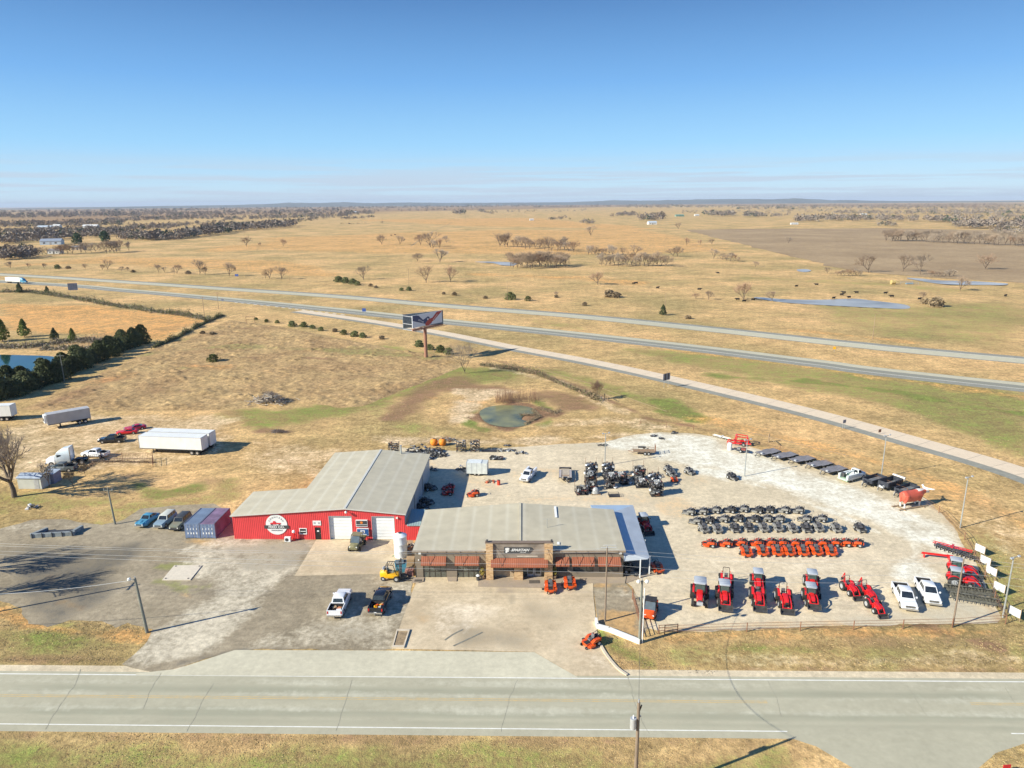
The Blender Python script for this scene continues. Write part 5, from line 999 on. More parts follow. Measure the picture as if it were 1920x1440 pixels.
row(dark, [285, 405, 565, 690, 822, 950, 1080, 1205, 1315, 1475, 1690], [326, 328, 322, 315, 318, 315, 322, 322, 316, 322, 322], -90, 'front dark row', 'dark grey', alt=dark2)
row(orng, [335, 480, 615, 760, 880, 980, 1100, 1220, 1345, 1455, 1550, 1655], [462, 460, 453, 455, 453, 456, 458, 455, 458, 455, 455, 458], 160, 'back orange row', 'orange')
row(orng, [665, 810, 945, 1050, 1175, 1295, 1425], [538, 530, 530, 530, 530, 527, 530], -92, 'front orange row', 'orange', sc=1.15)
for px, py, hd, pr, lab, s_ in ((1032, 1107, -90, orng, 'orange ride-on mower on the forecourt, straight before the right stone pillar', 1.15), (1068, 1100, -88, orng, 'orange ride-on mower on the forecourt, further right from the entrance', 1.15),
    (1109, 1209, -148, orng, 'orange ride-on mower by the curved kerb near the road', 1.15), (1184, 1074, -20, dark2, 'black and grey ride-on mower in the shade under the canopy', 1.2), (1232, 1070, -80, orng, 'orange ride-on mower in the shade just outside the canopy posts', 1.1),
    (1254, 884, -70, dark, 'dark ride-on mower right of the crate stacks, farther back of two', 1.1), (1259, 892, -65, dark, 'dark ride-on mower right of the crate stacks, beside the orange one', 1.1), (1264, 902, -80, orng, 'small orange mower right of the stacked crates', .8), (1293, 888, -60, dark, 'lone dark ride-on mower in the middle of the yard', 1.1), (1373, 898, -60, dark2, 'lone black ride-on mower near the light pole', 1.1),
    (841, 918, 170, redm, 'red lawn tractor in the barn shade, farther one', 1.15), (840, 927, 175, redm, 'dark red lawn tractor in the barn shade, nearer one', 1.1), (888, 930, 190, orng, 'orange ride-on mower at the edge of the barn shadow', 1.1),
    (806, 918, 20, dark2, 'black mower against the grey barn wall in shade, rearmost', 1.2), (800, 945, 20, dark2, 'black mower against the grey barn wall in shade, middle one', 1.2), (791, 956, 15, dark2, 'black mower in shade beside the green annex roof', 1.2)):
    pr.place(G(px, py), R_(hd), lab, 'riding mower', None, s_, z=.16 if 1020 < px < 1080 else (.07 if py > 1060 else .02))
def make_tractor(cab=True, loader=True, rops=False, backhoe=False, weights=False, bucket_up=0.0, arm='red'):
    t = thing('farm_tractor'); rw, fw = .82, .52; m_r = M['red']; b = MB()
    b.loft([[(x, -w, z0), (x, w, z0), (x, w*1.02, (z0+z1)/2), (x, w*.8, z1), (x, 0, z1+.05), (x, -w*.8, z1), (x, -w*1.02, (z0+z1)/2)] for x, w, z0, z1 in ((1.85, .27, .85, 1.25), (1.7, .34, .75, 1.42), (1.0, .38, .75, 1.55), (.25, .40, .75, 1.62))][::-1], m_r); b.build('hood', t, 40)
    b = MB(); b.box((1.86, 0, 1.03), (.05, .42, .3), M['blackp']); b.build('grille', t)
    b = MB(); b.box((.4, 0, .68), (2.4, .42, .4), M['dgrey']); b.box((1.25, 0, .5), (.25, 1.3, .16), M['dgrey']); b.box((-.75, 0, .8), (.6, 1.2, .35), M['dgrey']); b.box((-.25, 0, .9), (.9, 1.0, .08), M['blackp']); b.build('chassis', t)
    for s in (1, -1):
        wheel(t, -.75, s*.88, rw, .42, M['lgrey'], 'rear_wheel'); wheel(t, 1.25, s*.80, fw, .30, M['lgrey'], 'front_wheel')
        b = MB(); P = [(-.75+(rw+.10)*math.cos(R_(a)), rw+(rw+.10)*math.sin(R_(a))) for a in range(20, 151, 13)]; P2 = [(-.75+(rw+.04)*math.cos(R_(a)), rw+(rw+.04)*math.sin(R_(a))) for a in range(150, 19, -13)]
        b.prism(P+P2, s*.58, s*.84, m_r); b.prism([(P[0][0], .9)]+P+[(P[-1][0], .9)], s*.52, s*.58, m_r); b.build('fender', t)
    b = MB(); b.box((-.62, 0, 1.25), (.5, .5, .14), M['seat']); b.box((-.88, 0, 1.52), (.12, .5, .5), M['seat'], ry=-.15); b.build('seat', t)
    b = MB(); b.cyl((.1, 0, 1.5), (-.12, 0, 1.72), .03, M['black'], 5); b.cyl((-.12, 0, 1.72), (-.14, 0, 1.74), .2, M['black'], 12); b.build('steering_wheel', t)
    if cab:
        b = MB()
        for s in (1, -1):
            b.tube([(.22, s*.62, 1.0), (.12, s*.6, 2.42)], .045, M['black'], 6); b.tube([(-1.15, s*.62, 1.3), (-1.1, s*.6, 2.42)], .045, M['black'], 6); b.tube([(-.45, s*.66, 1.0), (-.45, s*.6, 2.42)], .03, M['black'], 6)
        b.box((.12, 0, 2.4), (.08, 1.2, .06), M['black']); b.box((-1.1, 0, 2.4), (.08, 1.2, .06), M['black']); cf = b.build('cab_frame', t); g = mat('cab_glass', (.05, .09, .085), .08, spec=.9, var=.2)
        b = MB(); panel(b, [(.22, -.6, 1.3), (.22, .6, 1.3), (.13, .57, 2.4), (.13, -.57, 2.4)], .05, .95, 0, 1, 0, g); b.build('windscreen', cf); b = MB(); panel(b, [(-1.15, .6, 1.35), (-1.15, -.6, 1.35), (-1.1, -.57, 2.4), (-1.1, .57, 2.4)], .05, .95, 0, 1, 0, g); b.build('rear_window', cf)
        for s in (1, -1):
            b = MB(); panel(b, ([(.2, .64, 1.1), (-1.1, .64, 1.3), (-1.08, .6, 2.4), (.12, .6, 2.4)] if s > 0 else [(-1.1, -.64, 1.3), (.2, -.64, 1.1), (.12, -.6, 2.4), (-1.08, -.6, 2.4)]), .04, .96, 0, 1, 0, g); b.build('side_window', cf)
        b = MB(); P = [(-1.3, -.62), (-1.2, -.72), (.25, -.72), (.42, -.55), (.42, .55), (.25, .72), (-1.2, .72), (-1.3, .62)]; b.loft([[(x, y, 2.42) for x, y in P], [(x*1.0, y, 2.55) for x, y in P], [(x*.9-.04, y*.86, 2.62) for x, y in P]], mat('cab_roof', (.36, .40, .45), .45, var=.05)); b.build('cab_roof', t, 35)
        for s in (1, -1): b = MB(); b.cyl((.2, s*.65, 2.0), (.35, s*.95, 2.0), .015, M['black'], 4); b.box((.36, s*1.0, 2.0), (.05, .16, .25), M['black']); b.build('mirror', t)
    if rops: b = MB(); b.tube([(-1.1, -.5, .9), (-1.15, -.48, 2.45), (-1.12, -.4, 2.6), (-1.12, .4, 2.6), (-1.15, .48, 2.45), (-1.1, .5, .9)], .045, M['black'], 6); b.box((-1.1, .6, 1.9), (.08, .14, .12), M['orange']); b.box((-1.1, -.6, 1.9), (.08, .14, .12), M['orange']); b.build('roll_bar', t)
    if weights: b = MB(); b.box((2.02, 0, .85), (.3, .7, .35), M['lgrey'], tx=.8); b.build('front_weight', t)
    if loader:
        u = bucket_up; b = MB()
        for s in (1, -1):
            P = [(.15, s*.52, 1.35), (.9, s*.55, 1.5+u*.3), (1.75, s*.55, 1.25+u*.6), (2.5, s*.55, .45+u)]
            for a, c in zip(P[:-1], P[1:]):
                m_ = (Vector(a)+Vector(c))/2; dl = Vector(c)-Vector(a); b.box(m_, (dl.length+.06, .10, .16), m_r, ry=-math.atan2(dl.z, dl.x))
            b.box((.35, s*.5, 1.0), (.16, .12, .9), m_r); b.cyl((.9, s*.55, 1.0), (1.8, s*.55, .98+u*.5), .035, M['chrome'], 6)
        b.cyl((2.3, -.6, .6+u), (2.3, .6, .6+u), .06, m_r, 6); ar = b.build('loader_arm', t)
        b = MB(); z = .12+u; b.prism([(2.5, z+.55), (2.62, z+.6), (2.55, z+.08), (3.15, z+.0), (3.15, z-.05), (2.5, z)], -.9, .9, M['dgrey'])
        for s in (1, -1): b.prism([(2.5, z), (3.15, z-.04), (3.0, z+.25), (2.6, z+.6), (2.5, z+.58)], s*.88, s*.92, M['dgrey'])
        b.build('bucket', ar)
    if backhoe:
        b = MB(); P = [(-1.4, .1, .7), (-1.75, .1, 2.5), (-1.5, .1, 2.75)]
        for a, c, w in (((-1.4, 0, .6), (-1.9, 0, 2.6), .16), ((-1.9, 0, 2.6), (-2.4, 0, 1.5), .13)):
            m_ = (Vector(a)+Vector(c))/2; dl = Vector(c)-Vector(a); b.box(m_, (dl.length+.1, w, w), m_r, ry=-math.atan2(dl.z, dl.x))
        b.box((-1.35, 0, .6), (.35, .9, .5), m_r); 
        for s in (1, -1): b.box((-1.5, s*.75, .55), (.12, .1, .9), m_r); 
        bh = b.build('digger_boom', t); b = MB(); b.prism([(-2.5, 1.55), (-2.3, 1.5), (-2.2, 1.15), (-2.4, 1.0), (-2.6, 1.1)], -.2, .2, M['dgrey']); b.build('digger_bucket', bh)
    return t
def pt(t, x, y, hd, lab, sc=1.0):
    sc *= .92
    p = G(x, y); t.location = (p.x, p.y, .02); t.rotation_euler = (0, 0, R_(hd)); t.scale = (sc,)*3; tag(t, lab, 'tractor')
pt(make_tractor(True, False, weights=True), 1311, 1127, -104, 'big red tractor with grey cab roof and no loader at the left end', 1.22)
pt(make_tractor(False, True, rops=True), 1361, 1100, -103, 'red open tractor with black roll bar behind the second cab tractor')
pt(make_tractor(True, True, bucket_up=.25), 1357, 1127, -102, 'red cab tractor with loader bucket, second from the left end', 1.1)
pt(make_tractor(True, True), 1420, 1101, -103, 'red cab tractor standing behind the open tractor without roll bar', 1.0)
pt(make_tractor(False, True, bucket_up=.2), 1420, 1128, -102, 'red open loader tractor with no roll bar, before a cab tractor', 1.05)
pt(make_tractor(False, True, rops=True), 1469, 1131, -100, 'red open loader tractor with upright roll bar, alone in its column', 1.05)
pt(make_tractor(True, True), 1521, 1103, -104, 'red cab tractor, rear one of the right hand pair of cab tractors', 1.0)
pt(make_tractor(True, True, bucket_up=.5), 1519, 1129, -102, 'red cab tractor with raised bucket, front one of the right hand pair', 1.0)
pt(make_tractor(False, True, rops=True, backhoe=True), 1592, 1110, -84, 'small red tractor with tall upright digger boom and roll bar', .85)
pt(make_tractor(False, True, rops=True, backhoe=True), 1624, 1119, -84, 'small red tractor with digger boom, middle one of the slanting trio', .85)
pt(make_tractor(False, True), 1638, 1143, -84, 'small red loader tractor at the front of the slanting trio', .8)
pt(make_tractor(True, True, bucket_up=.3), 1796, 1077, -24, 'red cab tractor with loader facing the right fence, farther one', 1.0)
pt(make_tractor(True, True, bucket_up=.3), 1797, 1098, -22, 'red cab tractor with loader facing the right fence, nearer one', 1.05)
pt(make_tractor(True, True), 1207, 991, -80, 'dark shaded cab tractor with loader right of the showroom canopy', 1.0)
# ================================================================ yard equipment
def put_at(t, x, y, rz, label, cat, group=None, sc=None, z=.02):
    p = G(x, y); t.location = (p.x, p.y, z); t.rotation_euler = (0, 0, rz)
    if sc: t.scale = (sc,)*3
    return tag(t, label, cat, group)
def heading(a, b): h = G(*b)-G(*a); return math.atan2(h.y, h.x)
# flat deck trailers (tongue towards -x)
def make_flatbed(nm='flatbed_trailer'):
    t = thing(nm); dk = mat('deck_sheet', (.21, .20, .205), .6, var=.3); b = MB(); b.box((.3, 0, .78), (5.4, 2.3, .08), dk)
    b.box((2.9, 0, .72), (.5, 2.3, .06), dk, ry=.25); b.build('deck', t)
    b = MB()
    for s in (1, -1): b.box((.3, s*1.17, .70), (5.4, .06, .2), M['black']); b.cyl((-2.35, s*.6, .62), (-3.7, 0, .5), .06, M['black'], 6)
    for x in (-2.2, -1, .2, 1.4, 2.6): b.box((x, 0, .66), (.08, 2.2, .14), M['black'])
    b.build('frame', t)
    for x in (.2, 1.05):
        for s in (1, -1): wheel(t, x, s*1.22 if nm != 'equipment_trailer' else s*.95, .34, .2, M['lgrey'])
    for s in (1, -1): b = MB(); b.box((.62, s*1.24, .82), (1.75, .28, .05), dk); b.build('mudguard', t)
    b = MB(); b.cyl((-3.3, .12, .2), (-3.3, .12, .95), .05, M['lgrey'], 6); b.box((-3.3, .12, .16), (.2, .2, .04), M['dgrey']); b.build('jack', t)
    b = MB(); b.box((-2.1, -.5, .95), (.45, .5, .28), M['lgrey']); b.build('tool_box', t)
    return t
fb = Proto(make_flatbed())
for i, (a, b_) in enumerate((((1418, 858), (1458, 849)), ((1444, 865), (1494, 855)), ((1476, 872), (1527, 862)), ((1507, 881), (1561, 871)), ((1536, 892), (1585, 881)))):
    c, rz, L = between(b_, a); fb.place(c, rz, '%s dark flatbed trailer in the row along the back fence' % nth(i, 5), 'trailer', 'dark flatbed trailers', .96, z=.02)
def make_dump(high=False, white=False):
    t = thing('dump_trailer'); db = mat('dump_steel', (.035, .04, .055), .45, var=.3); h = .95 if high else .65; b = MB()
    for s in (1, -1):
        b.box((.3, s*1.0, .8+h/2), (4.4, .06, h), db)
        for i in range(8): b.box((-1.7+i*.57, s*1.05, .8+h/2), (.08, .06, h), db)
    b.box((-1.9, 0, .8+h/2), (.06, 2.0, h), db); b.box((2.5, 0, .8+h/2), (.06, 2.0, h), db); b.box((.3, 0, .8), (4.4, 2.0, .06), mat('dump_floor', (.16, .17, .18), .7, var=.3)); b.build('dump_box', t)
    b = MB()
    for s in (1, -1): b.cyl((-1.9, s*.6, .6), (-3.4, 0, .55), .07, db, 6); b.box((.2, s*.45, .6), (4.6, .1, .18), db)
    b.build('frame', t)
    for x in (.1, 1.0):
        for s in (1, -1): wheel(t, x, s*1.22, .37, .22, M['lgrey'])
    b = MB()
    for s in (1, -1): b.box((.55, s*1.22, .82), (1.9, .28, .05), db)
    b.build('mudguards', t); b = MB(); b.box((-2.2, 0, .85), (.4, .9, .35), M['whitematt'] if white else db); b.build('battery_box', t); b = MB(); b.cyl((-3.1, .15, .1), (-3.1, .15, 1.15), .06, M['lgrey'], 6); b.build('jack', t)
    b = MB()
    for i in range(4): b.box((-2.6+i*.1, -.5+i*.3, 1.0+i*.06), (.9, .07, .07), db, rz=.5)
    b.build('ramps', t)
    if white: b = MB(); b.box((2.7, 0, 1.9), (.35, 2.4, .18), M['whitematt']); b.box((2.7, -1.1, 1.7), (.3, .1, .4), M['whitematt']); b.build('tarp_roll', t)
    return t
for k, (a, b_, lab, hi, wh) in enumerate((((1615, 915), (1658, 902), 'dark dump trailer nearest the white bucket truck', False, False), ((1640, 924), (1692, 908), 'tall black dump trailer with white rolled tarp, between two lower ones', True, True), ((1672, 935), (1722, 920), 'dark dump trailer half hidden behind the red bull statue', False, False))):
    c, rz, L = between(b_, a); t = make_dump(hi, wh); t.location = (c.x, c.y, .02); t.rotation_euler = (0, 0, rz); tag(t, lab, 'trailer')
# old service truck body, open at the back
st = thing('utility_truck'); wg = mat('chalky_white', (.66, .70, .68), .6, var=.08); gg = mat('pale_green', (.42, .58, .42), .6, var=.15); b = MB()
for s in (1, -1): b.box((-1.2, s*.88, .98), (3.2, .36, 1.0), wg); b.box((-1.2, s*1.07, .98), (3.1, .02, .06), M['lgrey'])
b.build('tool_body', st); b = MB(); b.box((-1.2, 0, .58), (3.2, 1.5, .12), gg); b.box((-2.85, 0, .55), (.25, 2.1, .3), gg); b.build('bed_floor', st)
b = MB(); b.loft([ring(2.7, .8, .7, .45, 1.15, None, .82), ring(2.45, .95, .8, .42, 1.25, None, .97), ring(1.6, .97, .85, .42, 1.32, None, .98), ring(.42, .97, .88, .42, 1.35, None, .98)], wg); b.loft([[(1.5, -.85, 1.3), (1.5, .85, 1.3), (.42, .85, 1.3), (.42, -.85, 1.3)], [(1.15, -.72, 1.95), (1.15, .72, 1.95), (.5, .72, 1.98), (.5, -.72, 1.98)]][::-1], wg); b.build('cab', st, 35)
cab_glass(st, 1.5, 1.15, .5, .42, .85, .72, 1.3, 1.95, 1)
b = MB(); b.cyl((-1.2, .1, .6), (-1.2, .1, 1.5), .2, gg, 10); b.box((-.6, .1, 1.6), (2.6, .22, .22), wg, ry=-.08); b.box((-2.1, .5, 1.2), (.6, .7, .75), M['dgrey']); b.build('lifting_boom', st)
b = MB(); b.ball((-.9, -.2, 1.1), .3, wg, 8, 5); b.box((-1.6, -.35, .9), (.5, .4, .5), gg); b.build('gear', st)['kind'] = 'stuff'
for x in (1.8, -1.5):
    for s in (1, -1): wheel(st, x, s*.92, .4, .26, M['lgrey'])
c, rz, L = between((1618, 893), (1578, 904)); st.location = (c.x, c.y, .02); st.rotation_euler = (0, 0, rz); tag(st, 'white and pale green utility truck with open tool body in the trailer row', 'truck')
# bull statue
def make_cattle(nm, m, label, cat, horns=True):
    b = MB(); body = [(-1.25, .05, .90, 1.05), (-1.15, .34, .58, 1.40), (-.85, .46, .42, 1.48), (-.3, .46, .38, 1.45), (.3, .47, .36, 1.45), (.8, .44, .38, 1.51), (1.1, .36, .50, 1.49), (1.35, .22, .80, 1.45), (1.62, .17, .95, 1.42), (1.78, .17, .98, 1.45), (2.0, .12, .98, 1.30), (2.2, .09, .95, 1.14), (2.26, .03, 1.0, 1.08)]
    rings = []
    for x, w, z0, z1 in body:
        zc = (z0+z1)/2; hh = (z1-z0)/2; rings.append([(x, w*math.sin(2*math.pi*i/14)*(1.0 if abs(math.cos(2*math.pi*i/14)) < .8 else .9), zc+hh*math.cos(2*math.pi*i/14)) for i in range(14)])
    b.loft(rings, m)
    def limb(P, R):
        rg = []
        for (x, y, z), r in zip(P, R): rg.append([(x+r*1.15*math.cos(2*math.pi*i/9), y+r*math.sin(2*math.pi*i/9), z) for i in range(9)])
        b.loft(rg[::-1], m)
    for s in (1, -1):
        limb([(-.85, s*.24, 1.15), (-.80, s*.26, .85), (-.92, s*.25, .55), (-1.02, s*.24, .42), (-.96, s*.24, .18), (-.94, s*.24, .0)], [.28, .24, .13, .09, .07, .10]); limb([(.88, s*.24, 1.1), (.86, s*.25, .75), (.88, s*.24, .42), (.88, s*.24, .2), (.90, s*.24, .0)], [.22, .17, .09, .07, .10])
        b.ball((1.68, s*.25, 1.38), .12, m, 8, 5, (.5, 1.1, .5))
    b.cyl((-1.24, 0, 1.3), (-1.34, 0, .7), .05, m, 6, .03); b.ball((-1.34, 0, .6), .08, m, 6, 4, (.8, .8, 1.5))
    o = b.build(nm); md = o.modifiers.new('fuse', 'REMESH'); md.mode = 'VOXEL'; md.voxel_size = .035; md.use_smooth_shade = True; sm = o.modifiers.new('soften', 'SMOOTH'); sm.iterations = 4; sm.factor = .5
    dg = bpy.context.evaluated_depsgraph_get(); bpy.context.view_layer.update(); me = bpy.data.meshes.new_from_object(o.evaluated_get(bpy.context.evaluated_depsgraph_get())); o.modifiers.clear(); old = o.data; o.data = me
    if not len(me.materials): me.materials.append(m)
    return o
def hereford():
    m = mat('hereford_red', (.52, .10, .06), .55, var=.15, vs=1.5); t = m.node_tree; bs = t.nodes['Principled BSDF']; N = t.nodes.new; K = t.links.new; src = bs.inputs['Base Color'].links[0].from_socket
    g = N('ShaderNodeTexCoord'); s = N('ShaderNodeSeparateXYZ'); K(g.outputs['Object'], s.inputs[0]); n = N('ShaderNodeTexNoise'); n.inputs['Scale'].default_value = 4
    def mth(op, a, b_):
        q_ = N('ShaderNodeMath'); q_.operation = op
        for i, v in ((0, a), (1, b_)):
            if hasattr(v, 'is_linked'): K(v, q_.inputs[i])
            else: q_.inputs[i].default_value = v
        return q_.outputs[0]
    nz_ = mth('MULTIPLY', mth('SUBTRACT', n.outputs['Fac'], .5), .25)
    z = mth('ADD', s.outputs[2], nz_); x = mth('ADD', s.outputs[0], nz_)
    w = mth('LESS_THAN', z, .42); w = mth('MAXIMUM', w, mth('GREATER_THAN', x, 1.66)); w = mth('MAXIMUM', w, mth('MULTIPLY', mth('GREATER_THAN', x, .55), mth('GREATER_THAN', z, 1.40)))
    w = mth('MAXIMUM', w, mth('MULTIPLY', mth('GREATER_THAN', x, 1.0), mth('LESS_THAN', z, .85)))
    mxx = N('ShaderNodeMix'); mxx.data_type = 'RGBA'; K(w, mxx.inputs[0]); K(src, mxx.inputs[6]); mxx.inputs[7].default_value = (.72, .70, .66, 1); K(mxx.outputs[2], bs.inputs['Base Color']); return m
bull = thing('bull_statue'); bo = make_cattle('bull_body', hereford(), '', ''); bo.parent = bull
b = MB(); b.tube([(1.72, 0, 1.45), (1.75, .3, 1.5), (1.9, .55, 1.5), (2.1, .6, 1.5)], .06, M['whitematt'], 7); b.tube([(1.72, 0, 1.45), (1.75, -.3, 1.5), (1.9, -.55, 1.5), (2.1, -.6, 1.5)], .06, M['whitematt'], 7); b.build('horns', bull)
b = MB()
for s in (.4, -.4): b.box((0, s, -.03), (3.6, .14, .06), M['wood'])
for x in (-1.2, 1.2): b.box((x, 0, -.075), (.14, 1.3, .05), M['wood'])
b.build('skid', bull)
p = G(1706, 950); c, rz, L = between((1732, 948), (1684, 956)); bull.location = (c.x, c.y+.4, .22); bull.rotation_euler = (0, 0, rz); bull.scale = (1.75, 1.9, 2.0); tag(bull, 'giant red and white hereford bull statue at the end of the trailer row', 'statue')
# cattle on the pasture
cow = Proto(make_cattle('cow', mat('black_hide', (.012, .011, .010), .8, var=.3), '', ''))
rr = random.Random(4)
cows = [(1346, 513), (1493, 538), (1531, 535), (1582, 550), (1578, 554), (1606, 550), (1672, 557), (1724, 562), (1754, 566), (1885, 556), (1311, 544), (1383, 563), (1395, 566), (1412, 563.5), (1592, 559), (1563, 560.5), (1188, 533), (1193, 532), (734, 442), (741, 441), (1233, 541), (1660, 551)]
for i, (x, y) in enumerate(sorted(cows)):
    cow.place(G(x, y), R_(rr.choice([5, 175, 20, 200, 160])+rr.uniform(-15, 15)), 'small black cow on the far pasture, %s of the herd' % nth(i, len(cows)), 'cow', 'black cattle on the pasture', .85 if y > 500 else 1.1)
# red arched implement, cultivator, plough, rollers
t = thing('hay_bale_carrier'); b = MB()
for s in (1, -1): b.box((0, s*.9, .6), (4.0, .22, .3), M['red'])
b.box((-1.4, 0, .9), (.2, 1.9, .25), M['red']); b.box((1.2, 0, .9), (.2, 1.9, .25), M['red']); b.build('frame', t)
b = MB()
for s in (1, -1): b.tube([(-1.2, s*.9, .7), (-1.0, s*.85, 2.1), (1.3, s*.8, 1.9), (1.5, s*.9, .7)], .11, M['red'], 6)
b.cyl((-1.0, -.85, 2.1), (-1.0, .85, 2.1), .11, M['red'], 6); b.cyl((1.3, -.8, 1.9), (1.3, .8, 1.9), .11, M['red'], 6); b.build('arch', t)
b = MB(); b.tube([(-2.0, .3, .6), (-2.6, .2, 1.1), (-2.9, .2, .3)], .1, M['red'], 6); b.tube([(-2.0, -.5, .6), (-2.5, -.6, .9), (-2.9, -.6, .2)], .1, M['red'], 6); b.build('grab_arms', t)
for s in (1, -1): wheel(t, .4, s*1.15, .42, .3)
put_at(t, 1389, 834, R_(-12), 'bright red arched farm implement by the back fence', 'farm implement')
def tines(nm, L_, n, colr, w=1.2, disc=False):
    t = thing(nm); b = MB(); b.box((0, .3, .55), (L_, .1, .1), colr); b.box((0, -.3, .55), (L_, .1, .1), colr); b.box((0, 0, .6), (.3, 1.4, .12), colr); b.build('frame', t)
    for i in range(n):
        x = -L_/2+L_*(i+.5)/n; b = MB()
        for s in (1, -1):
            if disc: b.cyl((x-.03, s*.35, .28), (x+.03, s*.35, .28), .28, M['dgrey'], 10)
            else: b.tube([(x, s*.3, .55), (x, s*.3-.15, .35), (x, s*.3+.05, .05)], .035, M['dgrey'], 5)
        b.build('disc_pair' if disc else 'tine', t)
    return t
put_at(tines('cultivator', 4.2, 9, M['whitematt']), 1353, 823, heading((1340, 821), (1368, 828)), 'white framed cultivator left of the red arched implement', 'farm implement')
put_at(tines('folded_harrow', 7.0, 12, M['dgrey'], disc=True), 1800, 1042, heading((1760, 1030), (1835, 1056)), 'grey disc harrow lying behind the two right hand tractors, nearer the fence', 'farm implement')
put_at(tines('folded_harrow', 5.2, 10, M['red'], disc=True), 1785, 1031, heading((1750, 1024), (1812, 1040)), 'red and grey disc harrow, rear one near the right fence', 'farm implement')
t = thing('hay_conveyor'); b = MB(); b.box((0, 0, .55), (4.4, .16, .14), M['red'], ry=.03); b.box((0, .1, .65), (4.2, .04, .16), M['red'], ry=.03); b.build('beam', t)
b = MB(); b.box((1.5, 0, .3), (.1, .9, .6), M['red']); b.box((-1.8, 0, .25), (.1, .5, .5), M['red']); b.build('stand', t)
put_at(t, 1757, 1047, heading((1732, 1043), (1795, 1049)), 'long narrow red implement beam beside the disc harrows', 'farm implement')
def roller(lab, a, b_):
    t = thing('header_reel'); c, rz, L = between(b_, a); t.location = (c.x, c.y, .02); t.rotation_euler = (0, 0, rz); b = MB(); mm_ = mat('weathered_steel', (.10, .10, .085), .8, var=.4, vs=3)
    b.cyl((-L/2, .5, .75), (L/2, .5, .75), .09, mm_, 8); b.box((0, -.35, .45), (L, .12, .3), mm_); b.box((0, .75, .35), (L, .08, .6), mm_); b.build('beam', t)
    b = MB(); n = int(L/.45)
    for i in range(n):
        x = -L/2+L*(i+.5)/n
        for k in range(3): a_ = k*2.1+i*.5; b.box((x, .5+.3*math.cos(a_), .75+.3*math.sin(a_)), (.05, .5, .05), mm_, rx=a_)
        b.box((x, -.5, .25), (.06, .5, .06), mm_, rx=.3); b.box((x, .2, .2), (.05, .9, .05), mm_)
    b.build('teeth', t)['kind'] = 'stuff'; return tag(t, lab, 'farm implement')
roller('long grey toothed harvester reel on the ground, farther of two', (1772, 1108), (1868, 1120)); roller('long grey toothed harvester reel on the ground, nearer of two', (1782, 1122), (1876, 1138))
t = thing('towed_sprayer'); b = MB(); b.box((0, 0, .55), (3.4, .9, .12), M['dgrey']); b.box((.5, 0, .8), (.9, .8, .4), mat('dull_maroon', (.22, .06, .05), .7)); b.box((-.5, 0, .75), (.7, .9, .35), M['grey']); b.build('chassis', t)
for s in (1, -1): wheel(t, 0, s*.6, .35, .2, M['lgrey'])
b = MB(); b.cyl((-2.6, 0, .0), (-2.6, 0, 1.5), .45, M['whitematt'], 14); b.cyl((-2.6, 0, 1.5), (-2.6, 0, 1.6), .4, M['whitematt'], 14, .15); b.box((-1.9, 0, .5), (1.0, .1, .1), M['dgrey']); b.build('tank', t)
put_at(t, 1390, 848, heading((1365, 843), (1405, 851)), 'small towed sprayer with upright white tank near the back light pole', 'farm implement')
# small trailers in the yard
t = thing('utility_trailer'); b = MB(); b.box((0, 0, .6), (4.2, 1.9, .08), M['wood']); b.build('deck', t); b = MB()
for s in (1, -1): b.box((0, s*.97, .95), (4.2, .05, .05), M['brown']); [b.box((x, s*.97, .78), (.05, .05, .35), M['brown']) for x in (-2.05, -1, 0, 1, 2.05)]; b.cyl((-2.1, s*.6, .55), (-3.1, 0, .5), .05, M['brown'], 6)
b.build('rails', t); b = MB(); b.box((-.3, .95, 1.0), (1.5, .3, .25), M['black']); b.build('spare_box', t)
for x in (.15, .85):
    for s in (1, -1): wheel(t, x, s*1.08, .36, .22, M['lgrey'])
b = MB()
for i in range(7): b.box((2.2, -.85+i*.28, 1.25), (.05, .05, 1.2), M['brown'])
for z in (.68, 1.25, 1.85): b.box((2.2, 0, z), (.05, 1.8, .05), M['brown'])
b.build('loading_ramp', t); c, rz, L = between((1228, 851), (1186, 850)); t.location = (c.x, c.y, .02); t.rotation_euler = (0, 0, rz); t.scale = (1.08,)*3; tag(t, 'open utility trailer with upright rear ramp in the middle of the yard', 'trailer')
t = thing('tilt_trailer'); b = MB(); b.box((0, 0, .7), (5.0, 1.5, .08), mat('bleached_wood', (.42, .36, .28), .85, var=.2)); b.build('deck', t); b = MB()
for s in (1, -1): b.box((.3, s*1.0, .8), (4.0, .42, .1), mat('chequer_plate', (.40, .36, .34), .5, var=.2)); b.box((0, s*1.22, .62), (5.2, .06, .2), M['black'])
b.box((-2.7, 0, .78), (.35, 2.4, .25), M['black']); b.box((1.2, 0, .79), (.1, 1.4, .06), M['brown']); b.cyl((2.5, .7, .6), (3.6, 0, .5), .08, M['black'], 6); b.cyl((2.5, -.7, .6), (3.6, 0, .5), .08, M['black'], 6); b.box((2.9, 0, .85), (.6, .8, .5), M['black']); b.build('frame', t)
for x in (-.4, .6):
    for s in (1, -1): wheel(t, x, s*1.12, .38, .24)
b = MB(); b.cyl((3.3, .3, .0), (3.3, .3, 1.1), .05, M['lgrey'], 6); b.build('jack', t)
c, rz, L = between((1060, 909), (1060, 880)); t.location = (c.x, c.y, .02); t.rotation_euler = (0, 0, rz); t.scale = (1.0,)*3; tag(t, 'black tandem trailer with pale wooden deck left of the crate stacks', 'trailer')
t = thing('enclosed_trailer'); b = MB(); mwt = mat('dull_white_panel', (.58, .62, .60), .6, var=.12, vs=1.2); b.box((0, 0, 1.55), (4.1, 2.1, 2.2), mwt)
for x in (-2.05, -1.0, 0, 1.0, 2.05): b.box((x, 0, 1.55), (.06, 2.14, 2.24), M['lgrey'])
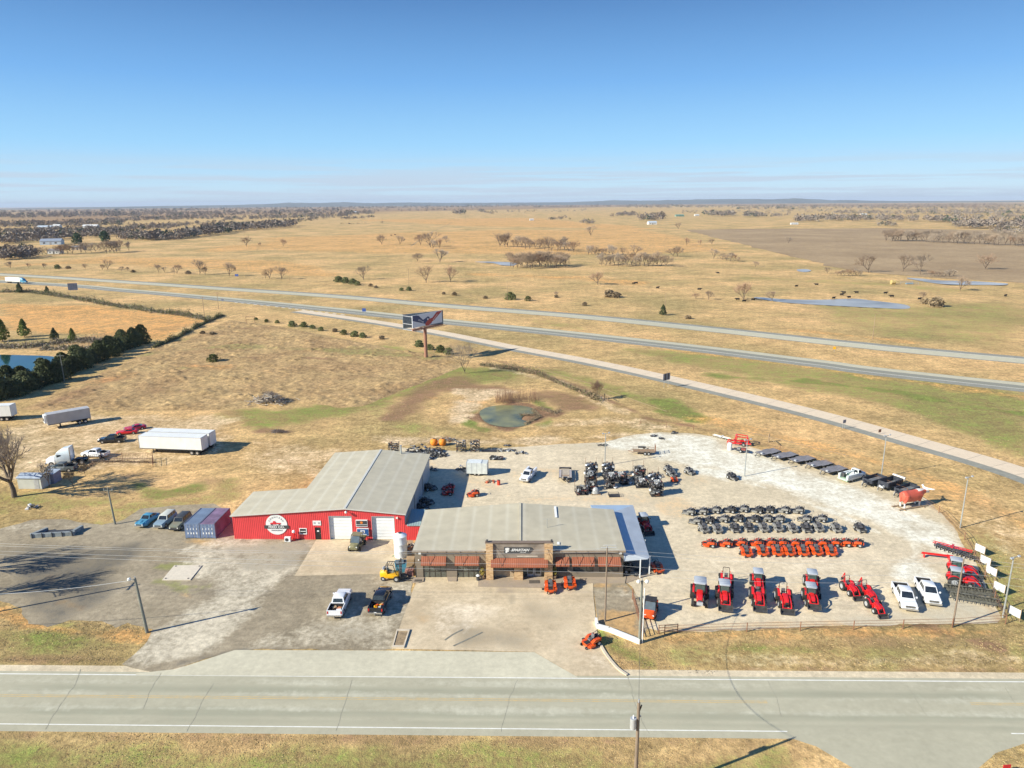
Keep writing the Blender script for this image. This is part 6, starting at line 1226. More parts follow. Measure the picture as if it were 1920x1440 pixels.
b.box((-.4, 0, 2.68), (2.5, 2.12, .04), mat('pale_tarp', (.62, .66, .66), .7, var=.1, bump=.8, bs=3)); b.build('body', t); b = MB(); b.box((0, 0, .42), (4.1, 1.6, .1), M['dgrey']); b.cyl((-2.0, .5, .42), (-3.0, 0, .42), .05, M['dgrey'], 6); b.cyl((-2.0, -.5, .42), (-3.0, 0, .42), .05, M['dgrey'], 6); b.build('frame', t)
for x in (-.4, .4):
    for s in (1, -1): wheel(t, x, s*.9, .32, .2)
c, rz, L = between((912, 893), (878, 892)); t.location = (c.x, c.y+1, .02); t.rotation_euler = (0, 0, rz); tag(t, 'pale boxy enclosed trailer standing behind the barn shadow', 'trailer')
# steel shipping crates
m_cr = mat('crate_steel', (.045, .045, .05), .6, var=.4); m_wrap = mat('plastic_wrap', (.30, .31, .31), .3, var=.25, vs=3, spec=.8, bump=.6, bs=5)
def crate_frame(b, w, d_, h, z=0, r=.05):
    for x in (-w/2, w/2):
        for y in (-d_/2, d_/2): b.box((x, y, z+h/2), (r, r, h), m_cr)
    for zz in (z+.06, z+h*.5, z+h-.03):
        for y in (-d_/2, d_/2): b.box((0, y, zz), (w-r, r*.8, r*.8), m_cr)
        for x in (-w/2, w/2): b.box((x, 0, zz), (r*.8, d_-r, r*.8), m_cr)
def make_crate(seed, wrap=.4, full=True, w=2.1, d_=1.9, h=1.25, posts=0):
    t = thing('mower_crate'); b = MB(); crate_frame(b, w, d_, h)
    b.box((0, 0, .08), (w, d_, .05), m_cr)
    if posts:
        for x in (-w/2, w/2): b.box((x, d_/2, h+posts/2), (.05, .05, posts), M['brown'])
    b.build('crate_frame', t)
    if full:
        rr = random.Random(seed); b = MB(); ms = [m_cr, m_cr, M['dgrey'], M['blackp'], M['lgrey'], M['brown'], m_cr, mat('maroon_part', (.20, .07, .06), .6), M['rubber'], M['lgrey'], M['grey'], M['whitematt'], M['grey']]
        for i in range(56):
            x, y, z = rr.uniform(-w*.46, w*.46), rr.uniform(-d_*.46, d_*.46), rr.uniform(.15, h*1.1)
            if rr.random() < .3: a = Vector((rr.uniform(-1, 1), rr.uniform(-1, 1), rr.uniform(-.5, .5))).normalized()*.12; b.cyl(Vector((x, y, z))-a, Vector((x, y, z))+a, rr.uniform(.12, .28), rr.choice([M['rubber'], M['dgrey']]), 10)
            else: b.box((x, y, z), (rr.uniform(.1, .9), rr.uniform(.08, .5), rr.uniform(.06, .3)), rr.choice(ms), rz=rr.random()*3, rx=rr.uniform(-.5, .5))
        b.build('packed_parts', t)['kind'] = 'stuff'
        if wrap > 0:
            b = MB(); n = 13; hs = {}
            cxx, cyy, ww, dd = rr.uniform(-.4, .4), rr.uniform(-.4, .4), w*wrap*.5, d_*wrap*.5
            for i in range(n):
                for j in range(n):
                    u, v = i/(n-1)*2-1, j/(n-1)*2-1; z = h*1.02+.16*(1-u*u)*(1-v*v)+rr.uniform(-.14, .14)
                    if max(abs(u), abs(v)) > .93: z -= .35
                    hs[i, j] = (cxx+u*ww*.75, cyy+v*dd*.75, z)
            vs = [hs[i, j] for i in range(n) for j in range(n)]; fs = [(i*n+j, (i+1)*n+j, (i+1)*n+j+1, i*n+j+1) for i in range(n-1) for j in range(n-1)]; b.add(vs, fs, m_wrap); b.build('plastic_sheet', t)
    return t
CP = [Proto(make_crate(1, .35, posts=1.0)), Proto(make_crate(2, .8)), Proto(make_crate(3, 0)), Proto(make_crate(4, .9)), Proto(make_crate(5, .25, posts=1.0))]
def stack(px, py, n, protos, where, rz=0.0):
    for k in range(n):
        lv = ['bottom', 'top'][k] if n == 2 else (['bottom', 'middle', 'top'][k] if n == 3 else 'single')
        CP[protos[k]].place(G(px, py), rz+R_(4*k-3), ('%s parts crate of the stack %s' % (lv, where)) if n > 1 else ('steel parts crate %s' % where), 'crate', 'mower crates in the yard', z=.02+1.27*k)
stack(1109, 893, 2, [2, 0], 'at the far end of the left column', .05); stack(1107, 908, 2, [3, 1], 'in the middle of the left column', .05); stack(1108, 918, 1, [4], 'at the near end of the left column')
stack(1140, 893, 2, [1, 0], 'beside the foot of the light pole', .05); stack(1145, 913, 2, [2, 3], 'just before the light pole stack', .15)
stack(1172, 906, 1, [2], 'in the dark heap right of the pole', .4); stack(1163, 900, 1, [3], 'behind the dark heap right of the pole', .2)
stack(1198, 899, 2, [1, 4], 'at the back of the right column', .05); stack(1202, 912, 1, [3], 'between the two right hand stacks', .05)
stack(1226, 913, 2, [2, 0], 'at the far end of the rightmost column', .12); stack(1230, 928, 2, [1, 3], 'at the near end of the rightmost column', .1)
stack(1090, 925, 1, [4], 'low and small before the left column', .2)
t = thing('wrapped_mower', 'lump wrapped in pale plastic on a pallet before the left crate column', 'wrapped machine', G(1117, 926)); b = MB(); b.box((0, 0, .1), (1.7, 1.3, .15), M['wood']); b.build('pallet', t)
b = MB(); rr = random.Random(8); b.loft([[(r*(1+rr.uniform(-.12, .12))*math.cos(a*.5236)*.85, r*(1+rr.uniform(-.12, .12))*math.sin(a*.5236)*.7, z) for a in range(12)] for z, r in ((1.35, .1), (1.25, .4), (.9, .7), (.5, .85), (.2, .9))], m_wrap); b.build('plastic_sheet', t, 60)
t = make_crate(6, 0, False, 1.9, 1.3, .5); put_at(t, 1151, 930, 0.05, 'empty rusty crate base lying before the crate stacks', 'crate')
# piles and junk by the barn
def junkpile(nm, seed, n, w, d_, h, label, cat, px, py, rz=0, mats=None, bars=.6):
    rr = random.Random(seed); b = MB(); ms = mats or [m_cr, m_cr, M['dgrey'], M['lgrey'], M['blackp'], M['grey']]
    for i in range(n):
        u, v = rr.uniform(-1, 1), rr.uniform(-1, 1); zt = h*max(.05, (1-u*u*.8)*(1-v*v*.8)); c = (u*w/2, v*d_/2, rr.uniform(.03, zt))
        if rr.random() < bars: b.box(c, (rr.uniform(.5, 1.6), .06, .06), rr.choice(ms), rz=rr.random()*3.1, ry=rr.uniform(-.5, .5))
        else: b.box(c, (rr.uniform(.2, .7), rr.uniform(.2, .6), rr.uniform(.05, .3)), rr.choice(ms), rz=rr.random()*3.1, rx=rr.uniform(-.4, .4))
    o = b.build(nm); p = G(px, py); o.location = (p.x, p.y, .02); o.rotation_euler = (0, 0, rz); tag(o, label, cat); return o
def frame_stack(px, py, rows, cols, lab, w=2.2, h=.95, d_=1.4):
    t = thing('crate_frames'); b = MB()
    for r in range(rows):
        for k in range(cols):
            bb = MB(); crate_frame(bb, w/cols*.94, d_, h*.94, 0, .06); b.add([(v[0]+(k-(cols-1)/2)*w/cols, v[1], v[2]+r*h) for v in bb.v], bb.f, m_cr)
    b.build('frames', t); rr = random.Random(px); b = MB()
    for i in range(rows*cols*34): b.box((rr.uniform(-w*.45, w*.45), rr.uniform(-d_*.4, d_*.4), rr.uniform(.1, rows*h-.1)), (rr.uniform(.1, .7), rr.uniform(.05, .3), rr.uniform(.04, .2)), rr.choice([m_cr, M['dgrey'], M['brown'], M['lgrey'], M['blackp']]), rz=rr.random()*3)
    b.build('stored_parts', t)['kind'] = 'stuff'; put_at(t, px, py, -.03, lab, 'rack')
frame_stack(739, 853, 3, 1, 'square stack of black crate frames behind the barn roof, leftmost'); frame_stack(865, 846, 2, 1, 'tall rack of steel crates right of the orange drums', 2.1, 1.2); frame_stack(891, 846, 2, 1, 'tall rack of rusty parts, right of the two racks', 2.0, 1.3)
for i, (px, py, sd, rz_) in enumerate(((775, 850, 21, .4), (793, 848, 22, 1.1), (808, 852, 23, .2), (800, 860, 24, .8), (818, 848, 25, 1.5), (824, 854, 26, .1))):
    junkpile('scrap_pile', sd, 60, 2.8, 2.4, 1.9-.15*i, 'heap of black crate frames behind the barn, %s of six' % nth(i), 'scrap pile', px, py, rz_)
def drum_bale(px, lab):
    t = thing('orange_bale'); b = MB(); mo = mat('orange_netting', (.75, .24, .02), .7, var=.25, vs=5, bump=.8, bs=9); n = 18; rg = []
    for j in range(9):
        ph = math.pi*(j+.15)/8.3; rg.append([(.82*math.sin(ph)**.6*(1+.07*(i % 2))*math.cos(-2*math.pi*i/n), .82*math.sin(ph)**.6*(1+.07*(i % 2))*math.sin(-2*math.pi*i/n), .76+.76*math.cos(ph)) for i in range(n)])
    b.loft(rg, mo); b.build('netting_roll', t, 50); b = MB(); b.cyl((0, 0, 1.45), (0, 0, 1.6), .2, M['dgrey'], 8); b.build('core', t); put_at(t, px, 835, 0, lab, 'netting roll')
drum_bale(814, 'round orange roll of netting behind the scrap heaps, left one'); drum_bale(830, 'round orange roll of netting behind the scrap heaps, right one')
junkpile('brush_heap', 31, 90, 3.6, 1.6, .9, 'heap of pale sticks and grey scrap behind the orange rolls', 'scrap pile', 838, 826, 0, [M['wood'], M['lgrey'], M['grey'], M['brown']], .9)
t = make_crate(9, 0, False, 3.1, 1.2, .6); put_at(t, 917, 846, -.03, 'long low black steel frame right of the tall racks', 'steel frame')
t = make_crate(10, 0, True, 2.6, 1.4, .45); put_at(t, 931, 861, -.1, 'flat black frame of parts behind the enclosed trailer', 'steel frame')
for px, py, sd, w, h, lab in ((942, 846, 41, 1.6, .8, 'small heap of grey metal parts right of the long low frame'), (958, 845, 42, 1.8, .7, 'dark upturned tub and scrap at the back of the yard'), (977, 850, 43, 2.2, .5, 'tangle of thin dark bars on the gravel beside the scrap row'), (811, 881, 44, 2.2, .8, 'white and black crumpled scrap right of the barn roof corner'), (865, 881, 45, 1.9, 1.1, 'cart loaded with dark engine parts left of the enclosed trailer'),
    (950, 836, 46, 1.0, .2, 'single thin bar piece lying behind the low frame'), (1227, 818, 47, 1.3, .3, 'small black scrap on the far edge of the gravel'), (1240, 823, 48, .8, .5, 'pair of tiny black buckets near the far gravel edge'), (1265, 813, 49, 1.3, .5, 'small bent steel frame at the top of the gravel yard'), (1130, 835, 50, 2.2, .4, 'low dark scrap at the back behind the tall light pole')):
    junkpile('scrap_pile', sd, 22, w, w*.6, h, lab, 'scrap pile', px, py)
junkpile('pallet_stack', 61, 14, 1.8, 1.2, .5, 'orange red pallet pile beside the red drum', 'pallet', 918, 904, 0, [mat('faded_orange', (.5, .14, .07), .8, var=.2), M['wood']], .2)
b = MB(); b.cyl((0, 0, 0), (0, 0, .95), .32, mat('drum_red', (.6, .06, .03), .5), 14); b.cyl((0, 0, .95), (0, 0, .98), .28, M['dgrey'], 14); o = b.build('oil_drum'); p = G(935, 909); o.location = p; tag(o, 'upright red drum standing on the gravel near the service pickup', 'drum')
# water tank, blue bin, pallets
t = thing('water_tank'); b = MB(); wt = mat('tank_plastic', (.74, .79, .82), .35, var=.03); 
b.loft([[(r*math.cos(-2*math.pi*i/28), r*math.sin(-2*math.pi*i/28), z) for i in range(28)] for z, r in ((3.75, .3), (3.62, .62), (3.38, 1.02), (3.30, 1.02), (3.27, .98), (2.2, .98), (2.17, 1.0), (2.13, .98), (1.1, .98), (1.07, 1.0), (1.03, .98), (0, 1.0))], wt); b.build('tank_shell', t, 50)
b = MB(); b.cyl((0, 0, 3.7), (0, 0, 3.84), .27, M['dgrey'], 14); b.build('lid', t); b = MB(); b.cyl((-.9, -.5, .25), (-1.2, -.65, .25), .06, mat('green_valve', (.05, .25, .12), .5), 8); b.build('valve', t); put_at(t, 752, 1042, 0, 'tall white plastic water tank between barn and showroom', 'tank', z=.03)
t = thing('blue_bin'); b = MB(); b.loft([[(-.85, -.6, 1.45), (.85, -.6, 1.45), (.85, .6, 1.45), (-.85, .6, 1.45)], [(-.7, -.5, 0), (.7, -.5, 0), (.7, .5, 0), (-.7, .5, 0)]], mat('bin_blue', (.11, .38, .50), .5, var=.15)); b.build('bin_body', t); b = MB(); b.box((-.15, 0, 1.5), (1.2, 1.3, .08), mat('bin_lid', (.10, .13, .15), .6), ry=-.06); b.box((.6, 0, 1.46), (.4, 1.0, .03), M['black']); b.build('lid', t); put_at(t, 752, 1071, .15, 'blue refuse container behind the yellow forklift', 'bin', z=.03)
def pallets(px, py, n, rz, lab, m=None):
    m = m or M['wood']; b = MB()
    for k in range(n):
        z = k*.15
        for i in range(6): b.box((0, -.5+i*.2, z+.13), (1.2, .12, .02), m)
        for y in (-.48, 0, .48): b.box((0, y, z+.06), (1.2, .09, .1), m)
    o = b.build('pallet'); p = G(px, py); o.location = (p.x, p.y, .03); o.rotation_euler = (0, 0, rz); tag(o, lab, 'pallet')
pallets(757, 1082, 2, .1, 'tan wooden pallets on the ground right of the forklift forks'); pallets(768, 1077, 5, .0, 'reddish stack of pallets against the showroom corner', mat('reddish_wood', (.42, .2, .15), .8, var=.3)); pallets(760, 1056, 3, .2, 'pale pallets stacked behind the blue container'); pallets(770, 1058, 7, 0, 'tall stack of tan crates beside the showroom side wall', M['cardboard'])
junkpile('building_scrap', 71, 60, 2.2, 3.0, .9, 'jumble of bricks and pots between tank and showroom wall', 'scrap pile', 768, 1030, 0, [mat('terracotta', (.45, .2, .1), .8), M['concrete'], M['cardboard'], M['dgrey']], .15)
# sheds and scrap at left
t = thing('garden_shed'); b = MB(); b.box((0, 0, 1.1), (4.6, 2.6, 2.2), ridged('shed_sheet', (.50, .52, .48), 0, .25, .02, .5)); b.build('walls', t); b = MB(); rfm = mat('shed_roof', (.36, .42, .50), .5, var=.2)
b.prism([(-1.5, 2.15), (0, 2.7), (0, 2.78), (-1.55, 2.22)], -2.4, 2.4, rfm, 'x'); b.prism([(1.5, 2.15), (0, 2.7), (0, 2.78), (1.55, 2.22)], -2.4, 2.4, rfm, 'x'); b.build('roof', t); b = MB(); b.box((1.4, -1.32, 1.0), (.9, .04, 1.9), M['lgrey']); b.build('door', t)
put_at(t, 66, 912, -.05, 'low pale metal shed under the big bare tree', 'shed'); 
t = thing('garden_shed'); b = MB(); b.box((0, 0, 1.0), (2.2, 2.2, 2.0), mat('purple_grey', (.25, .24, .32), .6, var=.15)); b.build('walls', t); b = MB(); b.box((0, 0, 2.05), (2.4, 2.4, .1), rfm, rx=.08); b.build('roof', t); put_at(t, 99, 903, -.05, 'small purple grey shed next to the low pale shed', 'shed')
t = thing('concrete_trough'); gm_ = mat('bluish_concrete', (.22, .25, .26), .8, var=.25, vs=2); b = MB(); b.box((0, 0, .35), (7.0, .5, .7), gm_); b.box((3.3, 1.2, .35), (.5, 2.6, .7), gm_, rz=-.3); b.box((-2.8, 1.3, .4), (.5, 2.8, .5), gm_, rz=-.6); b.box((0, 1.2, .12), (5.5, 2.0, .1), M['dgrey']); b.build('side_panels', t); b = MB(); [b.box((x, -.3, .4), (.12, .15, .9), M['dgrey']) for x in (-3.2, -1.6, 0, 1.6, 3.2)]; b.build('braces', t)
put_at(t, 100, 1006, .12, 'dismantled grey blue truck bed lying on the dark lot', 'scrap truck bed', sc=.95)
junkpile('broken_appliance', 81, 14, 2.0, 1.2, .9, 'small white and brown broken machine on the grass', 'scrap pile', 62, 952, .4, [M['lgrey'], M['whitematt'], M['dgrey'], M['wood']], .3)
# brush pile in the field and dead clump
def logs(px, py, seed, n, w, d_, h, lab, nm='brush_pile', tw=500):
    rr = random.Random(seed); b = MB(); ms = [mat('bleached_log', (.42, .37, .30), .9, var=.25), mat('dark_brush', (.17, .12, .09), .9, var=.3), mat('grey_log', (.30, .27, .24), .9, var=.25)]
    for i in range(n):
        u, v = rr.gauss(0, .45), rr.gauss(0, .45); z = h*math.exp(-(u*u+v*v)*1.5)*rr.random(); a = rr.random()*6.28; l = rr.uniform(.8, 2.6); e_ = rr.uniform(-.3, .45); d0 = Vector((math.cos(a), math.sin(a), e_))*l/2; c = Vector((u*w, v*d_, max(.15, z))); b.cyl(c-d0, c+d0, rr.uniform(.06, .2), rr.choice([ms[0], ms[2], ms[0]]), 6, rr.uniform(.03, .1))
    for i in range(tw):
        u, v = rr.gauss(.15, .42), rr.gauss(0, .4); z = h*1.05*math.exp(-(u*u+v*v)*1.5)*rr.random()**.5; c = Vector((u*w, v*d_, z+.1)); a = Vector((rr.uniform(-1, 1), rr.uniform(-1, 1), rr.uniform(-.2, 1))).normalized()*rr.uniform(.3, .8); s = a.orthogonal().normalized()*.03; b.add([c-s, c+s, c+a], [(0, 1, 2)], rr.choice([ms[1], ms[1], ms[2]]))
    o = b.build(nm); p = G(px, py); o.location = (p.x, p.y, 0); tag(o, lab, 'brush pile')
logs(505, 755, 3, 120, 5.2, 3.2, 3.0, 'big pile of cut logs and brush in the field', tw=1400); logs(520, 811, 4, 6, 2.3, 1.0, .5, 'low tangle of dead brown brush in the mown grass', tw=500)
t = thing('chain_link_fence', 'short rusty mesh fence overgrown with weeds in front of the semi lot', 'fence'); b = MB()
P = [G(*p) for p in [(168, 866), (190, 862), (230, 862), (287, 862), (287, 876)]]
for a, c in zip(P[:-1], P[1:]):
    n = max(2, int((c-a).length/.35))
    for i in range(n): q_ = a.lerp(c, i/n); b.box((q_.x, q_.y, .7), (.03, .03, 1.4), M['brown'])
    for z in (.3, .85, 1.4): b.cyl((a.x, a.y, z), (c.x, c.y, z), .03, M['brown'], 5)
b.build('mesh_panel', t)['kind'] = 'stuff'
for q_ in P: b = MB(); b.cyl((q_.x, q_.y, 0), (q_.x, q_.y, 1.6), .06, M['brown'], 6); b.build('post', t)
# ================================================================ fences
def pipe_fence(nm, pts, label, h=1.3, step=5.5, m=None, rails=(.45, .85, 1.25), r=.026, pr=.06, cat='fence'):
    m = m or M['brown']; P = [G(*p) for p in pts]; t = thing(nm, label, cat); b = MB()
    for a, c in zip(P[:-1], P[1:]):
        for z in rails: b.cyl((a.x, a.y, z), (c.x, c.y, z), r, m, 5)
    b.build('rails', t); n_ = 0; pm = MB(); pm.cyl((0, 0, 0), (0, 0, h), pr, m, 6); proto = None
    for a, c in zip(P[:-1], P[1:]):
        k = max(1, int((c-a).length/step))
        for i in range(k):
            q_ = a.lerp(c, i/k)
            if proto is None: proto = pm.build('post', t); o = proto
            else: o = proto.copy(); COL.objects.link(o)
            o.location = (q_.x, q_.y, 0); n_ += 1
            if n_ > 98: return t
    return t
pipe_fence('pipe_fence', [(1246, 1190), (1400, 1185), (1600, 1181), (1785, 1177), (1885, 1170)], 'rusty pipe fence along the road side of the yard'); pipe_fence('pipe_fence', [(1885, 1170), (1846, 1085), (1808, 1012), (1760, 962), (1700, 928), (1620, 894), (1540, 869), (1462, 846), (1400, 829)], 'rusty pipe fence curving round the right and back of the yard')
pipe_fence('wooden_fence', [(1200, 797), (1300, 806), (1390, 824)], 'old brown rail fence at the far top of the yard', 1.2, 6, rails=(.7, 1.15)); pipe_fence('wooden_brace', [(1133, 748), (1146, 755)], 'short wooden H brace by the bare bush on the slope', 1.5, 2.0, M['wood'], (1.35,), .08, .12)
pipe_fence('wooden_brace', [(1441, 829), (1451, 838)], 'heavy wooden corner brace post of the back fence', 1.9, 2.0, M['wood'], (1.2,), .08, .14)
pipe_fence('wire_fence', [(0, 505), (160, 507), (300, 512), (430, 519), (560, 527), (700, 538), (860, 554), (1000, 566)], 'thin wire fence beyond the highway with trees along it', 1.2, 8, M['wood'], (.6, 1.1), .02, .09)
pipe_fence('kerb_rail', [(950, 672), (1020, 695), (1100, 718), (1200, 755), (1250, 772)], 'thin tan pipe line lying on the slope below the ramp', .3, 8, M['wood'], (.1,), .05, .06, 'pipe'); pipe_fence('kerb_rail', [(1390, 808), (1485, 830), (1590, 855)], 'thin tan pipe line on the verge behind the back fence', .3, 8, M['wood'], (.1,), .06, .06, 'pipe')
t = thing('pipe_gate', 'open rusty pipe gate leaning beside the tall grey pole', 'gate'); a, c = G(1186, 1124), G(1206, 1196); b = MB()
for z in (.25, .6, .95, 1.3): b.cyl((a.x, a.y, z), (c.x, c.y, z), .04, M['brown'], 5)
for i in range(6): q_ = a.lerp(c, i/5); b.cyl((q_.x, q_.y, .2), (q_.x, q_.y, 1.35), .04, M['brown'], 5)
b.build('gate_leaf', t); b = MB(); b.cyl(a, a+Vector((0, 0, 1.6)), .09, M['brown'], 8); b.build('hinge_post', t)
b = MB(); b.cyl((0, 0, 0), (0, 0, 1.2), .06, M['brown'], 6); b.cyl((2.4, 0, 0), (2.4, 0, 1.2), .06, M['brown'], 6); [b.cyl((0, 0, z), (2.4, 0, z), .045, M['brown'], 5) for z in (.4, .8, 1.15)]; o = b.build('pipe_rail'); p = G(1235, 1188); o.location = p; o.rotation_euler = (0, 0, .1); tag(o, 'short section of rusty pipe rail near the tall pole', 'fence')
# banners on the right fence
for i, (px, py) in enumerate(((1836, 1040), (1846, 1062), (1857, 1082), (1872, 1113), (1900, 1160))):
    p = G(px, py); t = thing('fence_banner', '%s white banner board on the right hand pipe fence' % ORD[i].replace('first', 'farthest'), 'banner', (p.x, p.y, 0), R_(112), 'white banner boards'); b = MB(); b.box((0, 0, 1.0), (1.5, .05, 1.1), mat('banner_white', (.6, .62, .64), .6, var=.15, vs=1)); b.build('board', t); b = MB(); b.box((-.8, .06, .9), (.07, .07, 1.9), M['wood']); b.box((.8, .06, .9), (.07, .07, 1.9), M['wood']); b.build('stakes', t)
# ================================================================ poles and wires
def light_pole(px, py, top, label, heads=2, m=None, r=.11, name='light_pole', arm=.7, rz=0.4):
    h = height_at(px, py, top); p = G(px, py); t = thing(name, label, 'lamp post' if heads else 'utility pole', (p.x, p.y, 0), rz); b = MB(); b.cyl((0, 0, 0), (0, 0, h), r, m or M['steel'], 8, r*.7); b.build('pole', t)
    if heads:
        b = MB(); b.box((0, 0, h-.12), (arm*2, .08, .08), M['steel']); b.build('cross_arm', t)
        for i in range(heads): x = -arm+2*arm*i/max(1, heads-1); b = MB(); b.box((x, -.2, h+.05), (.34, .26, .14), M['lgrey'], rx=.5); b.build('lamp_head', t)
    t['h'] = h; return t, p, h
light_pole(1134, 873, 812, 'tall steel light pole rising behind the crate stacks'); light_pole(1396, 893, 824, 'steel light pole standing alone beside the red arched implement'); light_pole(1652, 895, 816, 'steel light pole at the back fence above the dump trailers'); light_pole(1800, 990, 894, 'steel light pole at the right bend of the fence'); light_pole(1880, 1158, 1044, 'steel light pole in the lower right corner of the yard')
M['poleteal'] = M['poleg']
def upole(px, py, top, label, m=None, r=.16, arm=0, trans=False, rz=0.0, lean=0.0, lamps=0, pins=True):
    h = height_at(px, py, top); p = G(px, py); t = thing('utility_pole', label, 'utility pole', (p.x, p.y, 0), rz); b = MB(); b.cyl((0, 0, 0), (lean, 0, h), r, m or M['pole'], 10, r*.65); b.build('pole', t)
    if arm: b = MB(); b.box((lean, 0, h-.5), (arm, .1, .12), m or M['pole']); b.build('cross_arm', t)
    if pins:
        for x in ((-arm/2+.1, 0, arm/2-.1) if arm else (0,)): b = MB(); b.cyl((lean+x, 0, h-.44 if arm else h), (lean+x, 0, h-.2 if arm else h+.25), .06, M['lgrey'], 8); b.build('insulator', t)
    if trans: b = MB(); b.cyl((lean-.42, -.1, h-3.0), (lean-.42, -.1, h-2.0), .27, M['lgrey'], 12); b.cyl((lean-.42, -.1, h-2.0), (lean-.42, -.1, h-1.75), .06, M['whitematt'], 6); b.build('transformer', t)
    for k in range(lamps): b = MB(); x = -.5+1.0*k; b.cyl((lean, 0, h-.2), (lean+x, -.3, h+.05), .03, M['steel'], 5); b.ball((lean+x, -.4, h+.05), .24, M['lamp'], 8, 6); b.build('flood_light', t)
    return p, h
pA, hA = upole(276, 1186, 1084, 'leaning greenish utility pole on the grass edge of the dark lot', M['poleg'], lean=-.5, lamps=1, r=.2); pB, hB = upole(216, 983, 914, 'greenish utility pole left of the vintage coupe', M['poleg'], arm=1.6, lean=-.3)
pC, hC = upole(1134.5, 1165, 1027, 'slim brown utility pole before the right end of the showroom', M['pole'], .13); pD, hD = upole(1199, 1205, 1088, 'thick grey pole with flood lamps at the end of the white wall', M['poleg'], .19, lamps=2)
b = MB(); b.cyl((pD.x+.32, pD.y-.1, 0), (pD.x+.32, pD.y-.1, hD-1), .06, M['whitematt'], 8); b.build('conduit_pipe'); tag(bpy.data.objects['conduit_pipe'], 'white conduit running up beside the thick grey pole', 'pipe')
pE, hE = upole(1786, 1176, 1047, 'slim brown utility pole at the front fence near the right hand pickup', M['pole'], .12)
_q = G(262, 1096)-Vector((math.cos(SUN_AZ), math.sin(SUN_AZ), 0))*18.0; t = thing('utility_pole', 'utility pole outside the left edge whose shadow crosses the dark lot', 'utility pole', _q, .4); b = MB(); b.cyl((0, 0, 0), (0, 0, 10), .17, M['pole'], 10, .12); b.build('pole', t); b = MB(); b.box((0, 0, 9.4), (2.2, .12, .14), M['pole'], rz=1.2); b.build('cross_arm', t)
hF = 10.2; pF = G(1190, 1500); t = thing('utility_pole', 'nearest wooden utility pole with grey transformer, cut by the bottom edge', 'utility pole', (pF.x, pF.y, 0), 0); b = MB(); b.cyl((0, 0, 0), (0, 0, hF), .19, M['pole'], 12, .13); b.build('pole', t)
b = MB(); b.cyl((-.42, -.05, hF-2.55), (-.42, -.05, hF-1.55), .28, M['lgrey'], 14); b.cyl((-.42, -.05, hF-1.55), (-.42, -.05, hF-1.25), .06, M['whitematt'], 6); b.build('transformer', t); b = MB(); b.cyl((0, 0, hF), (0, 0, hF+.3), .07, M['lgrey'], 8); b.build('insulator', t); b = MB(); b.box((.15, 0, hF-.6), (.1, .1, .7), M['black'], ry=.3); b.box((.1, 0, hF-1.4), (.3, .08, .08), M['steel']); b.build('fuse_holder', t)
for px, py, top, lab, a_ in ((121, 716, 664, 'pale utility pole standing against the dark green hedge', 2.4), (384, 598, 556, 'utility pole at the field corner, left one of two', 2), (410, 580, 547, 'utility pole with crossbar at the field corner, right one of two', 2), (767, 541, 503, 'lone utility pole beyond the highway near three round trees', 2), (1247, 582, 550, 'thin utility pole beyond the highway near the dark cedar', 0), (1636, 636, 590, 'thin utility pole beside the far carriageway at right', 0), (951, 563, 527, 'thin utility pole by the green bushes beyond the highway', 0)):
    upole(px, py, top, lab, M['poleg'] if py > 700 else M['wood'], .14, a_, pins=False)
for i, (px, py) in enumerate(((717, 420), (797, 417), (873, 414), (948, 413))): upole(px, py, py-12, '%s tiny utility pole on the distant orange field' % nth(i, 4), M['wood'], .2, 0, pins=False)
def wire(a, c, sag, label, r=.013, m=None, n=24):
    P = [a.lerp(c, i/n)-Vector((0, 0, 4*sag*(i/n)*(1-i/n))) for i in range(n+1)]; b = MB(); b.tube(P, r, m or mat('aluminium_wire', (.55, .55, .52), .4, .3), 5); tag(b.build('power_line'), label, 'cable')
V3 = Vector
wt_ = [(.5, 'topmost'), (-.4, 'second'), (-2.0, 'third'), (-2.7, 'lowest')]
for k_, (dz, w_) in enumerate(wt_):
    A_ = V3((-100, 81, 14-k_*.7)); B_ = V3((pC.x, pC.y, hC-.1-(0, .5, 2.2, 3.3)[k_])); dz = (0, -.5, -2.0, -3.0)[k_]; wire(A_, B_, 1.6-.36*k_, '%s power line from the left edge past the showroom to the slim pole' % w_); wire(B_, V3((pE.x, pE.y, hE+min(.2, dz))), .8, '%s power line between the two slim brown poles' % w_); wire(V3((pE.x, pE.y, hE+min(.2, dz))), V3((110, 70, 9+dz)), .5, '%s power line leaving the right slim pole eastwards' % w_)
wire(V3((pF.x, pF.y, hF+.2)), V3((pD.x, pD.y, hD)), 2.6, 'thin dark cable crossing the road to the thick grey pole', .018, M['dgrey']); wire(V3((-85, 74, 9.5)), V3((pA.x-.5, pA.y, hA-.2)), 1.6, 'twisted pale cable sagging to the leaning greenish pole', .035)
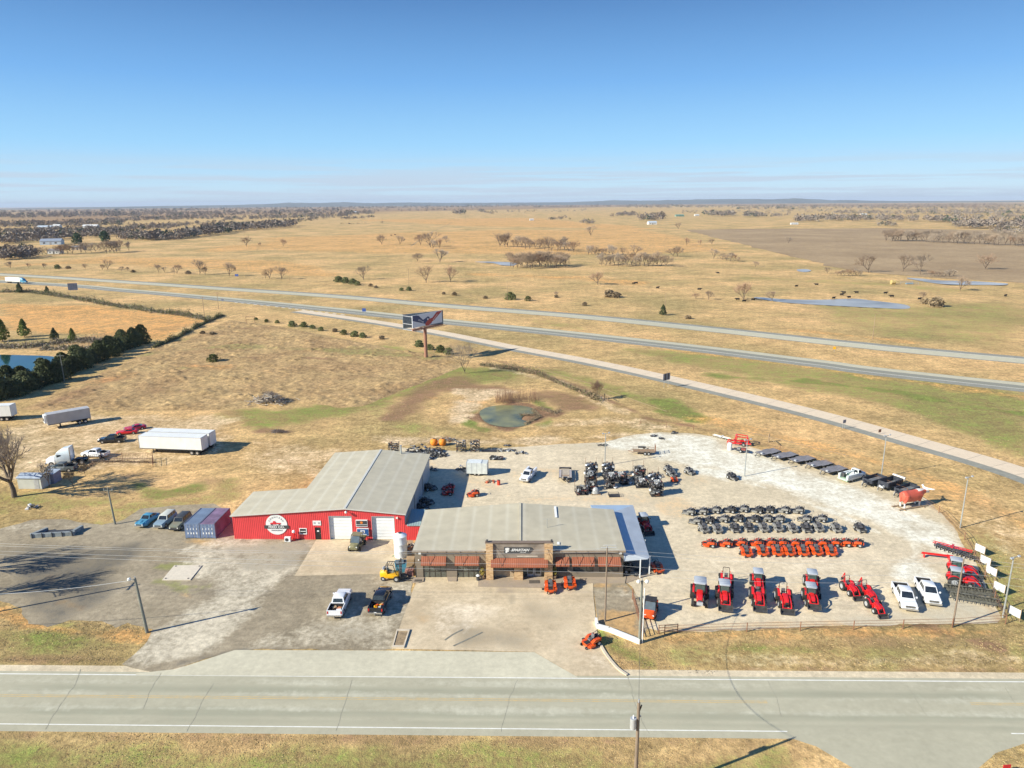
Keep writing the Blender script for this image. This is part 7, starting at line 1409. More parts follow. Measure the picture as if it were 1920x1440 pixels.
# ================================================================ signs and billboard
bl, br_ = G(774, 621, 10.9), G(831, 609, 10.9); L_ = (br_-bl).length; ang = math.atan2(br_.y-bl.y, br_.x-bl.x); pp = G(799, 672)
bb = thing('billboard', 'tall V shaped billboard with clasped blue and red arms on a brown post', 'billboard', (pp.x, pp.y, 0), 0)
zt = 16.0; hgt = zt-10.9
b = MB(); b.cyl((0, 0, 0), (0, 0, 11.2), .62, mat('billboard_post', (.30, .15, .10), .6, var=.15), 20, .55); b.build('post', bb)
W2L = lambda v: V3((v.x-pp.x, v.y-pp.y, v.z))
a0, a1 = W2L(bl), W2L(br_); n_ = V3((math.sin(ang), -math.cos(ang), 0)); lb = W2L(G(756, 618, 10.9))
pnl_ = thing('front_panel'); pnl_.parent = bb; pnl_.location = (a0+a1)/2; pnl_.rotation_euler = (0, 0, ang)
b = MB(); b.box((0, .12, hgt/2+.5), (L_, .2, hgt-1.0), mat('panel_white', (.66, .70, .76), .5, var=.02)); b.build('poster_sheet', pnl_)
sh_ = MB(); sh_.box((0, .1, .25), (L_, .3, .5), MATS['billboard_post']); sh_.build('skirt', pnl_)
x0_, z0_, z1_ = -L_/2, .5, hgt-.5+.5
mb_, mrd = mat('poster_blue', (.035, .06, .16), .5), mat('poster_red', (.42, .055, .05), .5)
b = MB(); b.prism([(x0_, z1_-.05), (x0_, z1_-1.7), (x0_+.42*L_, 1.55), (x0_+.50*L_, 1.2), (x0_+.60*L_, 1.3), (x0_+.63*L_, 1.9), (x0_+.55*L_, 2.4), (x0_+.55*L_, 3.6), (x0_+.5*L_, 4.0), (x0_+.42*L_, 3.5), (x0_+.34*L_, 3.1), (x0_+.2*L_, z1_-.3), (x0_+.13*L_, z1_-.05)], .0, .018, mb_); b.build('blue_arm_print', pnl_)
b = MB(); b.prism([(x0_+.98*L_, z1_-.05), (x0_+.80*L_, z1_-.05), (x0_+.64*L_, 3.2), (x0_+.54*L_, 3.1), (x0_+.46*L_, 2.4), (x0_+.40*L_, 1.6), (x0_+.42*L_, 1.0), (x0_+.5*L_, .85), (x0_+.57*L_, 1.3), (x0_+.62*L_, 1.9), (x0_+.7*L_, 2.3)], -.03, -.012, mrd); b.build('red_arm_print', pnl_)
b = MB(); b.cyl((x0_+.49*L_, -.035, 3.05), (x0_+.49*L_, -.05, 3.05), .33, m_sw, 16); b.build('round_emblem', pnl_)
textm('lettering', "LET'S talk", .7, m_sw, pnl_, (x0_+.27*L_, -.02, 2.85), (R_(90), R_(24), 0), .006, bold=.01)
textm('lettering', 'oil & natural gas', .45, m_sw, pnl_, (x0_+.73*L_, -.05, 3.25), (R_(90), R_(-38), 0), .006, bold=.01)
b = MB()
d2 = (a1-lb); L2 = d2.length; m2_ = (a1+lb)/2; b.box((m2_.x, m2_.y, 10.9+hgt/2+.2), (L2, .25, hgt-.4), mat('panel_back', (.16, .2, .22), .7, var=.3), rz=math.atan2(d2.y, d2.x))
b.build('rear_panel', bb); b = MB()
for k in range(6): q_ = lb.lerp(a0, k/5) ; 
for z in (11.0, 13.0, 15.6): b.cyl((lb.x, lb.y, z), (a0.x+.1, a0.y+.1, z), .12, M['lgrey'], 6)
for u in (.2, .4, .6, .8):
    c1_, c2_ = lb.lerp(a1, u), a0.lerp(a1, u)
    for z in (11.2, 14.5): b.cyl((c1_.x, c1_.y, z), (c2_.x, c2_.y+.25, z), .08, M['steel'], 5)
b.build('bracing', bb); b = MB()
for off in (.5, 1.0): q0, q1 = a0+n_*off, a1+n_*off+(a1-a0)*.08; b.cyl((q0.x, q0.y, 10.85), (q1.x, q1.y, 10.85), .05, MATS['billboard_post'], 5)
for k in range(12): q0 = a0.lerp(a1, k/11); b.cyl((q0.x, q0.y, 10.85), (q0.x+n_.x*1.0, q0.y+n_.y*1.0, 10.85), .05, MATS['billboard_post'], 5)
b.box((0, 0, 10.9), (L_*.8, 1.2, .4), MATS['billboard_post'], rz=ang); b.build('catwalk', bb)
def road_sign(px, py, top, w, h, m, label, nm='highway_sign', posts=2, face=30, two=False, back=True):
    H_ = height_at(px, py, top); p = G(px, py); t = thing(nm, label, 'road sign', (p.x, p.y, 0), R_(face)); b = MB()
    b.box((0, 0, H_-h/2), (w, .05, h), m); o_ = b.build('sign_plate', t)
    for s in ((-w*.3, w*.3) if posts == 2 else (0,)): b = MB(); b.cyl((s, .08, 0), (s, .08, H_-.1), .05, M['steel'], 6); b.build('post', t)
    return t
sgb = mat('sign_back', (.20, .22, .28), .5, .3, var=.25, vs=1); blu = mat('sign_blue_face', (.04, .1, .35), .5)
t = road_sign(1249, 727, 700, 3.0, 2.0, sgb, 'grey back of a wide road sign on two posts beside the ramp', face=38); b = MB(); [b.box((x, .04, 0), (.35, .03, 1.9), M['black']) for x in (-.5, .7)]; o = b.build('stiffeners', t); o.location = (0, -.09, height_at(1249, 727, 700)-1.0)
t = road_sign(138, 549, 531, 5.2, 4.2, sgb, 'large dark road sign pair near the left end of the highway', face=20); road_sign(683, 590, 578, 1.8, 1.6, blu, 'small blue sign beside the near carriageway left of the billboard', posts=1, face=0)
road_sign(1582, 804, 787, 1.1, .8, sgb, 'small grey sign on two posts below the ramp', face=30); road_sign(1649, 814, 805, .8, .7, M['brown'], 'small red brown sign plate beside the ramp', posts=1, face=20)
road_sign(1564, 660, 650, .9, .9, M['yellow'], 'tiny yellow marker between the two carriageways', posts=1, face=0); road_sign(1886, 1448, 1434, .76, .76, mat('stop_red', (.55, .02, .03), .4), 'red stop sign at the lower right corner, cut by the picture edge', 'stop_sign', 1, 5)
road_sign(418, 570, 560, 1.4, 1.1, sgb, 'small grey roadside sign right of the two field corner poles', posts=1, face=0); road_sign(444, 519, 514, 2.6, 1.6, blu, 'tiny blue sign beyond the far carriageway', posts=1, face=0)
b = MB(); a, c = G(462, 607), G(478, 606); b.cyl(a, a+V3((0, 0, 3.3)), .09, M['brown'], 6); b.cyl(c, c+V3((0, 0, 3.3)), .09, M['brown'], 6); b.cyl(a+V3((0, 0, 3.2)), c+V3((0, 0, 3.2)), .08, M['brown'], 6); b.cyl(a+V3((0, 0, 1.8)), c+V3((0, 0, 1.8)), .06, M['brown'], 6); tag(b.build('sign_frame'), 'empty rusty sign frame in the field left of the bushes', 'frame')
# ================================================================ houses and barns far away
def house(px, py, w, d_, h, wallm, roofm, label, rz=.1, nm='farmhouse', hip=False):
    p = G(px, py); t = thing(nm, label, 'house' if nm == 'farmhouse' else 'barn', (p.x, p.y, 0), rz); b = MB(); b.box((0, d_/2, h/2), (w, d_, h), wallm); b.build('walls', t)
    b = MB(); o_ = .4; rh = d_*.22
    b.prism([(-o_, h-.05), (d_/2, h+rh), (d_/2, h+rh+.15), (-o_, h+.12)], -w/2-o_, w/2+o_, roofm, 'x'); b.prism([(d_+o_, h-.05), (d_/2, h+rh), (d_/2, h+rh+.15), (d_+o_, h+.12)], -w/2-o_, w/2+o_, roofm, 'x'); b.prism([(0, h), (d_, h), (d_/2, h+rh)], -w/2, w/2, wallm, 'x'); b.build('roof', t)
    for x in (-w*.3, w*.25): b = MB(); b.box((x, -.04, h*.5), (w*.1, .06, h*.35), M['dgrey']); b.build('window', t)
    b = MB(); b.box((0, -.04, h*.38), (w*.08+.4, .06, h*.75), M['dgrey'] if nm == 'farmhouse' else M['lgrey']); b.build('door', t)
hw_ = mat('house_white', (.62, .63, .62), .7); hg = mat('house_roof_grey', (.20, .19, .19), .8); hb = mat('barn_roof_blue', (.45, .52, .58), .5); ht = mat('house_tan', (.45, .36, .27), .8)
house(95, 459, 26, 14, 5, mat('barn_white_blue', (.55, .66, .75), .5), mat('barn_dark_roof', (.28, .32, .38), .5), 'white and blue metal barn among the trees at far left', .25, 'farm_barn'); house(101, 476, 13, 9, 3.5, hw_, hg, 'white house behind the row of bare trees at left'); house(20, 477, 12, 9, 3.2, hw_, mat('house_roof_light', (.42, .42, .42), .8), 'pale house at the far left edge among bushes'); house(145, 469, 14, 9, 3.4, ht, hg, 'tan house hidden behind the row of bare trees')
house(82, 430, 30, 16, 5, hw_, hb, 'long white building in the distant woods at left, left one'); house(105, 428, 16, 14, 6, hw_, hw_, 'white gabled building in the distant woods at left, right one'); house(168, 427, 34, 16, 4, hw_, hw_, 'long white roofs in the distant left woods'); house(325, 447, 24, 12, 4, ht, hw_, 'long pale farm building at the end of the tree belt'); house(365, 434, 22, 12, 4.5, hw_, hb, 'white house with pale roof inside the tree belt')
house(1224, 421, 20, 14, 4.5, hw_, hb, 'white farmhouse with pale blue roof on the central plain'); house(1275, 406, 30, 14, 4, mat('green_roof_wall', (.2, .3, .22), .7), mat('green_roof', (.12, .25, .2), .6), 'long farm building with green roof near the plain centre'); house(997, 413.5, 12, 8, 3.5, hw_, hw_, 'tiny white hut on the distant plain'); house(1307, 405, 16, 10, 4, hw_, hw_, 'small white house right of the green roofed building')
house(668, 399, 34, 16, 5, hw_, hb, 'pale building on the horizon left of centre'); house(1620, 405, 22, 14, 5, ht, hw_, 'pale roofed house in the distant right tree belt'); house(1490, 421, 16, 6, 2.5, hw_, hw_, 'low white tank trailer on the far side of the brown field', 0, 'farm_barn')
t = thing('cattle_pen'); b = MB(); [b.box((x, y, .8), (.1, .1, 1.6), M['lgrey']) for x in (-4, 0, 4) for y in (-3, 3)]; [b.cyl((-4, y, z), (4, y, z), .06, M['lgrey'], 5) for y in (-3, 3) for z in (.5, 1.0, 1.5)]; b.build('pen_rails', t); b = MB(); b.box((0, 0, .5), (5, .8, .6), mat('feeder_blue', (.2, .33, .42), .6)); b.build('feeder', t); put_at(t, 1705, 533, .1, 'blue grey cattle feeder pen on the right pasture', 'pen')
b = MB(); b.cyl((-.8, 0, .9), (.8, 0, .9), .9, mat('hay', (.45, .34, .14), .95, var=.25), 16); o = b.build('hay_bale'); o.location = G(1674, 533); o.scale = (1.6,)*3; tag(o, 'big yellow brown hay bale beside the cattle feeder pen', 'hay bale')
# ================================================================ trees and shrubs
m_bark = mat('bark', (.15, .115, .085), .95, var=.3, vs=4, bump=.5, bs=9); m_twig = mat('bare_twigs', (.30, .225, .16), .95, var=.35, vs=.6); m_twigr = mat('reddish_twigs', (.32, .215, .14), .95, var=.3, vs=.6); m_twigg = mat('grey_twigs', (.33, .27, .21), .95, var=.3, vs=.5)
m_cedar = mat('cedar_leaf', (.035, .06, .02), .9, var=.5, vs=.8, col2=(.11, .12, .045)); m_leafg = mat('dull_green_leaf', (.10, .125, .04), .9, var=.45, vs=1.5, col2=(.20, .21, .085)); m_brush = mat('brown_brush', (.20, .15, .09), .95, var=.4, vs=1.2, col2=(.30, .23, .14))
m_pine = mat('yellow_green_leaf', (.09, .13, .02), .9, var=.4, vs=1.2, col2=(.16, .20, .04))
def bare_tree(seed, H, levels=5, twig=.03, tl=.9, tn=5, spread=.75, trunk_r=.22, wood=None, twm=None, nb=3, fork=.22, mid_tw=False, first=1.0):
    """a real branching tree: returns (trunk MB, crown MB)"""
    rr = random.Random(seed); T = MB(); C = MB(); wood = wood or m_bark; twm = twm or m_twig
    def seg(mb, p, q, r0, r1, n, m):
        mb.cyl(p, q, r0, m, n, r1, caps=False)
    def grow(p, d, l, r, lev):
        k = 2 if lev < 3 else 1; q = p
        for i in range(k):
            dd = (d+Vector((rr.uniform(-.16, .16), rr.uniform(-.16, .16), rr.uniform(-.02, .16)))).normalized(); q2 = q+dd*l/k; r2 = r*(1-.3*(i+1)/k); seg(T if lev <= 1 else C, q, q2, r*(1-.3*i/k), r2, 7 if lev < 2 else (4 if lev < 4 else 3), wood if lev <= 2 else twm); q = q2; d = dd
        if lev >= levels or (lev >= 2 and levels <= 4 and mid_tw):
            for i in range(tn):
                a = Vector((rr.gauss(0, .7), rr.gauss(0, .7), rr.uniform(-.1, .9))).normalized(); a = (a+d*.7).normalized()*tl*rr.uniform(.5, 1.2)*H/10; s = a.orthogonal().normalized()*twig*rr.choice((1, -1)); st_ = p.lerp(q, rr.random()); C.add([st_-s, st_+s, st_+a], [(0, 1, 2)], twm)
                if tn > 3 and lev >= levels: mid = st_+a*.5; a2 = (a+Vector((rr.uniform(-1, 1), rr.uniform(-1, 1), rr.uniform(-.3, 1)))*a.length*.6)*.5; C.add([mid-s*.6, mid+s*.6, mid+a2], [(0, 1, 2)], twm)
            if lev >= levels: return
        n = nb if lev else nb+1
        if lev == 0: l = l/first
        for i in range(n):
            az = 2*math.pi*(i+rr.random()*.7)/n; tilt = spread*(rr.uniform(.55, 1.15) if i else rr.uniform(.1, .5)); u = d.orthogonal().normalized(); v = d.cross(u); nd = (d*math.cos(tilt)+(u*math.cos(az)+v*math.sin(az))*math.sin(tilt)+Vector((0, 0, .12))).normalized(); grow(q, nd, l*rr.uniform(.66, .9), r*.66, lev+1)
    grow(Vector((0, 0, -.2)), Vector((0, 0, 1)), H*fork*first, trunk_r*H/10, 0); return T, C
def tree_thing(nm, T, C): t = thing(nm); T.build('trunk', t, 60); C.build('crown', t); return t
def leafy(seed, shape, n, size, m, nm='crown', squash=1.0, mats=None):
    """many small leaf clumps through the volume described by shape(t) -> (radius, z)"""
    rr = random.Random(seed); b = MB()
    lobes = [(rr.random()*6.28, rr.random(), rr.uniform(.65, 1.2)) for _ in range(14)]
    for i in range(n):
        u = rr.random(); R0, z = shape(u); a = rr.random()*6.28; k = 1.0
        for la, lu, lw in lobes:
            dd = abs((a-la+math.pi) % 6.283-math.pi)/1.0+abs(u-lu)*4
            if dd < 1: k = lw
        r = R0*k*rr.random()**.45; c = Vector((r*math.cos(a), r*math.sin(a)*squash, z+rr.uniform(-.1, .1)*R0)); s = size*rr.uniform(.5, 1.4)
        x = Vector((rr.gauss(0, 1), rr.gauss(0, 1), rr.gauss(0, .8))).normalized(); y = x.orthogonal().normalized(); y = (y+x.cross(y)*rr.uniform(-1, 1)).normalized()
        b.add([c-x*s, c-y*s*.55, c+x*s, c+y*s*.55], [(0, 1, 2, 3)], rr.choice(mats) if mats else m)
    return b
def cone(H, R, z0=.1): return lambda u: (R*(1-u)**.75*min(1, u*9+.35)+.05, z0*H+u*H*(1-z0))
def dome(H, R, z0=.0): return lambda u: (R*math.sqrt(max(.02, 1-(u*1.0)**2.2))*(min(1, .55+u*3)), z0*H+u*H*(1-z0))
def make_ever(seed, H, R, n, size, m, shape=cone, nm='cedar_tree'):
    t = thing(nm); b = MB(); b.cyl((0, 0, -.1), (0, 0, H*.85), .05*H**.6, m_bark, 6, .01); b.build('trunk', t); leafy(seed, shape(H, R), n, size, m).build('crown', t); return t
# --- foreground and middle distance, individually placed
def placeT(root, px, py, label, cat='tree', rz=0, sc=1.0, group=None): p = G(px, py); root.location = (p.x, p.y, 0); root.rotation_euler = (0, 0, rz); root.scale = (sc,)*3 if not isinstance(sc, tuple) else sc; return tag(root, label, cat, group)
H0 = height_at(27, 932, 788)
T, C = bare_tree(12, H0*.95, 6, .010, .8, 3, .74, .34, nb=3, fork=.235, twm=m_twigg); placeT(tree_thing('bare_tree', T, C), 27, 932, 'largest bare tree at the left edge with wide spreading limbs')
T, C = bare_tree(5, 13, 5, .015, .8, 5, .7, .26); placeT(tree_thing('bare_tree', T, C), -150, 1085, 'bare tree outside the left edge that shades the dark lot')
T, C = bare_tree(15, 12, 5, .015, .8, 5, .8, .26); placeT(tree_thing('bare_tree', T, C), -105, 1130, 'second bare tree outside the left edge near the road')
T, C = bare_tree(6, 6.5, 4, .015, .9, 5, .6, .12, twm=m_twigg); placeT(tree_thing('small_bare_tree', T, C), 92, 914, 'thin bare sapling in front of the two sheds')
T, C = bare_tree(16, 5.0, 4, .018, .9, 8, .65, .12, twm=m_brush); placeT(tree_thing('small_bare_tree', T, C), 138, 915, 'bushy brown sapling right of the sheds')
T, C = bare_tree(26, 4.0, 4, .018, .9, 8, .65, .12, twm=m_brush); placeT(tree_thing('small_bare_tree', T, C), 160, 893, 'low brown bush growing by the rusty mesh fence')
T, C = bare_tree(7, 12.5, 5, .016, .7, 4, .55, .10, nb=3, fork=.27, twm=m_twigg, first=.25); placeT(tree_thing('bare_tree', T, C), 872, 700, 'bare grey tree right of the billboard post')
T, C = bare_tree(8, 8.0, 4, .018, .9, 5, .3, .07, nb=4, fork=.30, twm=m_twigr, first=.12, mid_tw=True); placeT(tree_thing('bare_shrub', T, C), 1120, 750, 'upright reddish bare bush on the slope by the wooden brace', 'shrub', sc=.85)
# reeds round the pond
def reeds(name, jobs, m, label, hh=(1.6, 3.2), n=60, wdt=.02):
    rr = random.Random(9); b = MB()
    for px0, px1, py0, py1 in jobs:
        for i in range(n):
            p = G(rr.uniform(px0, px1), rr.uniform(py0, py1)); h = rr.uniform(*hh); a = Vector((rr.uniform(-.12, .12), rr.uniform(-.12, .12), 1))*h; s = Vector((wdt, 0, 0)); b.add([p-s, p+s, p+a], [(0, 1, 2)], m); s2 = Vector((0, wdt, 0)); b.add([p-s2, p+s2, p+a], [(0, 1, 2)], m)
            for k in range(3): q_ = p+a*rr.uniform(.4, .9); e_ = Vector((rr.uniform(-.35, .35), rr.uniform(-.35, .35), rr.uniform(.2, .5))); b.add([q_-s*.6, q_+s*.6, q_+e_], [(0, 1, 2)], m)
    o = b.build(name); tag(o, label, 'reeds', kind='stuff'); return o
reeds('reeds', [(928, 1012, 748, 758), (945, 1005, 744, 754), (930, 960, 750, 757)], mat('pinkish_reed', (.40, .26, .17), .9, var=.25), 'pinkish tan bare reeds behind the round pond', n=120, hh=(1.6, 4.4), wdt=.03); 
def clumps(name, boxes, m, label, size=.22, dens=9, h=1.0, seed=1, cat='shrubs', kind='stuff', mats=None):
    rr = random.Random(seed); b = MB()
    for pts, wid in boxes:
        P = [G(*p) for p in pts]
        for a, c in zip(P[:-1], P[1:]):
            L_ = (c-a).length; n = int(L_*dens*2.2)
            for i in range(n):
                u = rr.random(); q_ = a.lerp(c, u); cl = .55+.45*math.sin(q_.x*.9+q_.y*.5)*math.sin(q_.x*.37-1)+rr.uniform(-.2, .2); w_ = rr.gauss(0, .4)*wid; z = abs(rr.gauss(0, .5))*h*cl*math.exp(-(w_/wid)**2); cc = q_+Vector((rr.gauss(0, .3), w_, z+.05)); s = size*rr.uniform(.3, .95)
                x = Vector((rr.gauss(0, 1), rr.gauss(0, 1), rr.gauss(0, .9))).normalized(); y = x.orthogonal().normalized(); b.add([cc-x*s, cc-y*s*.5, cc+x*s, cc+y*s*.5], [(0, 1, 2, 3)], rr.choice(mats) if mats else m)
    o = b.build(name); tag(o, label, cat, kind=kind); return o
clumps('pond_scrub', [([(985, 795), (1012, 782), (1000, 768)], 1.2), ([(975, 778), (1005, 780)], .8), ([(1010, 765), (1040, 775), (1050, 770)], 1.6)], m_brush, 'brown scrub on the bank of the round pond', .2, 40, .8, 2)
clumps('hedgerow', [([(900, 684), (960, 692), (1010, 703), (1060, 722), (1105, 743), (1125, 752)], 2.4)], m_brush, 'brown green hedgerow running down the slope', .26, 75, 1.9, 3, mats=[m_brush, m_brush, m_leafg, m_twigr])
clumps('hedgerow', [([(0, 548), (60, 548), (130, 558), (200, 571), (280, 583), (350, 592), (395, 600)], 3.5)], m_leafg, 'long green brown hedgerow between orange field and highway', .45, 40, 3.0, 4, mats=[m_leafg, m_leafg, m_brush, m_twigg])
clumps('hedgerow', [([(418, 592), (380, 608), (330, 635), (290, 652)], 3.0)], m_leafg, 'dark green hedgerow from the field corner down to the cedars', .4, 45, 2.4, 5, mats=[m_leafg, m_cedar, m_brush])
clumps('lake_scrub', [([(-60, 655), (0, 652), (60, 650), (130, 640), (200, 640), (260, 640)], 5.0), ([(80, 655), (180, 655), (240, 648)], 3)], m_brush, 'grey brown scrub along the lake shore', .4, 60, 2.6, 6, mats=[m_brush, m_leafg, m_twigg, m_twigg])
clumps('weeds', [([(170, 868), (200, 866), (230, 866), (290, 868)], .7), ([(150, 885), (175, 870)], .8)], m_brush, 'dead weeds along the rusty mesh fence', .15, 60, .7, 7, mats=[m_brush, m_twigr])
clumps('weeds', [([(1580, 1240), (1900, 1238)], .8), ([(1740, 1205), (1830, 1212)], .8), ([(1140, 1240), (1340, 1262)], .5), ([(0, 1238), (230, 1236)], .5), ([(0, 1172), (90, 1190), (150, 1172), (268, 1180)], .7)], m_brush, 'scattered dead weeds on the roadside verge', .09, 9, .14, 8)
# cedar and juniper band
cd = [Proto(make_ever(31+i, 4.6, 3.3, 2400, .26, m_cedar, lambda H, R: (lambda u: (R*(1-u)**.5*min(1, .6+u*3)+.05, u*H)))) for i in range(3)]
rr = random.Random(17); band = [(-30, 752), (0, 748), (22, 742), (46, 733), (66, 727), (88, 718), (106, 714), (124, 703), (142, 697), (158, 690), (175, 682), (192, 676), (206, 668), (222, 661), (238, 655), (250, 650), (262, 644), (12, 726), (40, 716), (80, 706), (118, 692), (150, 680), (188, 664), (232, 646)]
for i, (x, y) in enumerate(sorted(band)): rr.choice(cd).place(G(x+rr.uniform(-5, 5), y), rr.random()*6, '%s dark green cedar in the band below the lake' % nth(i, len(band)), 'cedar', 'cedars below the lake', (rr.uniform(1.0, 1.4), rr.uniform(1.0, 1.4), rr.uniform(1.0, 1.6)))
py_ = Proto(make_ever(41, 7.5, 3.0, 900, .4, m_pine, cone, 'pine_tree')); ce2 = Proto(make_ever(44, 5.0, 2.0, 900, .3, m_cedar))
for x, y, s, lab in ((5, 640, 1.25, 'yellow green pine at the lake, cut by the left edge'), (46, 632, 1.0, 'yellow green pine beside the orange field above the lake'), (137, 640, .7, 'low yellow green pine at the end of the lake scrub')): py_.place(G(x, y), x, lab, 'pine', None, s)
for x, y, s, lab in ((103, 638, 1.0, 'dark pointed cedar in the scrub above the lake'), (37, 549, 1.25, 'dark cedar in the highway hedgerow, left one'), (89, 552, 1.0, 'dark cedar in the highway hedgerow, right one'), (1243, 591, 1.0, 'lone dark cedar beyond the highway'), (-10, 545, 1.0, 'cedar at the left end of the highway hedgerow')): ce2.place(G(x, y), y, lab, 'cedar', None, s)
sh_g = Proto(make_ever(47, 2.0, 1.7, 420, .28, m_leafg, dome, 'green_shrub')); sh_b = Proto(make_ever(48, 1.8, 1.7, 380, .28, m_brush, dome, 'brown_shrub'))
gs = [(500, 604, .7, 'g'), (520, 606, .7, 'g'), (548, 612, 1.2, 'g'), (570, 613, 1.1, 'g'), (586, 616, .8, 'g'), (602, 620, .8, 'g'), (628, 622, .8, 'b'), (645, 627, 1.0, 'g'), (665, 631, 1.1, 'g'), (680, 633, 1.0, 'g'), (716, 636, .8, 'b'), (786, 650, 1.2, 'g'), (806, 656, 1.0, 'g'), (826, 660, 1.2, 'g'), (842, 664, 1.1, 'g'), (400, 678, 1.3, 'g'), (380, 627, .8, 'b'), (398, 628, .8, 'b'), (480, 600, .6, 'g')]
for i, (x, y, s, k) in enumerate(gs): (sh_g if k == 'g' else sh_b).place(G(x, y), x, ('%s green shrub along the upper edge of the rough field' if k == 'g' else '%s brown shrub along the upper edge of the rough field') % nth(i, len(gs)), 'shrub', 'shrubs along the rough field', s)
for i, (x, y, s, k) in enumerate([(957, 562, 2.0, 'g'), (990, 564, 1.3, 'g'), (1143, 557, 2.2, 'b'), (1155, 558, 1.8, 'b'), (1096, 573, 1.0, 'b'), (1043, 558, .9, 'b'), (767, 545, 1.2, 'g'), (635, 529, 2.0, 'g'), (648, 531, 2.0, 'g'), (662, 533, 1.8, 'g'), (671, 535, 1.3, 'g'), (695, 537, 1, 'b'), (705, 540, .9, 'b'), (753, 545, .9, 'g'), (852, 554, 1.1, 'b'), (832, 552, .8, 'b'), (910, 560, .9, 'b'), (250, 511, 1.2, 'b'), (353, 514, 1.5, 'b'), (108, 504, 1.8, 'g'), (128, 504, 1.4, 'b'), (1290, 598, 1.0, 'b'), (1755, 575, 2.6, 'b'), (1735, 570, 1.6, 'b')]):
    (sh_g if k == 'g' else sh_b).place(G(x, y), x, ('%s green bush in the scattered line beyond the highway' if k == 'g' else '%s brown bush in the scattered line beyond the highway') % ORD[i], 'shrub', 'bushes beyond the highway', s)
# rough tall grass field: a bumpy heightfield of tufts
def tufts(x, y, inner):
    e = np.clip(inner/2.0, 0, 1); a = fbm(x, y*1.0, 1.5, 3, 4); b_ = vnoise(x, y, 1.0, 5)*vnoise(x, y, 5.0, 6)*1.7; c_ = fbm(x, y, 11, 8, 3)
    return e*(.04+.55*np.clip(a-.36, 0, 1)+.34*b_*b_+.08*c_)
m_tall = ground_mat('tall_dead_grass', (.45, .315, .15), [(.20, .20, .07), (.22, .13, .075), None, (.48, .25, .10)], base2=(.37, .245, .12), contrast=.26, bump=.7, bigs=.05, fs=1.2)
sheet('rough_grass', Gs([(40, 768), (120, 730), (200, 695), (270, 662), (310, 645), (345, 640), (400, 612), (430, 600), (520, 612), (640, 635), (740, 655), (840, 668), (880, 676), (860, 690), (800, 715), (740, 738), (680, 762), (640, 765), (560, 752), (440, 768), (300, 770), (130, 772)]), .0, m_tall, .75, .5, kind=None, relief=tufts, jobs=[
 (0, [(270, 665), (420, 650), (560, 655), (700, 660), (800, 672)], False, 3, 5, .6), (0, [(330, 690), (440, 690)], False, 2, 3, .4), (1, [(420, 670), (480, 672)], False, 1.5, 2, .8), (1, [(560, 672), (620, 675)], False, 1, 2, .7), (1, [(300, 735), (400, 735)], False, 2, 4, .5), (1, [(90, 760), (200, 715)], False, 2, 4, .5), (1, [(420, 615), (460, 617)], False, 2, 3, .7), (1, [(640, 710), (700, 705)], False, 1.5, 3, .4), (3, [(330, 685), (420, 688)], False, 2, 4, .5), (3, [(180, 720), (260, 700)], False, 2, 4, .4)])
tag(bpy.data.objects['rough_grass'], 'rough uncut dead grass covering the field before the billboard', 'grass', kind='stuff')
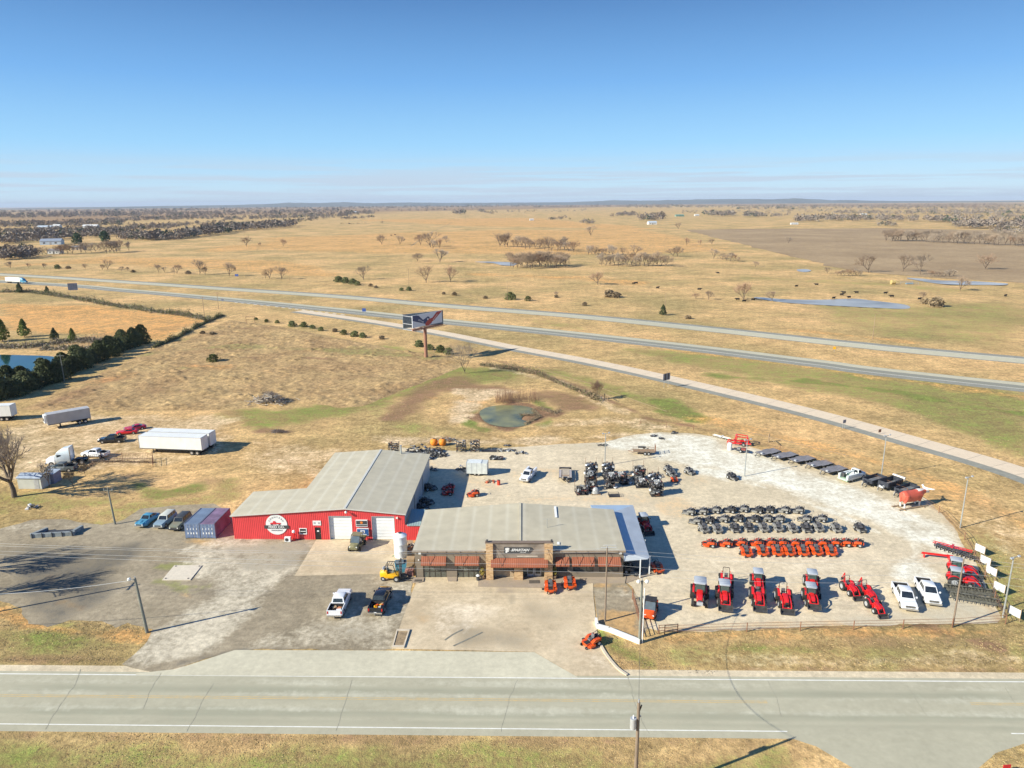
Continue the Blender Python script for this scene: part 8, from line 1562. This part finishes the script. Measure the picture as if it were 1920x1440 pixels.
# small tufts of dead grass and weeds all over the unpaved ground
def grass_tufts():
    g = np.random.default_rng(3); N0 = 170000
    px = g.uniform(-60, 1980, N0); py = 560+(1480-560)*g.random(N0)**.8; a = px-960; b = 720-py
    dx = FV.x*FPX+RV.x*a+UV.x*b; dy = FV.y*FPX+RV.y*a+UV.y*b; dz = FV.z*FPX+RV.z*a+UV.z*b; t = -CH/dz; x, y = dx*t, dy*t
    keep = (g.random(N0) < np.clip(fbm(x, y, 7, 4, 4)*3.2-1.15, .04, 1)*np.clip(1.5-np.hypot(x, y)/190, .12, 1))
    def drop(pts, mg):
        nonlocal keep
        keep &= dist_poly(x, y, [(p.x, p.y) for p in pts]) > mg
    for pts in (lot, yard, lotc, Gs([(230, 1270), (330, 1245), (440, 1212), (1004, 1216), (1090, 1272)]), Gs([(0, 800), (120, 765), (300, 775), (420, 800), (420, 860), (250, 870), (0, 880)]), Gs([(593, 1012), (790, 1010), (800, 1095), (540, 1085)]), Gs([(1100, 1090), (1205, 1090), (1215, 1178), (1120, 1180)]), Gs([(1425, 1366), (1530, 1396), (1605, 1445), (1640, 1520), (1820, 1520), (1830, 1445), (1862, 1408), (1970, 1378)]), [O1, G(792, 1010), G(800, 870), G(600, 870), G(570, 930)]): drop(pts, .2)
    for k_ in ('pond', 'lake', 'farm_pond'): drop(Gs(LAKES[k_]), .3)
    off = (x-ra.x)*(-rn.x)+(y-ra.y)*(-rn.y); keep &= (off < -1.3) | (off > road_w+.1)
    for ln, w_ in ((rampl, 5.4), (nl, 8.4), (fl, 8.6)):
        P = [(p.x, p.y) for p in ln[::4]]; keep &= dist_poly(x, y, P, False) > w_
    x, y = x[keep], y[keep]; n = len(x); dist = np.hypot(x, y); sz = (.07+.0006*dist)*g.uniform(.5, 1.5, n); V = []; F = []
    vs = np.zeros((n, 6, 3)); 
    for k_ in range(2):
        an_ = g.uniform(0, 6.28, n); cx_, sx_ = np.cos(an_), np.sin(an_); ln_ = g.uniform(-.6, .6, n)
        vs[:, k_*3+0] = np.stack([x-cx_*sz, y-sx_*sz, np.full(n, -.01)], -1); vs[:, k_*3+1] = np.stack([x+cx_*sz, y+sx_*sz, np.full(n, -.01)], -1); vs[:, k_*3+2] = np.stack([x+ln_*sz, y+g.uniform(-.6, .6, n)*sz, .04*sz+sz*g.uniform(.02, .3, n)], -1)
    fs = np.arange(n*6).reshape(-1, 3); me = bpy.data.meshes.new('grass_tufts'); me.vertices.add(n*6); me.vertices.foreach_set('co', vs.astype(np.float32).ravel()); me.loops.add(n*6); me.loops.foreach_set('vertex_index', fs.ravel().astype(np.int32)); me.polygons.add(n*2); me.polygons.foreach_set('loop_start', np.arange(0, n*6, 3, dtype=np.int32)); me.update(calc_edges=True)
    for m in (mat('straw_tuft', (.60, .44, .22), .95, var=.25, vs=.12, col2=(.48, .37, .17)), mat('olive_tuft', (.36, .32, .13), .95, var=.3, vs=.2, col2=(.46, .36, .17)), mat('brown_tuft', (.38, .26, .13), .95, var=.3, vs=.3, col2=(.48, .34, .17))): me.materials.append(m)
    me.polygons.foreach_set('material_index', np.repeat(g.choice([0, 0, 1, 1, 2], n), 2).astype(np.int32)); o = bpy.data.objects.new('grass_tufts', me); COL.objects.link(o); tag(o, 'scattered dry grass tufts over the verges and fields', 'grass', kind='stuff')
grass_tufts()
# --- distant bare trees
farT = [Proto(tree_thing('bare_tree', *bare_tree(60+i, 10, 4, .04, 1.5, 5, sp_, .22, nb=3, fork=fk_, twm=tw_, mid_tw=True, first=.34))) for i, (sp_, fk_, tw_) in enumerate(((.92, .34, m_twig), (1.0, .33, m_twigg), (.82, .34, m_twig), (.95, .33, m_twigr), (.7, .36, m_twigg), (1.1, .31, m_twig)))]
rr = random.Random(23)
def ft(x, y, hpx, label, v=None, group='bare trees on the plain', wide=1.0):
    h = height_at(x, y, y-hpx)/8.8; p = G(x, y); return farT[rr.randrange(6) if v is None else v].place(p, rr.random()*6.28, label, 'tree', group, (h*wide*rr.uniform(.85, 1.15), h*wide*rr.uniform(.85, 1.15), h))
fence_row = [(20, 503, 14), (53, 503, 10), (83, 504, 11), (160, 504, 9), (192, 506, 10), (202, 506, 20), (228, 508, 9), (240, 508, 8), (297, 511, 14), (309, 511, 10), (332, 513, 18), (375, 515, 25), (385, 515, 16), (430, 518, 25), (498, 522, 12), (506, 523, 21), (528, 524, 22)]
for i, (x, y, h) in enumerate(fence_row): ft(x, y, h, '%s bare tree in the fence line beyond the highway' % nth(i, len(fence_row)))
named = [(462, 462, 19, 'round bare tree alone on the tan field, left of a smaller one'), (531, 462, 14, 'small round bare tree alone on the tan field'), (488, 461, 6, 'tiny sapling between two round bare trees'), (242, 471, 16, 'bare tree at the right end of the house tree row'), (716, 459, 18, 'round bare tree, left of a matching pair on the plain'), (750, 459, 17, 'round bare tree, right of a matching pair on the plain'), (789, 460, 22, 'bare tree at the left of the group of four'), (807, 463, 26, 'broad bare tree second in the group of four'), (812, 466, 18, 'bare tree in front within the group of four'), (825, 466, 20, 'bare tree at the right of the group of four'), (837, 455, 14, 'thin crooked dead tree right of the group of four'), (783, 490, 16, 'small bare tree left of a broad crown, above the highway'), (825, 492, 23, 'broad round bare tree above a pair of tall ones'), (682, 525, 24, 'dense low bare tree above the billboard to the left'), (799, 530, 32, 'tall bare tree nearest the highway, left of two'), (844, 529, 32, 'tall bare tree nearest the highway, right of two'), (1108, 443, 18, 'lone bare tree on the orange central plain'), (1121, 534, 25, 'thin lone bare tree below the groves'), (1043, 556, 10, 'tiny bare sapling beyond the highway'),
 (1287, 460, 15, 'left small bare tree of three by the brown field corner'), (1313, 460, 11, 'middle small bare tree of three by the brown field corner'), (1335, 459, 12, 'right small bare tree of three by the brown field corner'), (1338, 486, 18, 'slim bare tree left of a thicket on the right pasture'), (1416, 501, 11, 'little crooked tree near the small pond'), (1395, 564, 36, 'big round bare tree at the left end of the farm pond'), (1448, 564, 20, 'faint bare tree at the farm pond edge'), (1328, 562, 18, 'slim bare tree left of the farm pond'), (1305, 561, 12, 'small bare tree far left of the farm pond'), (1628, 511, 36, 'large round bare tree at the brown field edge, leftmost of three'), (1693, 509, 35, 'tall bare tree in the middle of the brown field edge trees'), (1725, 515, 34, 'tall spreading bare tree right of the middle one at the brown field edge'), (1847, 505, 30, 'wide bare tree standing in the brown field at right'), (1800, 545, 26, 'bare tree behind the creek pool'), (1728, 563, 16, 'bare sapling right of the farm pond'), (1478, 457, 12, 'faint small tree inside the brown field'), (1678, 452, 22, 'bare tree at the left end of the far right tree line'), (1272, 430, 13, 'round bare tree near the white farmhouse'), (1551, 513, 12, 'small tree right of the small pond')]
for x, y, h, lab in named: ft(x, y, h, lab, None, None, 1.25 if 'wide' in lab or 'broad' in lab or 'low' in lab else 1.0)
def grove(pts, lab, grp):
    pts = sorted(pts)
    for i, (x, y, h) in enumerate(pts): ft(x, y, h, '%s bare tree of %s' % (nth(i, len(pts)), lab), None, grp)
rr2 = random.Random(5)
grove([(937+i*8.2+rr2.uniform(-2, 2), 461+i*.55+rr2.uniform(-1, 2.5), rr2.uniform(16, 27)) for i in range(18)], 'the upper grove by the grove pond', 'upper grove'); grove([(958+i*5.8+rr2.uniform(-2, 2), 503-abs(i-7)*.35+rr2.uniform(-3, 2), rr2.uniform(20, 33)) for i in range(19)], 'the lower grove beside the grove pond', 'lower grove')
grove([(1103+i*6.5, 477+rr2.uniform(-1, 2), rr2.uniform(12, 20)) for i in range(8)], 'the thin upper row right of the groves', 'thin upper row'); grove([(1128+i*8.0, 498+rr2.uniform(-2, 2), rr2.uniform(14, 28)) for i in range(16)], 'the long lower row right of the groves', 'long lower row'); grove([(1190, 478, 20), (1262, 481, 18), (1270, 481, 20), (1168, 478, 14)], 'the scattered four right of the groves', 'scattered four')
grove([(1362, 489, 13), (1370, 490, 15), (1378, 490, 14), (1385, 491, 10), (1354, 487, 14)], 'the thicket on the right pasture', 'pasture thicket'); grove([(1570+i*7, 517+rr2.uniform(-1, 1), rr2.uniform(9, 17)) for i in range(7)], 'the low brush row before the large round tree', 'low brush row'); grove([(1745+i*7, 518+rr2.uniform(-1, 1), rr2.uniform(8, 13)) for i in range(7)], 'the brush row above the creek pool', 'creek brush row')
grove([(112, 478, 18), (118, 477, 20), (127, 476, 19), (136, 476, 22), (152, 475, 20), (161, 474, 20), (171, 473, 18), (179, 472, 19), (200, 475, 24), (206, 474, 24), (214, 474, 24), (219, 473, 24), (225, 472, 22), (88, 478, 14), (80, 478, 15)], 'the row in front of the left houses', 'house tree row')
grove([(1663+i*9.5+rr2.uniform(-3, 3), 452+i*.36+rr2.uniform(-2, 1), rr2.uniform(17, 26)) for i in range(29)], 'the far right tree line behind the brown field', 'far right tree line')
for x, y, s, lab in ((146, 457, 20, 'round dark green tree above the left house row'), (197, 453, 20, 'broad dark green tree behind the left house row')):
    t = make_ever(int(x), 10, 5.0, 900, .7, mat('dark_broadleaf', (.03, .07, .02), .9, var=.5, vs=.4), dome, 'evergreen_tree'); h = height_at(x, y, y-s)/10; placeT(t, x, y, lab, 'tree', 0, h)
# --- far woods that read as one mass
def woods(name, segs, label, seed=1, mats=None):
    rr = random.Random(seed); V = []; F = []; MI = []; mats = mats or [m_fw1, m_fw2, m_fw3]
    for x0, y0, x1, y1, th, hpx, n in segs:
        for i in range(n):
            u = rr.random(); x = x0+(x1-x0)*u; y = y0+(y1-y0)*u+rr.uniform(-th, th)
            if y < 383.5+(960-x)*.0075: continue
            p = G(x, y); dist = p.length; H_ = hpx*dist/1333*rr.uniform(.55, 1.15); R__ = H_*rr.uniform(.45, .7); mi = rr.choice((0, 0, 0, 1, 1, 2) if rr.random() < .9 else (3,)) % len(mats)
            nt_ = 34
            for k in range(nt_):
                a = rr.random()*6.28; ph = rr.random(); zc = H_*(.25+.62*ph); r = R__*math.sqrt(max(0, 1-(2*ph-.85)**2))*rr.random()**.4; c = Vector((p.x+r*math.cos(a), p.y+r*math.sin(a), zc)); s = H_*.155*rr.uniform(.5, 1.2)
                d_ = Vector((rr.gauss(0, 1), rr.gauss(0, 1), rr.gauss(0, 1.1))).normalized(); e_ = d_.orthogonal().normalized(); k0 = len(V); V += [tuple(c-d_*s), tuple(c-e_*s*.5), tuple(c+d_*s), tuple(c+e_*s*.5)]; F.append((k0, k0+1, k0+2, k0+3)); MI.append(mi)
    me = bpy.data.meshes.new(name); me.from_pydata(V, [], F); 
    for m in mats: me.materials.append(m)
    me.polygons.foreach_set('material_index', MI); o = bpy.data.objects.new(name, me); COL.objects.link(o); tag(o, label, 'woods', kind='stuff')
m_fw1 = mat('winter_wood', (.215, .175, .14), .95, var=.3, vs=.05); m_fw2 = mat('winter_wood_grey', (.26, .22, .175), .95, var=.3, vs=.05); m_fw3 = mat('winter_wood_brown', (.19, .14, .10), .95, var=.3, vs=.05); m_fwg = mat('wood_evergreen', (.04, .065, .03), .95, var=.4, vs=.05)
MM = [m_fw1, m_fw2, m_fw3, m_fwg]
woods('near_left_woods', [(0, 486, 68, 481, 3, 17, 60), (0, 455, 110, 447, 4, 14, 120), (110, 446, 240, 440, 3, 11, 130), (240, 441, 300, 447, 3, 11, 60), (225, 449, 340, 449, 2, 10, 90), (270, 450, 340, 446, 2, 15, 70), (340, 446, 430, 435, 3, 15, 120), (430, 433, 552, 424, 2.5, 13, 130), (380, 430, 520, 424, 3, 11, 90), (0, 470, 60, 468, 3, 9, 30)], 'bare grey brown woods around the houses at left', 1, MM)
woods('far_left_woods', [(0, 436, 200, 432, 3, 7, 200), (0, 424, 230, 420, 4, 7, 300), (0, 407, 330, 402, 3.5, 6, 380), (200, 415, 420, 408, 3, 6, 240), (320, 404, 640, 397, 3, 5.5, 340), (420, 412, 640, 404, 3, 6, 260), (240, 427, 420, 420, 3, 6, 150), (0, 399, 640, 391, 1.5, 4, 350), (540, 418, 660, 404, 2, 6, 90), (120, 437, 330, 428, 2, 8, 150)], 'dark winter woods spreading over the far left plain', 2, MM)
woods('far_middle_woods', [(640, 403, 700, 401, 2, 8, 50), (640, 391, 1000, 387, 1.5, 4, 240), (852, 402, 872, 401, 1, 9, 16), (898, 397, 925, 402, 1, 6, 14), (1000, 389, 1280, 386, 1.3, 4, 200), (1018, 413, 1070, 412, 1, 8, 12), (1085, 419, 1125, 421, 1, 9, 12), (1146, 406, 1192, 404, 1.5, 8, 40), (1198, 413, 1242, 412, 2.5, 13, 34), (700, 396, 900, 393, 2, 3.5, 60), (640, 412, 700, 408, 1, 6, 30), (1170, 390, 1300, 389, 1, 5, 60), (640, 421, 720, 418, .6, 3, 20), (900, 399, 1100, 395, 2, 4, 40)], 'thin dark tree bands across the middle distance', 3, MM)
woods('far_right_woods', [(1280, 389, 1920, 386, 2, 4, 380), (1320, 404, 1380, 405, 2, 10, 50), (1395, 406, 1440, 406, 2, 9, 44), (1445, 406, 1480, 404, 2, 6, 22), (1493, 415, 1534, 415, 2, 12, 40), (1536, 412, 1720, 414, 3, 10, 160), (1560, 400, 1700, 402, 2, 6, 100), (1645, 424, 1680, 424, 2, 9, 22), (1700, 401, 1920, 401, 2.5, 7, 180), (1735, 415, 1780, 416, 2, 11, 44), (1785, 408, 1920, 410, 3, 7, 100), (1788, 426, 1920, 428, 3, 16, 90), (1380, 392, 1600, 392, 2, 5, 130), (1600, 391, 1920, 393, 2.5, 5, 230), (1280, 399, 1560, 397, 2, 4, 90), (1860, 436, 1920, 438, 2, 11, 30)], 'dark winter tree belts across the far right plain', 4, MM)
# --- hills on the horizon: ridges with real depth
def ridge(name, prof, dist, depth, m, floor=-5):
    b = []; fs = []
    n = len(prof)
    xs = []
    for i in range(n-1):
        for k in range(8): u = k/8; xs.append((prof[i][0]*(1-u)+prof[i+1][0]*u, prof[i][1]*(1-u)+prof[i+1][1]*u))
    xs.append(prof[-1]); vs = []
    for x, y in xs:
        d_ = (FV*FPX+RV*(x-960)+UV*(720-y)); h = math.hypot(d_.x, d_.y); t = dist/h; top = max(5, CH+d_.z*t); e_ = (float(fbm(np.array([x*1.0]), np.array([5.0]), 14, 2)[0])-.5)*.25*top; top += e_
        for dd, zz in ((-.35, floor), (-.2, top*.45), (-.08, top*.85), (0, top), (.1, top*.9), (.3, floor)): q_ = 1+dd*depth/dist; vs.append((d_.x*t*q_, d_.y*t*q_, zz))
    for i in range(len(xs)-1):
        for j in range(5): a = i*6+j; fs.append((a, a+6, a+7, a+1))
    me = bpy.data.meshes.new(name); me.from_pydata(vs, [], fs); me.materials.append(m); me.shade_smooth(); o = bpy.data.objects.new(name, me); COL.objects.link(o); tag(o, kind='structure')
m_hill = mat('wooded_hill', (.10, .11, .10), .95, var=.3, vs=.002)
ridge('hills', [(-400, 392), (-100, 391), (0, 391.5), (60, 390.5), (200, 388), (320, 386), (430, 384.5), (500, 382.5), (545, 380), (600, 380.5), (640, 379), (700, 381), (760, 379.5), (830, 380.5), (960, 380), (1060, 379), (1110, 377.5), (1150, 375.5), (1200, 376.2), (1260, 374.8), (1290, 374.5), (1340, 373), (1400, 373.2), (1450, 373.6), (1490, 371.5), (1530, 373.5), (1560, 375.5), (1590, 374.8), (1640, 376.5), (1700, 376.8), (1800, 377.3), (1920, 376.8), (2100, 377), (2400, 378)], 15500, 3500, m_hill)
# ================================================================ haze over the plain
hb_ = MB(); hv = bpy.data.materials.new('haze_air'); hv.use_nodes = True; hn = hv.node_tree; hn.nodes.clear(); ho = hn.nodes.new('ShaderNodeOutputMaterial'); vp = hn.nodes.new('ShaderNodeVolumePrincipled'); hn.links.new(vp.outputs[0], ho.inputs['Volume'])
vp.inputs['Color'].default_value = (.66, .78, .95, 1); vp.inputs['Density'].default_value = 4.0e-5; vp.inputs['Anisotropy'].default_value = 0.0
hb_.box((0, 14000, 89), (90000, 60000, 190), hv); hz_ = hb_.build('haze'); tag(hz_, 'thin pale blue haze over the whole plain', 'haze', kind='stuff')
